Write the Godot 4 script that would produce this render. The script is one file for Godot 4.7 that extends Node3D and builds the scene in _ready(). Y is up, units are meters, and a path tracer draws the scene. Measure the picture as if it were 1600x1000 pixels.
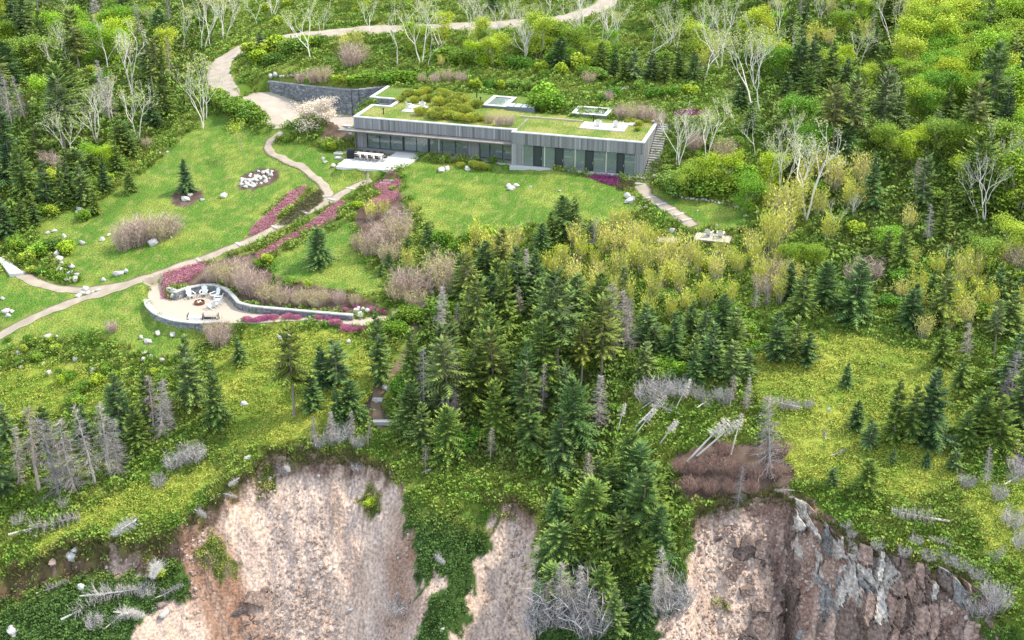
extends Node3D
# A turf-roofed house on a wooded sea cliff. Metres; x to the right, z = minus the distance inland.
const EDGE := [[-52.69, 82.15, 1, 0.5, 4, 1.2], [-44.4, 84.36, 1.6, 0.4, 6, 1.2], [-42.16, 85.34, 1.9, 0.34, 7.5, 1.2], [-39.15, 86.76, 2, 0.34, 8.5, 1.2], [-36.03, 86.88, 2, 0.34, 8.5, 1.15], [-32.23, 86.5, 1.8, 0.4, 6.5, 1.15], [-29.4, 87.08, 1.5, 0.8, 3.5, 1.2], [-28.67, 88.52, 1.3, 1, 2, 1.15], [-26.81, 89.95, 1.2, 1.05, 2, 1.15], [-24.92, 91.73, 1.2, 1.05, 2, 1.12], [-23.46, 93.54, 1.2, 1.1, 2, 1.1], [-21.85, 94.62, 1.1, 1.15, 2, 1.1], [-17.61, 94.03, 0.9, 1.2, 2, 1.12], [-13.4, 93.17, 0.8, 1.2, 2, 1.12], [-11.24, 91.75, 0.6, 1.1, 3, 1.1], [-9.38, 89.88, 0.2, 0.8, 6, 0.95], [-7.55, 87.75, 0, 0.6, 6, 0.85], [-5.3, 87.51, 0, 0.6, 6, 0.9], [-3.35, 87.63, 0.3, 0.9, 4, 1.1], [-1.67, 87.64, 0.6, 1.1, 3, 1.15], [0, 87.28, 0.7, 1.15, 3, 1.15], [1.76, 86.15, 0.5, 1, 4, 1.1], [3.35, 83.54, 0.1, 0.7, 7, 0.8], [6.87, 80.84, 0, 0.6, 9, 0.8], [10.49, 80.2, 0, 0.6, 9, 0.8], [13.8, 81.9, 0.2, 0.7, 6, 0.9], [15.82, 84.74, 0.6, 1.1, 3, 1.1], [17.15, 85.5, 0.8, 1.15, 3, 1.15], [19.05, 85.57, 0.8, 1.2, 3, 1.2], [21.56, 86.09, 1, 1.3, 3, 1.35], [22.98, 85.82, 1.2, 1.6, 3, 1.5], [24.78, 84.49, 0.8, 1, 2, 1.3], [26.57, 81.54, 1, 1.3, 3, 1.5], [28.39, 80.35, 1, 1.5, 3, 1.55], [30.88, 78.95, 1, 1.5, 3, 1.5], [34.07, 77.63, 0.9, 1.4, 3, 1.4], [36.06, 75.8, 0.8, 1, 3, 1.2], [38.99, 72.64, 0.6, 0.8, 4, 1], [45.02, 68.4, 0.6, 0.8, 4, 1]]
const COURT := [[-35.18, 158.89], [-31.18, 157.03], [-28.49, 159.2], [-24.25, 157.03], [-21.12, 154.02], [-21.39, 159.2], [-18.99, 161.05], [-17.6, 167.94], [-22.3, 166.99], [-25.87, 169.07], [-31.01, 172.28], [-35.94, 175.61], [-38.29, 175.17], [-40.15, 172.2], [-37.65, 166.99], [-36, 162.3]]
const PATIO := [[-21.94, 143.16], [-14.83, 141.81], [-11.92, 148.56], [-20.27, 151]]
const TERRACE := [[-39.8, 120.26], [-38.66, 120.97], [-37.36, 117.15], [-36.18, 116.81], [-35.24, 118], [-33.55, 119.03], [-32.16, 119.03], [-30.64, 117.83], [-29.6, 116.14], [-28.71, 114.49], [-27.14, 113.68], [-24.7, 113.2], [-21.96, 112.72], [-19.23, 112.25], [-16.12, 111.78], [-13.32, 112.88], [-12.44, 111.93], [-14.09, 110.69], [-15.62, 109.77], [-18.42, 111.15], [-21.12, 111.62], [-24.34, 111.15], [-27.23, 110.85], [-30.22, 111], [-32.77, 110.69], [-34.9, 111.31], [-36.55, 112.57], [-37.92, 114.17], [-38.87, 116.14]]
const HOUSE := [[-20.49, 150.96], [0.24, 144.89], [-0.04, 143.94], [15.99, 139.24], [18.38, 147.4], [2.92, 151.92], [5.23, 159.79], [-17.71, 166.51], [-19.39, 160.75], [-17.76, 160.27]]
const OUTLINES := {
	"lawn": [[[-56.74, 134.53], [-52.33, 137.87], [-49.28, 141.14], [-46.89, 145.84], [-45.22, 152.42], [-43.6, 158.33], [-41.81, 162.49], [-38.77, 160.73], [-34.81, 155.95], [-31.11, 154.47], [-32.68, 153.4], [-32.54, 151.14], [-29.68, 148.04], [-26.82, 145.54], [-23.91, 141.02], [-22.65, 137.53], [-26.08, 140.61], [-28.02, 137.88], [-30.08, 131.95], [-30.48, 129.16], [-33.37, 125.98], [-36.53, 123.88], [-39.42, 121.11], [-42.71, 120.06], [-47.19, 120.68], [-48.97, 123.02], [-50.38, 125.35], [-52.35, 126.91], [-55.47, 130.72]], [[-31.25, 152.55], [-30.13, 153.65], [-26.86, 151.6], [-21.55, 149.27], [-21.01, 143.11], [-15.86, 141.86], [-16.66, 141.72], [-19.35, 140.59], [-21.66, 137.13], [-22.53, 138.96], [-23.96, 142.49], [-26.99, 146.66], [-29.89, 149.39]], [[-13.68, 146.3], [-6.47, 145.11], [0, 144.5], [9, 139.75], [12.72, 137.17], [14.46, 134.95], [14.83, 130.75], [10.96, 128.19], [5.91, 129.93], [0, 127.85], [-5.8, 126.52], [-8.05, 127.97], [-10.51, 132.24], [-13.06, 138.04]], [[-26.91, 124.23], [-22.03, 128.24], [-18.83, 131.3], [-18.67, 127.86], [-17.13, 123.74], [-14.57, 119.38], [-13.18, 115.44], [-17.72, 116.56], [-22.84, 118.68], [-26.03, 121.07]], [[-60.03, 124.77], [-53.79, 121.56], [-49.86, 120.19], [-46.71, 119.15], [-47.74, 117.95], [-50.64, 116.07], [-56.14, 113.67]], [[-39.83, 119.65], [-38.42, 114.96], [-36.96, 112.61], [-32.78, 110.45], [-30.24, 110.61], [-32.42, 108.29], [-35.56, 107.69], [-43.3, 112.08], [-49.35, 111.95], [-54.9, 110.19], [-55.38, 111.57], [-50.21, 114.75], [-45.49, 117.43]], [[16.05, 137.51], [18.23, 134.88], [22.51, 132.93], [26.85, 129.7], [26.86, 127.54], [25.08, 125.36], [21.7, 126.77], [19.09, 129.31], [16.52, 132.89]]],
	"meadow": [[[-36.88, 180.33], [-32.89, 186.47], [-18.32, 191.11], [-8.06, 189.05], [-7.67, 178.56], [-14.94, 173.11], [-26.4, 174.91]], [[-9.68, 161.83], [0, 165.67], [8.77, 161.26], [16.54, 150.86], [4.9, 148.89]], [[19.85, 147.27], [27.81, 149.05], [28.66, 133.94], [22.73, 134.52], [18.4, 136.45]]],
	"moss": [[[-30.26, 107.24], [-27.58, 110.48], [-24.32, 111.04], [-14.92, 109.16], [-12.52, 103.72], [-11.62, 100.31], [-14.4, 97.42], [-19.58, 95.56], [-26.14, 95.44], [-28.88, 100.28]], [[22.69, 102.17], [31.27, 105.25], [41.09, 100.65], [40.5, 94.92], [37.69, 89.04], [37.68, 85.11], [33.17, 84.15], [27.12, 85.54], [24.33, 87.91], [23.93, 92.01], [22.35, 96.5]], [[-54.1, 105.94], [-48.68, 109.58], [-40.67, 107], [-38.69, 101.86], [-43.68, 101.57], [-52.63, 101.73]], [[37.68, 85.11], [45.34, 85.81], [42.16, 76.39], [38.06, 79.16]], [[-34.46, 92.36], [-29.92, 93.26], [-27.11, 94.18], [-27.15, 91.11], [-29.48, 89.54], [-32.41, 88.46], [-38.01, 88.03], [-41.51, 86.09], [-43.04, 87.4], [-38.53, 89.98]]],
	"bare": [[[-28.95, 88.45], [-26.69, 90.04], [-24.9, 92.01], [-23.46, 93.52], [-21.73, 94.66], [-17.67, 94.4], [-13.44, 93.52], [-11.09, 91.91], [-10.19, 90.25], [-8.99, 87.9], [-8.9, 86.12], [-8.2, 83.68], [-7.8, 81.25], [-7.95, 78.48], [-8.06, 74.72], [-32.13, 76.34], [-31.87, 79.94], [-30.99, 82.1], [-28.78, 84.36], [-28.18, 85.66], [-29.83, 86.14], [-29.53, 87.03]], [[-36.65, 86.79], [-32.78, 86.35], [-31.67, 86.14], [-32.03, 85.36], [-34.44, 85.17], [-36.11, 86.23]], [[-42.43, 85.22], [-40.65, 86], [-37.11, 86.79], [-37.14, 86.55], [-40.18, 85.89], [-42.07, 85.27]], [[-1.95, 87.64], [0, 87.3], [1.66, 86.53], [2.09, 85.16], [1.9, 82.59], [1.61, 79.27], [1.68, 75.55], [-5.42, 74.19], [-4.52, 78.63], [-3.52, 81.85], [-2.75, 84.36], [-1.66, 86.12]], [[15.4, 84.3], [17.48, 85.81], [19.64, 85.87], [22.69, 86.22], [23.8, 86.4], [25.38, 84.83], [26.85, 81.68], [28.63, 80.35], [31.85, 78.63], [35.12, 77.7], [36.22, 75.42], [36.12, 73.22], [36.15, 70.24], [10.85, 70.93], [11.15, 75.03], [14.37, 78.9], [14.29, 81.21]], [[41.94, 88.55], [46.45, 89.08], [44.88, 84.48], [42.47, 85.23]], [[-7.11, 81.91], [-5.97, 83.03], [-5.93, 82], [-6.81, 79.89], [-7.95, 78.48], [-8.31, 80.27]]],
	"olive": [[[-28.57, 87.66], [-26.94, 88.95], [-25.24, 88.28], [-23.54, 87.29], [-25.57, 86.36], [-27.26, 86.92]], [[-13.98, 91.87], [-11.49, 90.52], [-11.76, 89.88], [-13.6, 90.63]], [[-1.11, 87.01], [0, 86.63], [-2.22, 85.7], [-1.67, 86.57]], [[16.55, 80.35], [17.41, 80.73], [18.36, 79.33], [18.09, 79.08]], [[-23.23, 93.49], [-21.27, 93.78], [-21.69, 92.32], [-23.21, 92.66]]],
	"brown": [[[14.15, 90.6], [17.67, 91.8], [22.72, 91.48], [24.85, 87.8], [22.94, 86.09], [19.07, 85.6], [14.28, 86.33]], [[-36.69, 119.95], [-33.68, 123.92], [-29.33, 125.67], [-26.03, 121.07], [-16.25, 115.59], [-13.33, 113.16], [-16.23, 112.27], [-24.96, 114.59], [-28.48, 115.41], [-30.44, 118.45], [-32.75, 119.45], [-35.99, 118.47]], [[-25.74, 152.84], [-20.98, 151.77], [-20.86, 155.14], [-23.88, 160.79], [-25.05, 154.24]], [[-41.84, 138.22], [-41.64, 140.04], [-40.29, 141.38], [-38.77, 141.28], [-37.72, 139.76], [-37.91, 138.07], [-39.26, 136.78], [-40.89, 136.84]], [[-34.07, 140.87], [-34.18, 144.67], [-32.69, 146.37], [-30.24, 146.39], [-29.16, 144.81], [-29.93, 142.14], [-31.96, 140.19]], [[-13.34, 102.47], [-12.37, 102], [-12.42, 99.59], [-11.45, 98.07], [-11.94, 96.69], [-13.73, 96.73], [-13.91, 99.82]], [[-18.54, 133.44], [-15.6, 138.49], [-13.06, 138.04], [-12.14, 125.88], [-14.21, 123.17], [-17.2, 124.36]]],
	"forest": [[[-143.25, 288.93], [-68.19, 280.94], [-51.25, 204.69], [-48.05, 185.81], [-45.39, 166.2], [-49.3, 156.69], [-51.15, 150.66], [-55.59, 143.4], [-58.53, 137.58], [-69.86, 125.54]], [[31.19, 170.28], [47.87, 243.94], [121.58, 235.42], [59.71, 99.47], [48.73, 101.99], [39.72, 108.89], [33.2, 116.88], [34.46, 129.27], [31.25, 140.7], [29.55, 154.56]], [[-10.52, 111.17], [-6.7, 114.09], [-2.76, 118.84], [3.51, 121.84], [3.4, 116.83], [10.24, 107.99], [12.32, 102.59], [9.2, 92.36], [5.66, 89.99], [0, 90.49], [-6.37, 92.5], [-9.48, 95.67], [-10.58, 98.71], [-10.11, 105.26]], [[2.81, 88.92], [11.45, 91.97], [14.43, 87.79], [14.43, 82.47], [10.9, 78.55], [4.24, 80.63], [2.71, 84.2]]],
}
const ZONES := {
	"forest_top": [[-127.62, 266.84], [-63.1, 261.02], [-52.23, 205.1], [-50.75, 190.71], [-47.09, 169.43], [-49.58, 159.33], [-51.67, 152.57], [-56.4, 143.41], [-71.2, 135.79]],
	"hill_top": [[-53.88, 259.14], [25.23, 231.09], [14.61, 214.25], [4.3, 203.69], [-19.21, 201.77], [-41.19, 204.14]],
	"forest_right": [[20.98, 177.84], [31.19, 230.77], [109.7, 222.12], [56.69, 99.41], [46.61, 102.95], [32.42, 110.48], [31.77, 119.72], [34.46, 129.27], [30.51, 140.89], [26.66, 146.85], [25.7, 163.39]],
	"yellow_right": [[50.81, 158.38], [60.88, 184.32], [77.3, 204.25], [100.56, 201.38], [67.69, 125.63], [53.17, 128.72], [53.15, 141.43], [53.41, 152.79]],
	"willow": [[5, 124.34], [11.68, 128.05], [15.14, 126.2], [19.31, 119.27], [26.72, 122.33], [29.92, 117.29], [30.58, 110.86], [24.02, 106.64], [10.31, 108.97], [3.4, 116.83]],
	"willow_far": [[27.93, 129.6], [37.57, 137.45], [40.35, 132.7], [32.3, 122.32], [27.75, 120.27]],
	"willow_low": [[39.13, 116.37], [54.43, 117.94], [49.48, 104.08], [38.61, 104.79]],
	"core": [[-8.41, 108.84], [-6.65, 112.96], [-2.74, 117.56], [3.51, 121.84], [3.4, 116.83], [8.97, 108.08], [11.11, 102.79], [9.23, 92.98], [5.66, 89.99], [0, 90.49], [-6.37, 92.5], [-8.23, 94.72], [-8.71, 97.76], [-7.55, 104.86]],
	"mid_right": [[10.1, 105.98], [24.02, 106.64], [22.09, 98.44], [12.59, 98.86]],
	"spur": [[3.34, 87.54], [11.39, 91.3], [13.8, 87.06], [13.81, 81.97], [10.38, 78.58], [4.77, 80.9], [2.97, 83.69]],
	"right_edge": [[41.09, 100.65], [57.47, 101.28], [49.48, 81.48], [41.61, 87.51], [40.59, 93.31]],
	"slope_birch": [[-10.64, 180.39], [15.93, 186.85], [19.33, 170.87], [14.45, 166.87], [2.76, 170.35], [-9.34, 173.33]],
	"shrub_right": [[19.17, 144.18], [26.4, 145.12], [30.15, 138.6], [28.15, 130.91], [22.73, 134.52]],
	"left_wild": [[-58.46, 114.39], [-49.35, 111.95], [-39.26, 109.41], [-32.08, 106.62], [-33.55, 104.39], [-39.57, 102.78], [-47.67, 106.22], [-55.24, 105.37]],
	"left_wood": [[-62.57, 129.43], [-56.74, 134.53], [-54.21, 138.85], [-49.98, 146.53], [-48.5, 153.62], [-51.67, 152.57], [-55.59, 143.4], [-58.84, 136.17], [-64.51, 130.67]],
}
const BEDS := {
	"heather_near": [[-30.37, 129.42], [-30.08, 131.95], [-28.39, 135.44], [-27.09, 139.42], [-25.4, 140.35], [-25.03, 137.88], [-26.16, 136.03], [-27.57, 132.77], [-29.03, 130.22]],
	"heath_dark": [[-27.35, 131.39], [-25.66, 135.32], [-23.47, 138.99], [-22.85, 136.15], [-24.2, 133.15], [-26.2, 131.28]],
	"heather_path": [[-28.9, 125.3], [-26.45, 128.14], [-23.26, 131.78], [-20.75, 135.96], [-19.9, 135.32], [-20.98, 131.61], [-24.35, 128.9], [-26.82, 125.91], [-28.3, 123.97]],
	"heather_patio": [[-17.31, 139.97], [-15.85, 141.48], [-14.15, 141.98], [-13.52, 139.88], [-15.6, 138.49]],
	"heather_low": [[-17.23, 135.4], [-15.6, 138.49], [-13.85, 138.18], [-14.43, 135.82], [-15.96, 134.12]],
	"heather_terrace": [[-37.77, 117.9], [-38.44, 121.37], [-35.68, 123.26], [-34.27, 123.98], [-34.36, 122.07], [-36.01, 120.02], [-37.1, 118.73]],
	"heather_house": [[9.16, 139.75], [10.98, 140.19], [13.2, 140.16], [12.73, 137.31], [11.59, 137.6]],
	"heath_house": [[12.83, 138.75], [14.71, 138], [14.39, 135.95], [12.68, 136.59]],
	"heather_hill": [[20.86, 152.49], [23.6, 154.25], [25.85, 152.4], [25.2, 150.75], [21.35, 149.8]],
	"stones": [[-33.87, 141.45], [-33.97, 144.46], [-32.6, 145.8], [-30.61, 146.12], [-29.95, 144.62], [-30.87, 142.92], [-32.43, 140.6]],
}
const PATHS := {
	"main": [1.35, [[-57.4, 111.41], [-53.9, 113.27], [-50.47, 115.54], [-46.97, 117.73], [-42.58, 119.58], [-39.41, 120.98], [-36.47, 123.6], [-33.29, 125.57], [-30.47, 127.94], [-27.64, 130.9], [-24.3, 133.87], [-21.59, 136.53], [-19.25, 140.4], [-17.63, 141.77]]],
	"court": [1.15, [[-22.33, 136.28], [-22.45, 138.39], [-23.84, 141.62], [-26.92, 146.18], [-29.32, 148.35], [-31.41, 150.46], [-32.36, 152.53], [-32.15, 153.91], [-31.43, 154.84], [-30.82, 155.38]]],
	"west": [1.3, [[-55.07, 123.18], [-53.11, 121.62], [-49.9, 120.32], [-46.89, 119.71], [-44.03, 119.71], [-41.59, 119.9]]],
	"boardwalk": [1.0, [[-12.46, 112.26], [-10.6, 112.29], [-9.32, 113.17]]],
	"deck": [1.5, [[15.53, 136.84], [16.07, 134.43], [17.81, 131.04], [19.34, 128.92], [20.56, 126.9]]],
	"trail": [1.0, [[-9.95, 110.57], [-10.07, 106.58], [-11, 104.49], [-12.51, 102.17], [-12.95, 100.09], [-12.65, 98.07], [-11.94, 96.69]]],
	"shore": [1.0, [[15.32, 124.24], [18.35, 124.02]]],
	"drive": [3.6, [[-32.19, 160.93], [-35.05, 164.99], [-37.79, 168.89], [-40.33, 169.48], [-44.63, 180.36], [-45.89, 188.12], [-44.49, 194.32], [-38.51, 195.27], [-30.87, 193.44], [-24.92, 195.41], [-18.69, 195.55], [-10.43, 196.53], [-2.08, 195.81], [5.23, 197.48], [10.59, 200.42], [15.14, 205.26], [19.33, 217.16], [22.81, 230.96]]],
}
const SPOTS := {
	"deck": [[19.86, 123.58], [20.72, 125.84], [25.01, 124.02], [23.64, 122.39]],
	"bench": [[-12.98, 97], [-11.24, 96.99]],
	"edging": [[19.09, 133.78], [21, 132.86], [23.17, 132.26], [25.23, 131.13], [26.92, 129.69]],
	"hill_stones": [[-36.19, 175.93], [-34.03, 174.9], [-31.38, 173.53]],
	"firepit": [[-33.18, 115.71]],
	"chairs": [[-34.43, 117.22], [-33.18, 117.72], [-31.89, 117.22], [-31.28, 116.04], [-31.3, 115.21], [-31.69, 114.56]],
	"tterr": [[-33.34, 111.37], [-30.18, 111.37]],
	"whitepile": [[15.61, 164.43]],
	"stack": [[-51.09, 165.09], [-48.13, 163.08]],
	"sapling": [[-22.65, 109.27]],
	"entry": [[-59.16, 127.11], [-58.37, 127.36], [-54.26, 122.53], [-55.77, 122.33]],
	"board": [[-10.73, 112.3], [-7.81, 114.82], [-7.38, 114.43], [-10.04, 111.82]],
	"wall_back": [[-36, 116.64], [-35.2, 117.83], [-33.51, 118.86], [-32.12, 118.86], [-30.61, 117.66], [-29.56, 115.97], [-28.68, 114.33], [-27.1, 113.52], [-24.68, 113.04], [-21.93, 112.57], [-19.21, 112.09], [-16.37, 111.62]],
	"wall_front": [[-39.03, 116.47], [-38.48, 114.98], [-37.43, 113.36], [-36.1, 112.09], [-34.53, 111.15], [-32.77, 110.69], [-31.14, 110.69], [-29.89, 111]],
}
const LANDMARKS := [
	[-83.98, 207.43, "in the wood at the top left corner"],
	[-70.23, 195.42, "among the pale birches of the top left wood"],
	[-62.52, 201.9, "in the wood left of the driveway bend"],
	[-54.64, 205.14, "at the wood edge where the driveway bends"],
	[-49.11, 173.68, "beside the outer side of the driveway bend"],
	[-59.25, 160.77, "by the bleached trunks above the left lawn"],
	[-70.45, 167.11, "in the shaded wood at the left picture edge"],
	[-59.71, 143.63, "in the thicket above the left lawn"],
	[-51.37, 140.01, "along the upper edge of the left lawn"],
	[-58.89, 131.83, "at the left picture edge beside the lawn"],
	[-51.48, 125.39, "by the line of white boulders on the left lawn"],
	[-38.06, 161.85, "inside the curve of the driveway"],
	[-36.95, 186.43, "on the bank inside the driveway bend"],
	[-26.49, 175.62, "above the stone retaining wall"],
	[-26.06, 187.75, "on the grass slope below the upper drive"],
	[-15.73, 183.71, "among the birches above the house"],
	[-5.96, 186.15, "on the birch slope below the upper drive"],
	[-38.99, 211.0, "above the upper stretch of driveway"],
	[-16.24, 205.01, "behind the upper stretch of driveway"],
	[6.0, 187.86, "on the hillside where the drive ends"],
	[-13.2, 161.83, "on the back of the green roof"],
	[-8.32, 151.95, "along the front edge of the green roof"],
	[-1.8, 165.58, "in the hedge behind the green roof"],
	[4.33, 158.5, "between the two roof skylights"],
	[16.2, 147.4, "at the stair end of the green roof"],
	[14.29, 164.65, "on the slope behind the square skylight"],
	[18.29, 169.56, "in the dark stand behind the house"],
	[-26.18, 153.02, "beside the flowering tree left of the house"],
	[-21.55, 149.27, "at the left corner of the patio"],
	[-4.8, 143.31, "against the base of the glass front"],
	[-8.84, 143.89, "on the lawn before the long window"],
	[0.0, 138.41, "in the middle of the front lawn"],
	[14.03, 134.31, "beside the path below the outside stair"],
	[17.89, 138.93, "at the foot of the outside stair"],
	[21.8, 136.15, "in the clump right of the outside stair"],
	[23.04, 131.36, "round the small lawn right of the house"],
	[22.45, 124.46, "beside the wooden deck with two chairs"],
	[26.66, 146.85, "on the birch slope right of the house"],
	[33.93, 164.95, "in the birch wood behind the stair"],
	[-39.66, 139.3, "on the mulch circle of the left lawn"],
	[-32.13, 143.26, "by the oval stone bed near the path"],
	[-42.37, 129.8, "in the brown shrub island of the left lawn"],
	[-45.33, 121.72, "along the garden path on the left"],
	[-54.15, 117.25, "on the grass corner at the left picture edge"],
	[-36.46, 117.52, "at the entrance of the gravel terrace"],
	[-32.13, 119.9, "behind the curved terrace wall"],
	[-22.41, 115.7, "in the brown hedge above the terrace"],
	[-15.63, 112.91, "where the terrace wall ends"],
	[-21.13, 111.69, "along the front rim of the gravel terrace"],
	[-21.5, 124.24, "on the sloping lawn under the heather"],
	[-14.62, 127.63, "in the brown thicket beside the heather"],
	[-11.23, 121.42, "in the evergreen clump below the front lawn"],
	[-6.79, 116.33, "by the plank walk below the evergreen clump"],
	[5.81, 127.19, "below the front lawn of the house"],
	[-1.4, 121.23, "in the mixed thicket below the front lawn"],
	[10.99, 118.44, "in the yellow willows below the house"],
	[18.82, 115.35, "in the yellow willows below the deck"],
	[28.42, 120.15, "among the yellow bushes right of the deck"],
	[10.8, 106.92, "by the bleached spruces in the middle wood"],
	[18.46, 102.51, "in the young spruces of the middle wood"],
	[4.42, 105.64, "in the heart of the middle wood"],
	[-2.5, 103.97, "in the dark left half of the middle wood"],
	[-7.31, 99.88, "beside the trail in the middle wood"],
	[-12.72, 98.82, "by the plank bench on the trail"],
	[-12.67, 105.5, "beside the trail below the terrace"],
	[-37.52, 110.49, "on the grass below the terrace wall"],
	[-46.33, 108.43, "in the rough meadow on the left"],
	[-31.54, 104.02, "in the spruce clump below the terrace"],
	[-37.25, 101.05, "in the left spruce clump over the cliff"],
	[-42.36, 94.85, "in the grey dead stand on the left"],
	[-48.2, 99.8, "at the left picture edge above the cliff"],
	[-24.66, 100.88, "on the yellow heath above the bare scar"],
	[-19.5, 99.44, "in the evergreen strip above the bare scar"],
	[-15.38, 95.29, "on the brink of the large bare scar"],
	[-29.32, 93.23, "on the brink left of the large scar"],
	[-33.99, 87.91, "on the turf lip at the lower left"],
	[-37.38, 84.44, "on the slumped bench at the lower left"],
	[-42.43, 82.47, "in the lower left corner"],
	[-18.5, 89.24, "on the large bare scar"],
	[-6.69, 87.15, "on the green rib beside the large scar"],
	[-1.13, 89.96, "at the head of the narrow bare gully"],
	[-1.1, 83.51, "in the narrow bare gully"],
	[1.75, 94.46, "in the wood above the narrow gully"],
	[7.26, 88.37, "on the wooded spur above the cliff"],
	[10.72, 82.92, "on the steep face of the wooded spur"],
	[4.68, 77.85, "at the foot of the wooded spur"],
	[12.46, 78.37, "between the wooded spur and the rocks"],
	[12.28, 95.19, "among the fallen trunks in the middle"],
	[18.24, 91.8, "among the leaning trunks above the rocks"],
	[18.85, 87.89, "in the brown heath above the rocks"],
	[22.37, 89.39, "over the dark cleft in the rocks"],
	[26.24, 101.66, "at the edge of the right yellow heath"],
	[28.54, 92.69, "on the yellow heath above the rocks"],
	[33.64, 90.31, "in the dark clump on the yellow heath"],
	[36.83, 85.88, "on the heath behind the rock brink"],
	[30.02, 84.33, "on the brink above the rock face"],
	[33.93, 80.99, "along the brink of the rock face"],
	[39.04, 79.06, "on the brink at the lower right"],
	[41.71, 89.58, "in the cliff wood at the right edge"],
	[42.71, 94.68, "in the right wood beside the yellow heath"],
	[30.92, 109.48, "in the lower part of the right wood"],
	[40.06, 110.11, "in the lower wood near the right edge"],
	[48.69, 110.9, "at the right edge of the lower wood"],
	[38.37, 127.34, "in the middle of the right wood"],
	[48.4, 127.37, "in the dark middle of the right wood"],
	[56.38, 130.03, "halfway up the right picture edge"],
	[34.38, 141.04, "by the tall bleached birches on the right"],
	[43.29, 152.04, "in the upper part of the right wood"],
	[45.09, 175.16, "under the bare birches at upper right"],
	[55.98, 180.76, "by the forked birch at upper right"],
	[60.07, 166.01, "in the bright leafy patch at upper right"],
	[67.63, 162.28, "in the upper right corner wood"],
	[77.1, 191.71, "at the top right corner"],
	[35.24, 189.45, "in the birch wood at the top right"],
	[25.89, 186.89, "in the birch wood right of the drive"],
]
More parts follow.
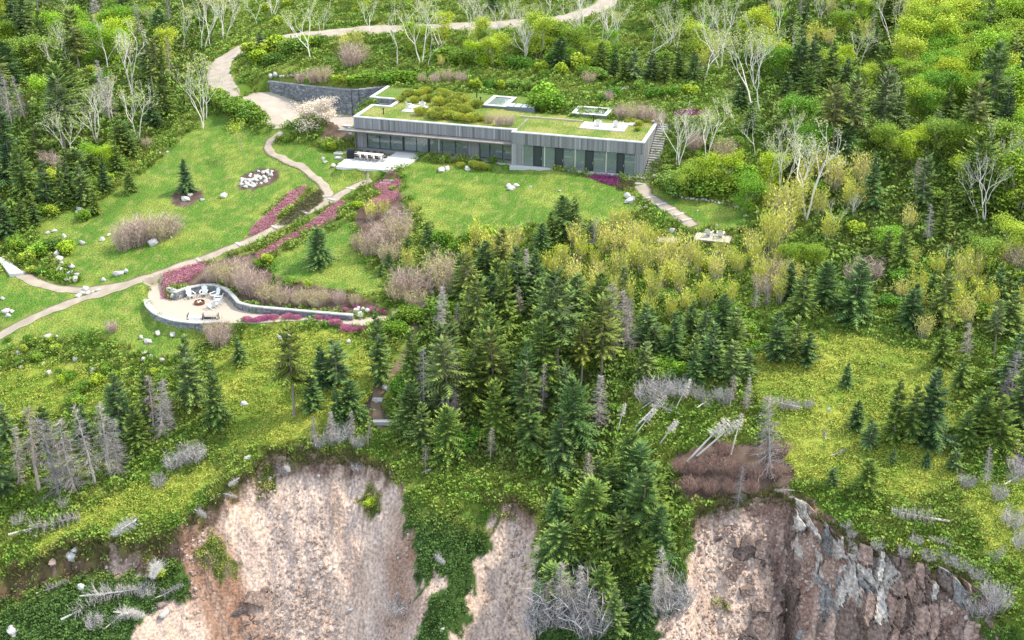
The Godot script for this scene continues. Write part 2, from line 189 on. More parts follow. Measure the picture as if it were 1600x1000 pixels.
# plants and stones: x, metres inland, height or width, then lean and tilt where it has them
const PLANTED := {
	"spruce": [[-39.91, 140.04, 4.32], [-21.3, 122.74, 4.29], [-25.54, 118.15, 1.88], [-48.16, 98.77, 4.18], [-37.21, 98.48, 6.83], [-34.67, 99.56, 6.43], [-30.77, 100.38, 7.83], [-27.75, 98.2, 6.94], [-27.05, 106.36, 3], [-18.33, 102.41, 4.35], [-16.91, 102.49, 5.06], [-18.84, 99.14, 4.3], [-15.07, 98.05, 4.01], [-16.16, 97.1, 4.13], [-12.58, 102.26, 7.85], [-9.31, 100.7, 6.61], [-9.48, 95.67, 5.49], [-6.59, 97.58, 7.58], [-3.9, 97.97, 8.26], [-2.44, 100.54, 8.29], [-5.89, 102.73, 6.28], [-8.2, 94.09, 4.78], [-5.79, 92.73, 5.44], [-2.74, 117.56, 4.62], [0.53, 112.03, 6.88], [-0.64, 107.82, 7.82], [2.39, 113.24, 5.82], [-2.57, 108.11, 6.41], [3.11, 103.61, 7.67], [8.36, 103.14, 9.02], [6.35, 106.62, 7.06], [5.75, 125.45, 5.08], [7.07, 126.1, 4.64], [4.43, 124.6, 3.68], [8.48, 122.91, 3.5], [3.19, 122.98, 3.35], [-9.34, 125.03, 2.93], [-11.28, 122.08, 2.59], [-8.41, 121.18, 2.57], [-13.25, 120.32, 2.11], [-14.14, 119.24, 1.65], [-10.84, 115.87, 1.92], [1.19, 97.23, 7.51], [3, 98.47, 8.21], [5.76, 92.56, 7.54], [5.02, 96.22, 6.12], [-1.17, 94.02, 6.46], [1.74, 92.93, 6.08], [10.66, 82.25, 8.17], [6.74, 83.66, 5.53], [9.01, 81.43, 4.59], [12.11, 80.57, 5.55], [5.32, 81.68, 3.95], [9.97, 83.63, 5.91], [3.74, 81.75, 3.99], [10.98, 79.57, 3.27], [15.35, 102.24, 4.95], [18.67, 99.5, 5.7], [17.07, 98.76, 4.19], [26.72, 101.03, 4.74], [25.07, 101.2, 5.3], [27.94, 100.5, 3.51], [21.51, 102.4, 4.39], [17.68, 106.25, 3.49], [20.78, 105.98, 3.9], [30.75, 96.99, 2.65], [33.36, 90.32, 6.17], [36.33, 89.72, 7.39], [34.95, 90.08, 5.76], [30.39, 91.76, 2.98], [31.06, 89.75, 2.96], [40.75, 90.06, 5.07], [41.92, 88.48, 5.29], [29.74, 84.91, 3.3], [27.24, 86.16, 1.92], [32.67, 87.77, 1.53], [35.38, 87.29, 1.65], [37.61, 86.76, 2.27], [39.34, 89.01, 3.8], [44.44, 91.33, 6.33], [40.23, 99.76, 4.65], [40.74, 95.71, 3.9], [44.93, 95.34, 5.81], [46.63, 121.42, 5.18], [46.31, 127.57, 7.64], [51.88, 126.97, 9.12], [40.32, 114.68, 5.74], [39.13, 116.37, 4.35], [28.55, 107.31, 6.26], [31.52, 109.34, 4.91], [33.57, 107.11, 6.24], [38.84, 105.68, 4.8], [41.9, 105.49, 6.56], [41.66, 108.94, 4.18], [28.36, 111.1, 4.26], [40.76, 128.32, 6.93], [60.07, 146.6, 10.84], [64.85, 149.94, 10.16], [55.42, 148.52, 5.05], [65.19, 168.04, 5.56], [43.75, 161.3, 6.3], [39.38, 157.07, 5.3], [44.07, 151.88, 6.02], [41.8, 172.8, 5.71], [15.78, 166.55, 4.64], [17.15, 166.83, 5.2], [14.64, 169.49, 3.76], [12.99, 172.13, 4.29], [19.87, 167.05, 4.09], [21.61, 166.42, 4.26], [23.58, 167.85, 4.48], [25.72, 166.9, 4.08], [6.71, 173.23, 4.4], [10.52, 174.48, 3.28], [-39.12, 186.05, 4.09], [-63.03, 143.83, 6.76], [-60, 140.78, 7.18], [-56.98, 138.88, 5.79], [-54.77, 138.1, 5.77], [-52.15, 138.59, 5.45], [-50.59, 141.46, 4.69], [-50.39, 146.54, 4.29], [-50.32, 136.33, 3.27], [-57.82, 133.17, 4.03], [-59.75, 132.06, 4.81], [-47.22, 140.92, 2.5], [-67.59, 154.1, 7.11], [-62.25, 151.15, 5.25], [51.32, 109.3, 6.23], [47.59, 104.01, 4.72], [48.64, 109.78, 4.18], [39.98, 138.14, 4.82], [-46.66, 92.78, 6.49], [-44.25, 97.54, 4.86], [-35.15, 96.41, 4.84], [7.24, 77.78, 4.09], [8.24, 75.45, 4.62], [3.57, 79.34, 3.2], [10.34, 76.5, 3.41], [-40.94, 98.42, 4.19]],
	"pine": [[4.37, 100.39, 10.99], [3.03, 100.07, 8.24], [-20.62, 98.67, 9.44], [8.5, 100.34, 8.22], [-6.38, 99.58, 7.62], [-5.84, 96.77, 8.59], [40.56, 139.14, 8.86], [38.48, 138.3, 9.65], [54.31, 136.8, 8.69], [-9.15, 96.2, 4.12], [1.16, 93.77, 8.13], [45.2, 100.12, 5.96], [11.12, 111.23, 4.31], [-50.54, 168.23, 10.43], [-52.85, 173.57, 8.75]],
	"dead": [[-43.46, 92.92, 8.76], [-41.48, 92.34, 8.33], [-39.9, 92.26, 7.65], [-38.22, 93.06, 8.49], [-37.19, 94.1, 7.56], [-36.29, 93.91, 6.04], [-34.16, 98.73, 5.71], [-33.16, 97.69, 6.24], [-32.31, 98.29, 4.17], [-45.69, 93.82, 6.18], [-41.6, 94.36, 6.19], [9.79, 103.25, 7.76], [10.65, 103.28, 6.65], [11.57, 103.97, 6.67], [9.03, 103.9, 6.26], [7.95, 94.73, 5.54], [-1.96, 91.91, 3.79], [6.73, 86.6, 5.04], [22.27, 88.02, 7.28], [19.15, 85.32, 4.03], [4.14, 76.9, 6.37], [2.63, 78.44, 4.76], [5.43, 77.14, 5.33], [6.12, 75.46, 4.65], [12.44, 76.92, 6.05], [11.26, 76.43, 5.25], [44.44, 91.33, 4.43], [43.84, 92.92, 3.83], [-5.98, 97.15, 8.12], [-5.24, 96.65, 4.12], [25.9, 110.05, 3.26], [24.51, 109.48, 2.82], [44.9, 120.71, 4.43], [8.87, 122.32, 4.09], [-60.18, 172.52, 6.39], [-69.55, 162.11, 7.37], [-68.42, 164.05, 6.51], [-71.86, 164.7, 8.4], [-56.52, 163.49, 6.49], [38.77, 139.82, 8.08], [-14.79, 95.27, 3.43], [-16.52, 94.9, 3.56], [-18.37, 95.44, 2.75], [-13.24, 94.52, 2.74], [39.69, 84.81, 3.73], [44.11, 92.88, 5.74], [-7.77, 91.59, 2.72], [21.29, 95.17, 3.32], [19.86, 95.31, 3.33], [55.12, 184.75, 4.01]],
	"snag": [[9.44, 93.54, 3.36, 8], [10.66, 92.82, 4.02, 35], [13.15, 91.98, 3.66, 40], [15.5, 90.07, 5.61, 35], [16.39, 90.5, 5.28, 40], [19.31, 90.46, 3.95, 10], [11.76, 95.99, 3.03, 50], [11.04, 94.05, 4.36, 45], [14.94, 95.59, 3.35, 30], [-8.32, 91.26, 1.36, 60]],
	"fallen": [[-44.54, 88.41, 6.28, 80, 60], [-33.33, 88.77, 3.42, 200, 55], [-37.12, 83.51, 4.99, 95, 60], [-38.23, 81.52, 4.37, 60, 70], [35.65, 81.62, 4.82, -86, 45], [25.99, 94.26, 3.47, -80, 40], [-29.9, 94.62, 4.14, 30, 55], [31.88, 77.84, 3.09, 60, 40], [37.53, 77.42, 3.04, 50, 40], [-31.05, 86.11, 3.38, 170, 60], [-9.22, 81.14, 2.71, 10, 70], [-6.54, 83.58, 1.74, 150, 40], [-20.96, 94.11, 1.54, 150, 30], [38.78, 89.01, 2.77, -70, 40], [-33.76, 101.1, 2.48, 40, 40], [27.57, 90.63, 1.46, 10, 60], [27.81, 89, 1.33, 70, 50], [15.14, 94.81, 3.49, -60, 40], [13, 96.79, 3.54, 60, 60], [6.23, 96.77, 2.37, 70, 50], [-30.91, 83.1, 2.76, 60, 50], [41.26, 84.72, 3.21, 60, 60], [-25.93, 90.76, 1.73, 120, 30], [-28.26, 89.31, 2.28, 140, 40], [-41.28, 84.2, 2.79, 70, 60], [-33.86, 81.74, 3.28, 110, 60], [-34.32, 80.33, 2.7, 40, 60], [-38.5, 86.41, 2.04, 20, 60], [-24.73, 92.26, 1.75, 200, 50], [-26.99, 90.19, 1.95, 60, 50], [36.07, 79.3, 2.58, -70, 40], [33.75, 78.26, 2.25, 40, 60], [24.01, 86.07, 1.86, -100, 50], [11.93, 98.12, 4.18, 40, 50], [16.97, 95.5, 3.51, 50, 50]],
	"birch": [[-55.93, 155.49, 8.22], [-50.24, 155.61, 8.22], [-58.06, 150.68, 7.52], [-42.54, 161.64, 6.97], [-42.39, 159.24, 9.99], [-55.74, 172.64, 11.43], [-51.03, 197.43, 8.85], [-50.21, 199.91, 8.73], [-48.61, 203.6, 8.86], [-56.07, 163.47, 7.42], [-69.49, 182.11, 8.09], [-30.3, 179.68, 9.69], [-30.58, 192.85, 4.82], [-22.89, 192.84, 6.91], [-17.12, 176.83, 9.37], [-13.57, 177.73, 9.8], [-12.52, 176.32, 5.84], [-6.54, 188.88, 7.2], [-10.92, 185.91, 7.31], [-2.17, 185.02, 6.67], [-3.64, 178.15, 4.51], [0, 194.87, 5.27], [1.77, 184.68, 6.05], [9.27, 182.58, 5.99], [11.76, 187.14, 6.31], [19.22, 172.53, 9.15], [24.9, 181.93, 5.57], [27.02, 166.53, 7.78], [29.82, 170.92, 9.07], [33.43, 167.32, 10.21], [31.97, 151.67, 11.17], [28.31, 147.06, 5.04], [23.59, 139.52, 8.49], [20.09, 140.71, 7.9], [20.57, 140.88, 6.91], [31.62, 132.88, 8.85], [33.09, 126.88, 11.51], [35.9, 124.37, 3.93], [38.57, 126.99, 3.06], [39.22, 168.2, 7.08], [41.3, 185.48, 6.05], [48.84, 191.96, 4.76], [56.85, 178.33, 8.96], [49.59, 170.51, 6.21], [48.88, 152.96, 6.04], [49.79, 152.35, 4.3], [34.29, 140.51, 5.36], [53.63, 190.79, 4.12], [29.44, 134.04, 7.16], [29.67, 140.45, 5.71], [6.43, 203.05, 5.45], [-6.44, 203.27, 5.46], [-16.75, 197.42, 5.33], [-44.36, 209.1, 5.65], [-40.93, 209.05, 4.5], [45.72, 115.98, 2.88], [-74.26, 208.06, 7.91], [-58.04, 201.31, 6.58], [-54.56, 197.99, 7.58], [29.84, 186.72, 6.09], [34.18, 189.14, 6.15], [43.18, 199.49, 5.35]],
	"leafy": [[-78.46, 187.82, 5.39], [-74.1, 186.11, 6.38], [-75.72, 203.09, 6.64], [-67.18, 192.27, 6.98], [-68.61, 202.37, 5.51], [-63.97, 195.51, 6.43], [-61.6, 204.58, 6.23], [-57.52, 193.03, 5.3], [-80.22, 207.69, 4.51], [-84.33, 199.47, 5.44], [24.92, 134.07, 5.1], [21.22, 134.56, 4.16], [20, 133.84, 3.51], [26.49, 129.72, 4.68], [30.19, 134.02, 4.77], [-5.41, 183.88, 5.03], [-3.42, 182.47, 4], [3.84, 178.97, 6.89], [9.57, 178.35, 5.39], [5.82, 181.32, 4.97], [-11.09, 189.32, 4.12], [-14.65, 182.34, 5], [63.96, 169.98, 4.67], [70.77, 179.13, 5.46], [60.11, 163.32, 5.44], [59.83, 168.24, 5.57], [75.45, 181.57, 5.91], [56.61, 154.84, 5.22], [54.15, 155.25, 4.36], [48.03, 160.99, 3.59], [50.93, 149.87, 5.09], [45.36, 138.48, 4], [54.15, 127.3, 6.85], [56.39, 125.54, 8.28], [56.97, 132, 6.96], [64.13, 176.23, 3.85], [53.46, 161.75, 3.96], [62.83, 184.28, 6], [71.53, 187.12, 5.05], [44.94, 166.43, 3.69], [53.27, 137.07, 4.75], [53.08, 117.96, 4.35], [49.2, 114.41, 4.28], [32.52, 116.89, 2.92], [29.92, 117.29, 3.22], [57.11, 135.03, 4.69], [25.61, 193.14, 6.26], [30.12, 196.31, 5.29], [15.5, 180.98, 3.57], [12.29, 175.83, 3.88]],
	"willow": [[5.53, 119.19, 2.99], [7.3, 120.16, 3.45], [11.18, 121.08, 3.76], [12.99, 121.82, 3.93], [14.68, 121.19, 3.76], [13.6, 117.01, 4.42], [11.48, 115.87, 3.67], [6.73, 115.16, 3.66], [4.76, 116.64, 3.25], [18.47, 117.98, 4.44], [19.63, 116.47, 3.66], [21.45, 115.09, 3.64], [23.63, 116.2, 2.92], [25.92, 117.67, 3.68], [27.75, 120.27, 5.96], [29, 121.43, 5.24], [25.89, 113.66, 3.6], [17.2, 112.97, 3.61], [14.45, 111.92, 3.59], [19.47, 110.3, 3.55], [22.02, 110.08, 3.26], [11.77, 111.11, 3.3], [8.59, 112.57, 2.89], [13.49, 108.64, 2.83], [16.04, 108.5, 2.83], [-0.7, 119.96, 4.52], [-2.1, 121.28, 3.79], [-3.91, 123.45, 4.14], [0, 122.36, 3.8], [-4.87, 120.11, 3.02], [-11.09, 119.42, 3], [-5.43, 116.23, 2.22], [37.55, 133.35, 4.74], [40.57, 133.72, 4.42], [38.4, 128.95, 3.87], [34.83, 127.61, 3.85], [45.83, 112.1, 4.23], [47.56, 113.39, 3.98], [47.31, 107.66, 3.44], [43.76, 123.54, 3], [42.24, 104.53, 2.72], [39.56, 103.75, 2.72], [40.08, 128.49, 3.39], [-25.7, 184.74, 3.03], [-23.78, 185.27, 3.45], [-10.42, 175.93, 1.94], [10.18, 181.18, 2.98], [34.4, 122.29, 3.75], [-15.01, 132.01, 2.4], [-16.45, 131.35, 2.71], [-11.66, 132.47, 1.76], [31.75, 126.59, 5.37], [30.33, 126.7, 4.61]],
	"bare": [[-44.42, 127.65, 3.13], [-43.49, 128.33, 3.14], [-42.06, 129.18, 3.16], [-40.61, 128.8, 2.83], [-39.54, 129.9, 2.69], [-42.63, 128.47, 2.83], [-14.33, 124.55, 3.54], [-12.95, 125.13, 3.86], [-15, 124, 3.07], [-13.37, 121.65, 2.73], [-15.67, 123.49, 2.3], [-17.27, 125.02, 2.01], [-12.88, 128.81, 2.83], [-31.78, 119.88, 2.72], [-30.22, 119.1, 2.56], [-32.84, 119.93, 1.97], [-28.56, 117.7, 3.14], [-27.43, 117.14, 2.98], [-29.91, 121.09, 2.28], [-25.86, 115.94, 2.23], [-23.73, 115.4, 2.07], [-21.62, 115.01, 1.92], [-19.89, 114.77, 1.77], [-18.16, 114.49, 1.62], [-16.43, 114.1, 1.47], [-24.35, 115.01, 1.77], [-22.25, 114.64, 1.62], [-20.48, 114.12, 1.47], [-11.48, 115.36, 3.24], [-9.8, 115.39, 2.95], [-6.74, 115.19, 3.68], [-7.53, 117.48, 3.42], [-5.75, 115.63, 3.39], [-10, 113.33, 2.19], [-12.08, 114.34, 2.2], [-41.55, 112.09, 1.31], [-29.65, 109.1, 2.89], [-30.49, 110.06, 2.17], [-28.77, 171.54, 2.1], [-27.22, 170.65, 2.28], [-30.84, 172.77, 1.54], [-9.13, 168.71, 2.07], [-10.88, 167.46, 1.87], [-7.27, 167.99, 1.87], [-12.77, 168.49, 1.5], [15.65, 150.18, 2.39], [17.22, 149.45, 2.38], [18.7, 147.94, 2.03], [14.05, 150.78, 1.88], [-1.62, 147.11, 1.51], [-0.4, 147.11, 1.51], [-2.85, 148.29, 1.35], [22.59, 142.91, 2.48], [25.8, 140.45, 2.94], [-23.76, 176.63, 3.9], [-23, 178.24, 2.95], [36.82, 113.87, 2.86], [35.23, 114.11, 2.15], [-57.5, 146.91, 2.57], [-60.33, 149.18, 2.26], [-48.5, 153.62, 1.42], [52.25, 115.55, 2.86], [27.45, 114.93, 2.9], [26, 112.44, 2.58], [12.98, 158.79, 1.79], [10.85, 167.03, 1.86], [14.56, 89.03, 1.58], [16.2, 88.8, 1.71], [17.87, 88.88, 1.84], [19.43, 88.13, 1.7], [21.02, 87.7, 1.69], [22.67, 87.79, 1.69], [15.48, 87.3, 1.58], [17.06, 86.77, 1.57], [18.66, 86.54, 1.56], [20.27, 86.39, 1.43], [14.36, 87.12, 1.32], [18.62, 90.43, 1.58], [23.58, 89.97, 1.57]],
	"silver": [[25.44, 94.34, 1.05], [26.69, 94.32, 0.92], [24.61, 94.49, 0.79], [-30.11, 94.24, 2.06], [-29.09, 94.48, 1.79], [-31.15, 94.03, 1.51], [12.42, 96.88, 1.89], [13.91, 97.14, 2.15], [15.5, 97.05, 1.88], [17.1, 96.63, 1.48], [19.39, 96.14, 1.74], [-15.97, 95.29, 1.78], [-14.13, 94.58, 1.51], [-17.67, 94.63, 1.37], [-44.34, 89.59, 1.22], [-40.49, 90.61, 1.09], [-32.08, 92.24, 1.37], [32.62, 79.92, 0.99], [36.35, 74.53, 2.09], [37.56, 74.18, 2.06], [42.7, 85.93, 1.62], [-9.54, 81.56, 1.81], [-35.23, 80.66, 1.36], [-31.53, 83.5, 1.23], [34.75, 78.21, 0.99], [27.75, 80.98, 0.88], [29.6, 79.71, 0.87], [31.45, 78.91, 0.87], [33.3, 78.49, 0.99], [35.6, 77.62, 1.11], [36.59, 76.72, 1.22], [37.11, 75.2, 1.46], [27.41, 81.89, 0.76], [40.33, 83.47, 1.48], [40.66, 81.1, 1.59], [40.96, 78.79, 1.83], [38.18, 85.03, 1.25], [3.75, 77.85, 3.48], [5.3, 77.86, 3.72], [2.23, 78.74, 3.16], [6.4, 76.13, 3.32], [12.37, 77.23, 2.89], [13.56, 77.8, 2.36], [-14.03, 93.07, 0.96], [-20.99, 94.01, 1.11]],
	"shrub": [[-40.35, 164.35, 2.41], [-37.98, 161.41, 2.74], [-36.2, 158.94, 3.25], [-35.61, 160.01, 3.1], [-39.24, 163.26, 2.21], [-42.04, 167.88, 1.88], [-42.44, 165.49, 2.24], [-18.28, 168.9, 1.88], [-20.54, 168.64, 1.88], [-22.38, 168.78, 1.5], [-24.72, 169.13, 1.51], [-16.48, 169.27, 2.26], [-14.65, 169.26, 2.07], [-4.95, 165.89, 1.67], [-3.15, 166.23, 1.67], [-1.35, 165.63, 1.67], [0.45, 165.28, 1.66], [2.23, 164.64, 1.47], [3.86, 156.9, 3.38], [5.06, 154.06, 3.14], [4.33, 158.49, 3.22], [2.95, 154.47, 2.62], [-36.16, 187.72, 3.08], [-33.43, 183.56, 3.02], [-38.09, 187.12, 3.08], [-35.97, 180.83, 2.39], [-38.32, 182.8, 2.62], [-31.8, 185.93, 2.44], [-41.2, 189.86, 2.5], [-30.02, 187.42, 2.05], [20.46, 134.57, 3.52], [21.87, 133.73, 3.19], [23.36, 133.66, 3.18], [19.8, 135.41, 2.89], [24.03, 135.78, 2.73], [-29.65, 153.27, 1.06], [-23.33, 150.25, 1.39], [-24.06, 150.75, 1.22], [-51.41, 127.47, 1.57], [-54.3, 127.19, 2.03], [-54.87, 125.68, 1.86], [-57.11, 128.88, 2.05], [-53.25, 128.51, 1.89], [-54.26, 141.7, 2.18], [-52.19, 140.1, 2], [-51.39, 134.74, 1.62], [-7.58, 176.31, 2.92], [-9.59, 178.58, 2.56], [-5.74, 178.3, 2.94], [-1.42, 176.18, 2.33], [0.94, 174.84, 2.32], [9.73, 172.05, 2.86], [17.74, 163.48, 1.65], [19.27, 161.12, 1.63], [21.87, 160.87, 1.8], [24.51, 161, 1.81], [14.1, 162.02, 1.45], [12.11, 158.78, 1.43], [28.65, 125.38, 2.29], [26.38, 133.83, 2.38], [-22.04, 117.93, 1.05], [-24.28, 118.93, 1.2], [-27.17, 123.62, 1.23], [-28.15, 123.08, 1.08], [-7.91, 125.08, 2.32], [-4.3, 124.75, 2.31], [-2.88, 125.36, 2.32], [-5.69, 123.44, 1.84], [-16.64, 133.37, 1.12], [-18.24, 134.16, 0.97], [-10.52, 111.17, 2.17], [-11.67, 109.05, 1.72], [-7.94, 112.15, 2.18], [-45, 106, 1.15], [-42.63, 104.65, 1.28], [-41.54, 105.37, 1.28], [-44.57, 106.78, 1.01], [-48.68, 109.58, 1.01], [-50.29, 110.51, 1.02], [-30.75, 85.09, 1.23], [-5.25, 93.69, 2.04], [-34.82, 104.41, 1.42], [-9.77, 100.18, 2.78], [-51.41, 122.87, 0.92], [-52.48, 122.92, 0.92], [-50.18, 122.3, 0.76], [-53.63, 123.2, 0.92], [-12.83, 90.69, 1.11], [-42.84, 103.08, 1.27]],
	"mugo": [[-11.65, 151.95, 1.38], [-9.89, 150.4, 1.37], [-8.23, 150.1, 1.37], [-6.56, 149.49, 1.36], [-4.9, 148.89, 1.36], [-9.15, 151.95, 1.55], [-7.54, 153.2, 1.56], [-5.84, 152.57, 1.38], [-12.95, 158.41, 1.07], [-11.44, 159.08, 1.25], [-9.41, 156.75, 1.59], [-7.27, 156.75, 1.77], [-14.08, 161.83, 1.09], [-11.92, 162.53, 1.28], [-8.72, 160.1, 1.44], [-6.93, 159.08, 1.43], [-5.1, 155.77, 1.41], [-15.17, 159.08, 0.9], [-12.76, 161.83, 1.27], [-9.68, 161.83, 1.27], [-3.69, 149.49, 1.02], [15.06, 148.29, 0.85], [16.17, 147.11, 0.84], [17.18, 149.04, 0.85], [15.54, 144.79, 0.66], [-6.44, 144.13, 0.84], [-4.41, 143.78, 1.18], [-3.6, 143.45, 1.01]],
	"boulder": [[-39.8, 138.16, 1.01], [-39.48, 139.16, 0.63], [-37.75, 138.08, 0.62], [-35.19, 138.95, 0.94], [-41.1, 127.78, 1.32], [-39.42, 129.09, 0.44], [-47.59, 129.67, 0.89], [-47.11, 130.62, 0.52], [-49.8, 129.25, 0.74], [-51.06, 128.71, 0.74], [-51.51, 127.77, 0.74], [-52.08, 127.01, 1.03], [-51.47, 125.81, 1.09], [-50.92, 124.99, 0.65], [-50.71, 123.82, 1.15], [-49.6, 124.42, 0.94], [-49.34, 123.29, 0.86], [-48.59, 122.97, 0.71], [-49.13, 121.9, 0.92], [-48.42, 121.94, 0.99], [-43.55, 121.89, 0.99], [-42.78, 122.23, 0.71], [-45.05, 121.28, 0.64], [-46.71, 119.82, 0.84], [-46.82, 119.04, 0.7], [-46.94, 118.52, 0.69], [-46.07, 118.89, 0.63], [-45.53, 119.01, 0.49], [-45.12, 119.3, 0.56], [-36.56, 117.9, 1.24], [-36.39, 117.13, 0.82], [-55.36, 118.59, 0.63], [-54.29, 116.56, 0.82], [-53.73, 116.58, 0.55], [-53.9, 116, 0.68], [-48.36, 112.05, 0.67], [-47.41, 112.01, 0.53], [-37.19, 108.54, 0.59], [-36.57, 108.13, 0.45], [-37.26, 107.67, 0.65], [-35.27, 107.32, 0.58], [-36.51, 111.03, 0.79], [-34.88, 110.63, 0.79], [-38.26, 110.78, 0.66], [-37.34, 110.03, 0.79], [-43, 109.13, 0.59], [-42.4, 107.31, 0.78], [-44.56, 108.78, 0.65], [-47.01, 107.5, 0.78], [-43.89, 104.22, 0.57], [-44.71, 107.29, 0.39], [-47.09, 110.15, 0.66], [-50.14, 108.99, 0.52], [-50.14, 108.34, 0.52], [-47.85, 108.65, 0.52], [-51.06, 110.41, 0.6], [-25.85, 100.9, 0.86], [-24.2, 94.2, 0.71], [-16.01, 113.34, 0.53], [-15.52, 113.1, 0.53], [-15.01, 112.72, 0.66], [-15.77, 112.31, 0.86], [-16.31, 112.94, 0.67], [-23.21, 109.45, 1.04], [-16.42, 107.98, 0.64], [-12.21, 101.47, 0.86], [-12.81, 99.91, 0.85], [-8.82, 143.57, 1.12], [-8.2, 143.99, 0.96], [-5.61, 143.43, 1.12], [-4.74, 144.15, 0.8], [-0.39, 138.44, 0.93], [0.47, 138.53, 0.93], [0, 137.79, 0.93], [2.25, 138.04, 0.39], [5.76, 136.39, 0.38], [13.68, 134.66, 1.06], [13.8, 133.43, 1.06], [14.38, 134.08, 0.68], [14.88, 131.26, 0.67], [15.49, 131.42, 0.67], [17.25, 138.71, 0.7], [18.2, 138.15, 0.85], [17.74, 139.06, 0.54], [18.53, 141.58, 0.47], [17.99, 125.9, 0.94], [16.7, 121.75, 0.56], [-8.45, 115.52, 0.81], [-4.66, 113.41, 0.53], [-37.49, 84.45, 1.12], [-30.35, 82.9, 0.77], [-30.81, 82.53, 0.44], [-30.02, 82.4, 0.99], [-32, 80.34, 0.54], [-38.95, 86.59, 1.24], [-40.16, 85.99, 0.9], [-38.36, 86.83, 0.79], [-42.41, 80.7, 1.41], [-35.86, 176.16, 0.86], [15.59, 164.22, 0.71], [15.18, 164.67, 0.54], [16.06, 164.53, 0.54], [33.45, 83.19, 0.42], [34.82, 100.11, 0.42], [28.55, 94.13, 0.52], [43.8, 89.31, 0.55], [15.3, 82.62, 0.43], [21.97, 134.55, 0.38], [26.67, 128.59, 0.44], [26.22, 123.58, 0.57], [23.17, 127.01, 0.36], [21.39, 130.01, 0.29], [-16.34, 146.84, 0.41], [-24.27, 147.89, 0.66], [-23.91, 146.97, 0.65], [-22.71, 145.91, 0.81], [-21.7, 144.16, 0.64], [-50.86, 137.1, 0.62], [-52.59, 137.42, 0.78], [-52.77, 136.75, 0.62], [-54.75, 132.03, 0.6], [-52.59, 131.19, 0.75], [-54.09, 132.36, 0.61], [-57.79, 130.9, 0.6], [-51.69, 139.72, 0.79], [-46.33, 151.73, 0.51], [-45.36, 151.91, 0.42], [-35.1, 175.78, 0.85], [-8.66, 81.45, 0.32], [-14.14, 84.84, 0.51], [-5.82, 78.59, 0.53], [-10.94, 91.5, 0.46]],
	"heather": [[-27.15, 111.37, 1.05], [-26.22, 111.37, 1.05], [-25.43, 111.69, 1.06], [-24.62, 112, 0.93], [-23.19, 112.16, 1.06], [-22.24, 112, 0.93], [-19.86, 112, 1.06], [-18.84, 111.84, 1.06], [-18, 112, 0.93], [-18.03, 110.68, 1.18], [-16.94, 109.76, 1.17], [-15.92, 109.41, 1.3], [-15.28, 109.51, 0.78], [-37.24, 117.49, 0.89], [-36.68, 117.18, 0.69], [-31.61, 118.8, 0.69], [-31.03, 118.42, 0.55], [-35.38, 120.33, 0.56], [-17.33, 113.17, 0.67], [-16.38, 113.65, 0.6], [-14.3, 112.87, 0.93], [-13.33, 113.08, 0.93]],
}

var AREAS := {}
var rng := RandomNumberGenerator.new()
var M := {}
var names := {}
var entries := []        # things that still need a label

func _ready() -> void:
	# ---- camera
	var cam := Camera3D.new()
	cam.name = "camera"
	add_child(cam)
	cam.position = Vector3(0, 45.7, 0)
	cam.rotation_degrees = Vector3(-25, 0, 0)
	cam.fov = 30.0
	cam.near = 1.0
	cam.far = 2000.0
	# ---- sky, sun, exposure
	var env := Environment.new()
	env.background_mode = Environment.BG_SKY
	var sky := Sky.new()
	var air := ProceduralSkyMaterial.new()
	air.sky_top_color = Color(0.84, 0.89, 0.95)
	air.sky_horizon_color = Color(0.93, 0.95, 0.97)
	air.sky_curve = 0.2
	air.ground_bottom_color = Color(0.3, 0.36, 0.4)
	air.ground_horizon_color = Color(0.6, 0.66, 0.7)
	air.sky_energy_multiplier = 1.0
	sky.sky_material = air
	env.sky = sky
	env.tonemap_mode = Environment.TONE_MAPPER_LINEAR
	env.tonemap_exposure = 2.5
	env.sdfgi_enabled = true
	env.ssao_enabled = true
	env.ssil_enabled = true
	var we := WorldEnvironment.new()
	we.name = "world_environment"
	we.environment = env
	add_child(we)
	var sun := DirectionalLight3D.new()
	sun.name = "sun"
	sun.light_energy = 0.85
	sun.light_color = Color(1.0, 0.95, 0.86)
	sun.light_angular_distance = 4.0
	sun.shadow_enabled = true
	add_child(sun)
	sun.look_at_from_position(Vector3(48, 66, -14), Vector3.ZERO, Vector3.UP)
	# ---- the place
	rng.seed = 77
	make_noise()
	level_site()
	for n in OUTLINES:
		AREAS[n] = []
		for o in OUTLINES[n]:
			var p := points(o)
			var box := Rect2(p[0], Vector2.ZERO)
			for q in p:
				box = box.expand(q)
			AREAS[n].append([box, p])
	make_materials()
	build_ground()
	build_paths()
	build_house()
	build_stonework()
	build_garden_things()
	build_rocks()
	build_plants()
	build_ground_cover()
	give_labels()

func points(o: Array) -> PackedVector2Array:
	var p := PackedVector2Array()
	for q in o:
		p.append(Vector2(q[0], q[1]))
	return p

func at(x: float, g: float) -> Vector3:
	return Vector3(x, surface(x, g), -g)

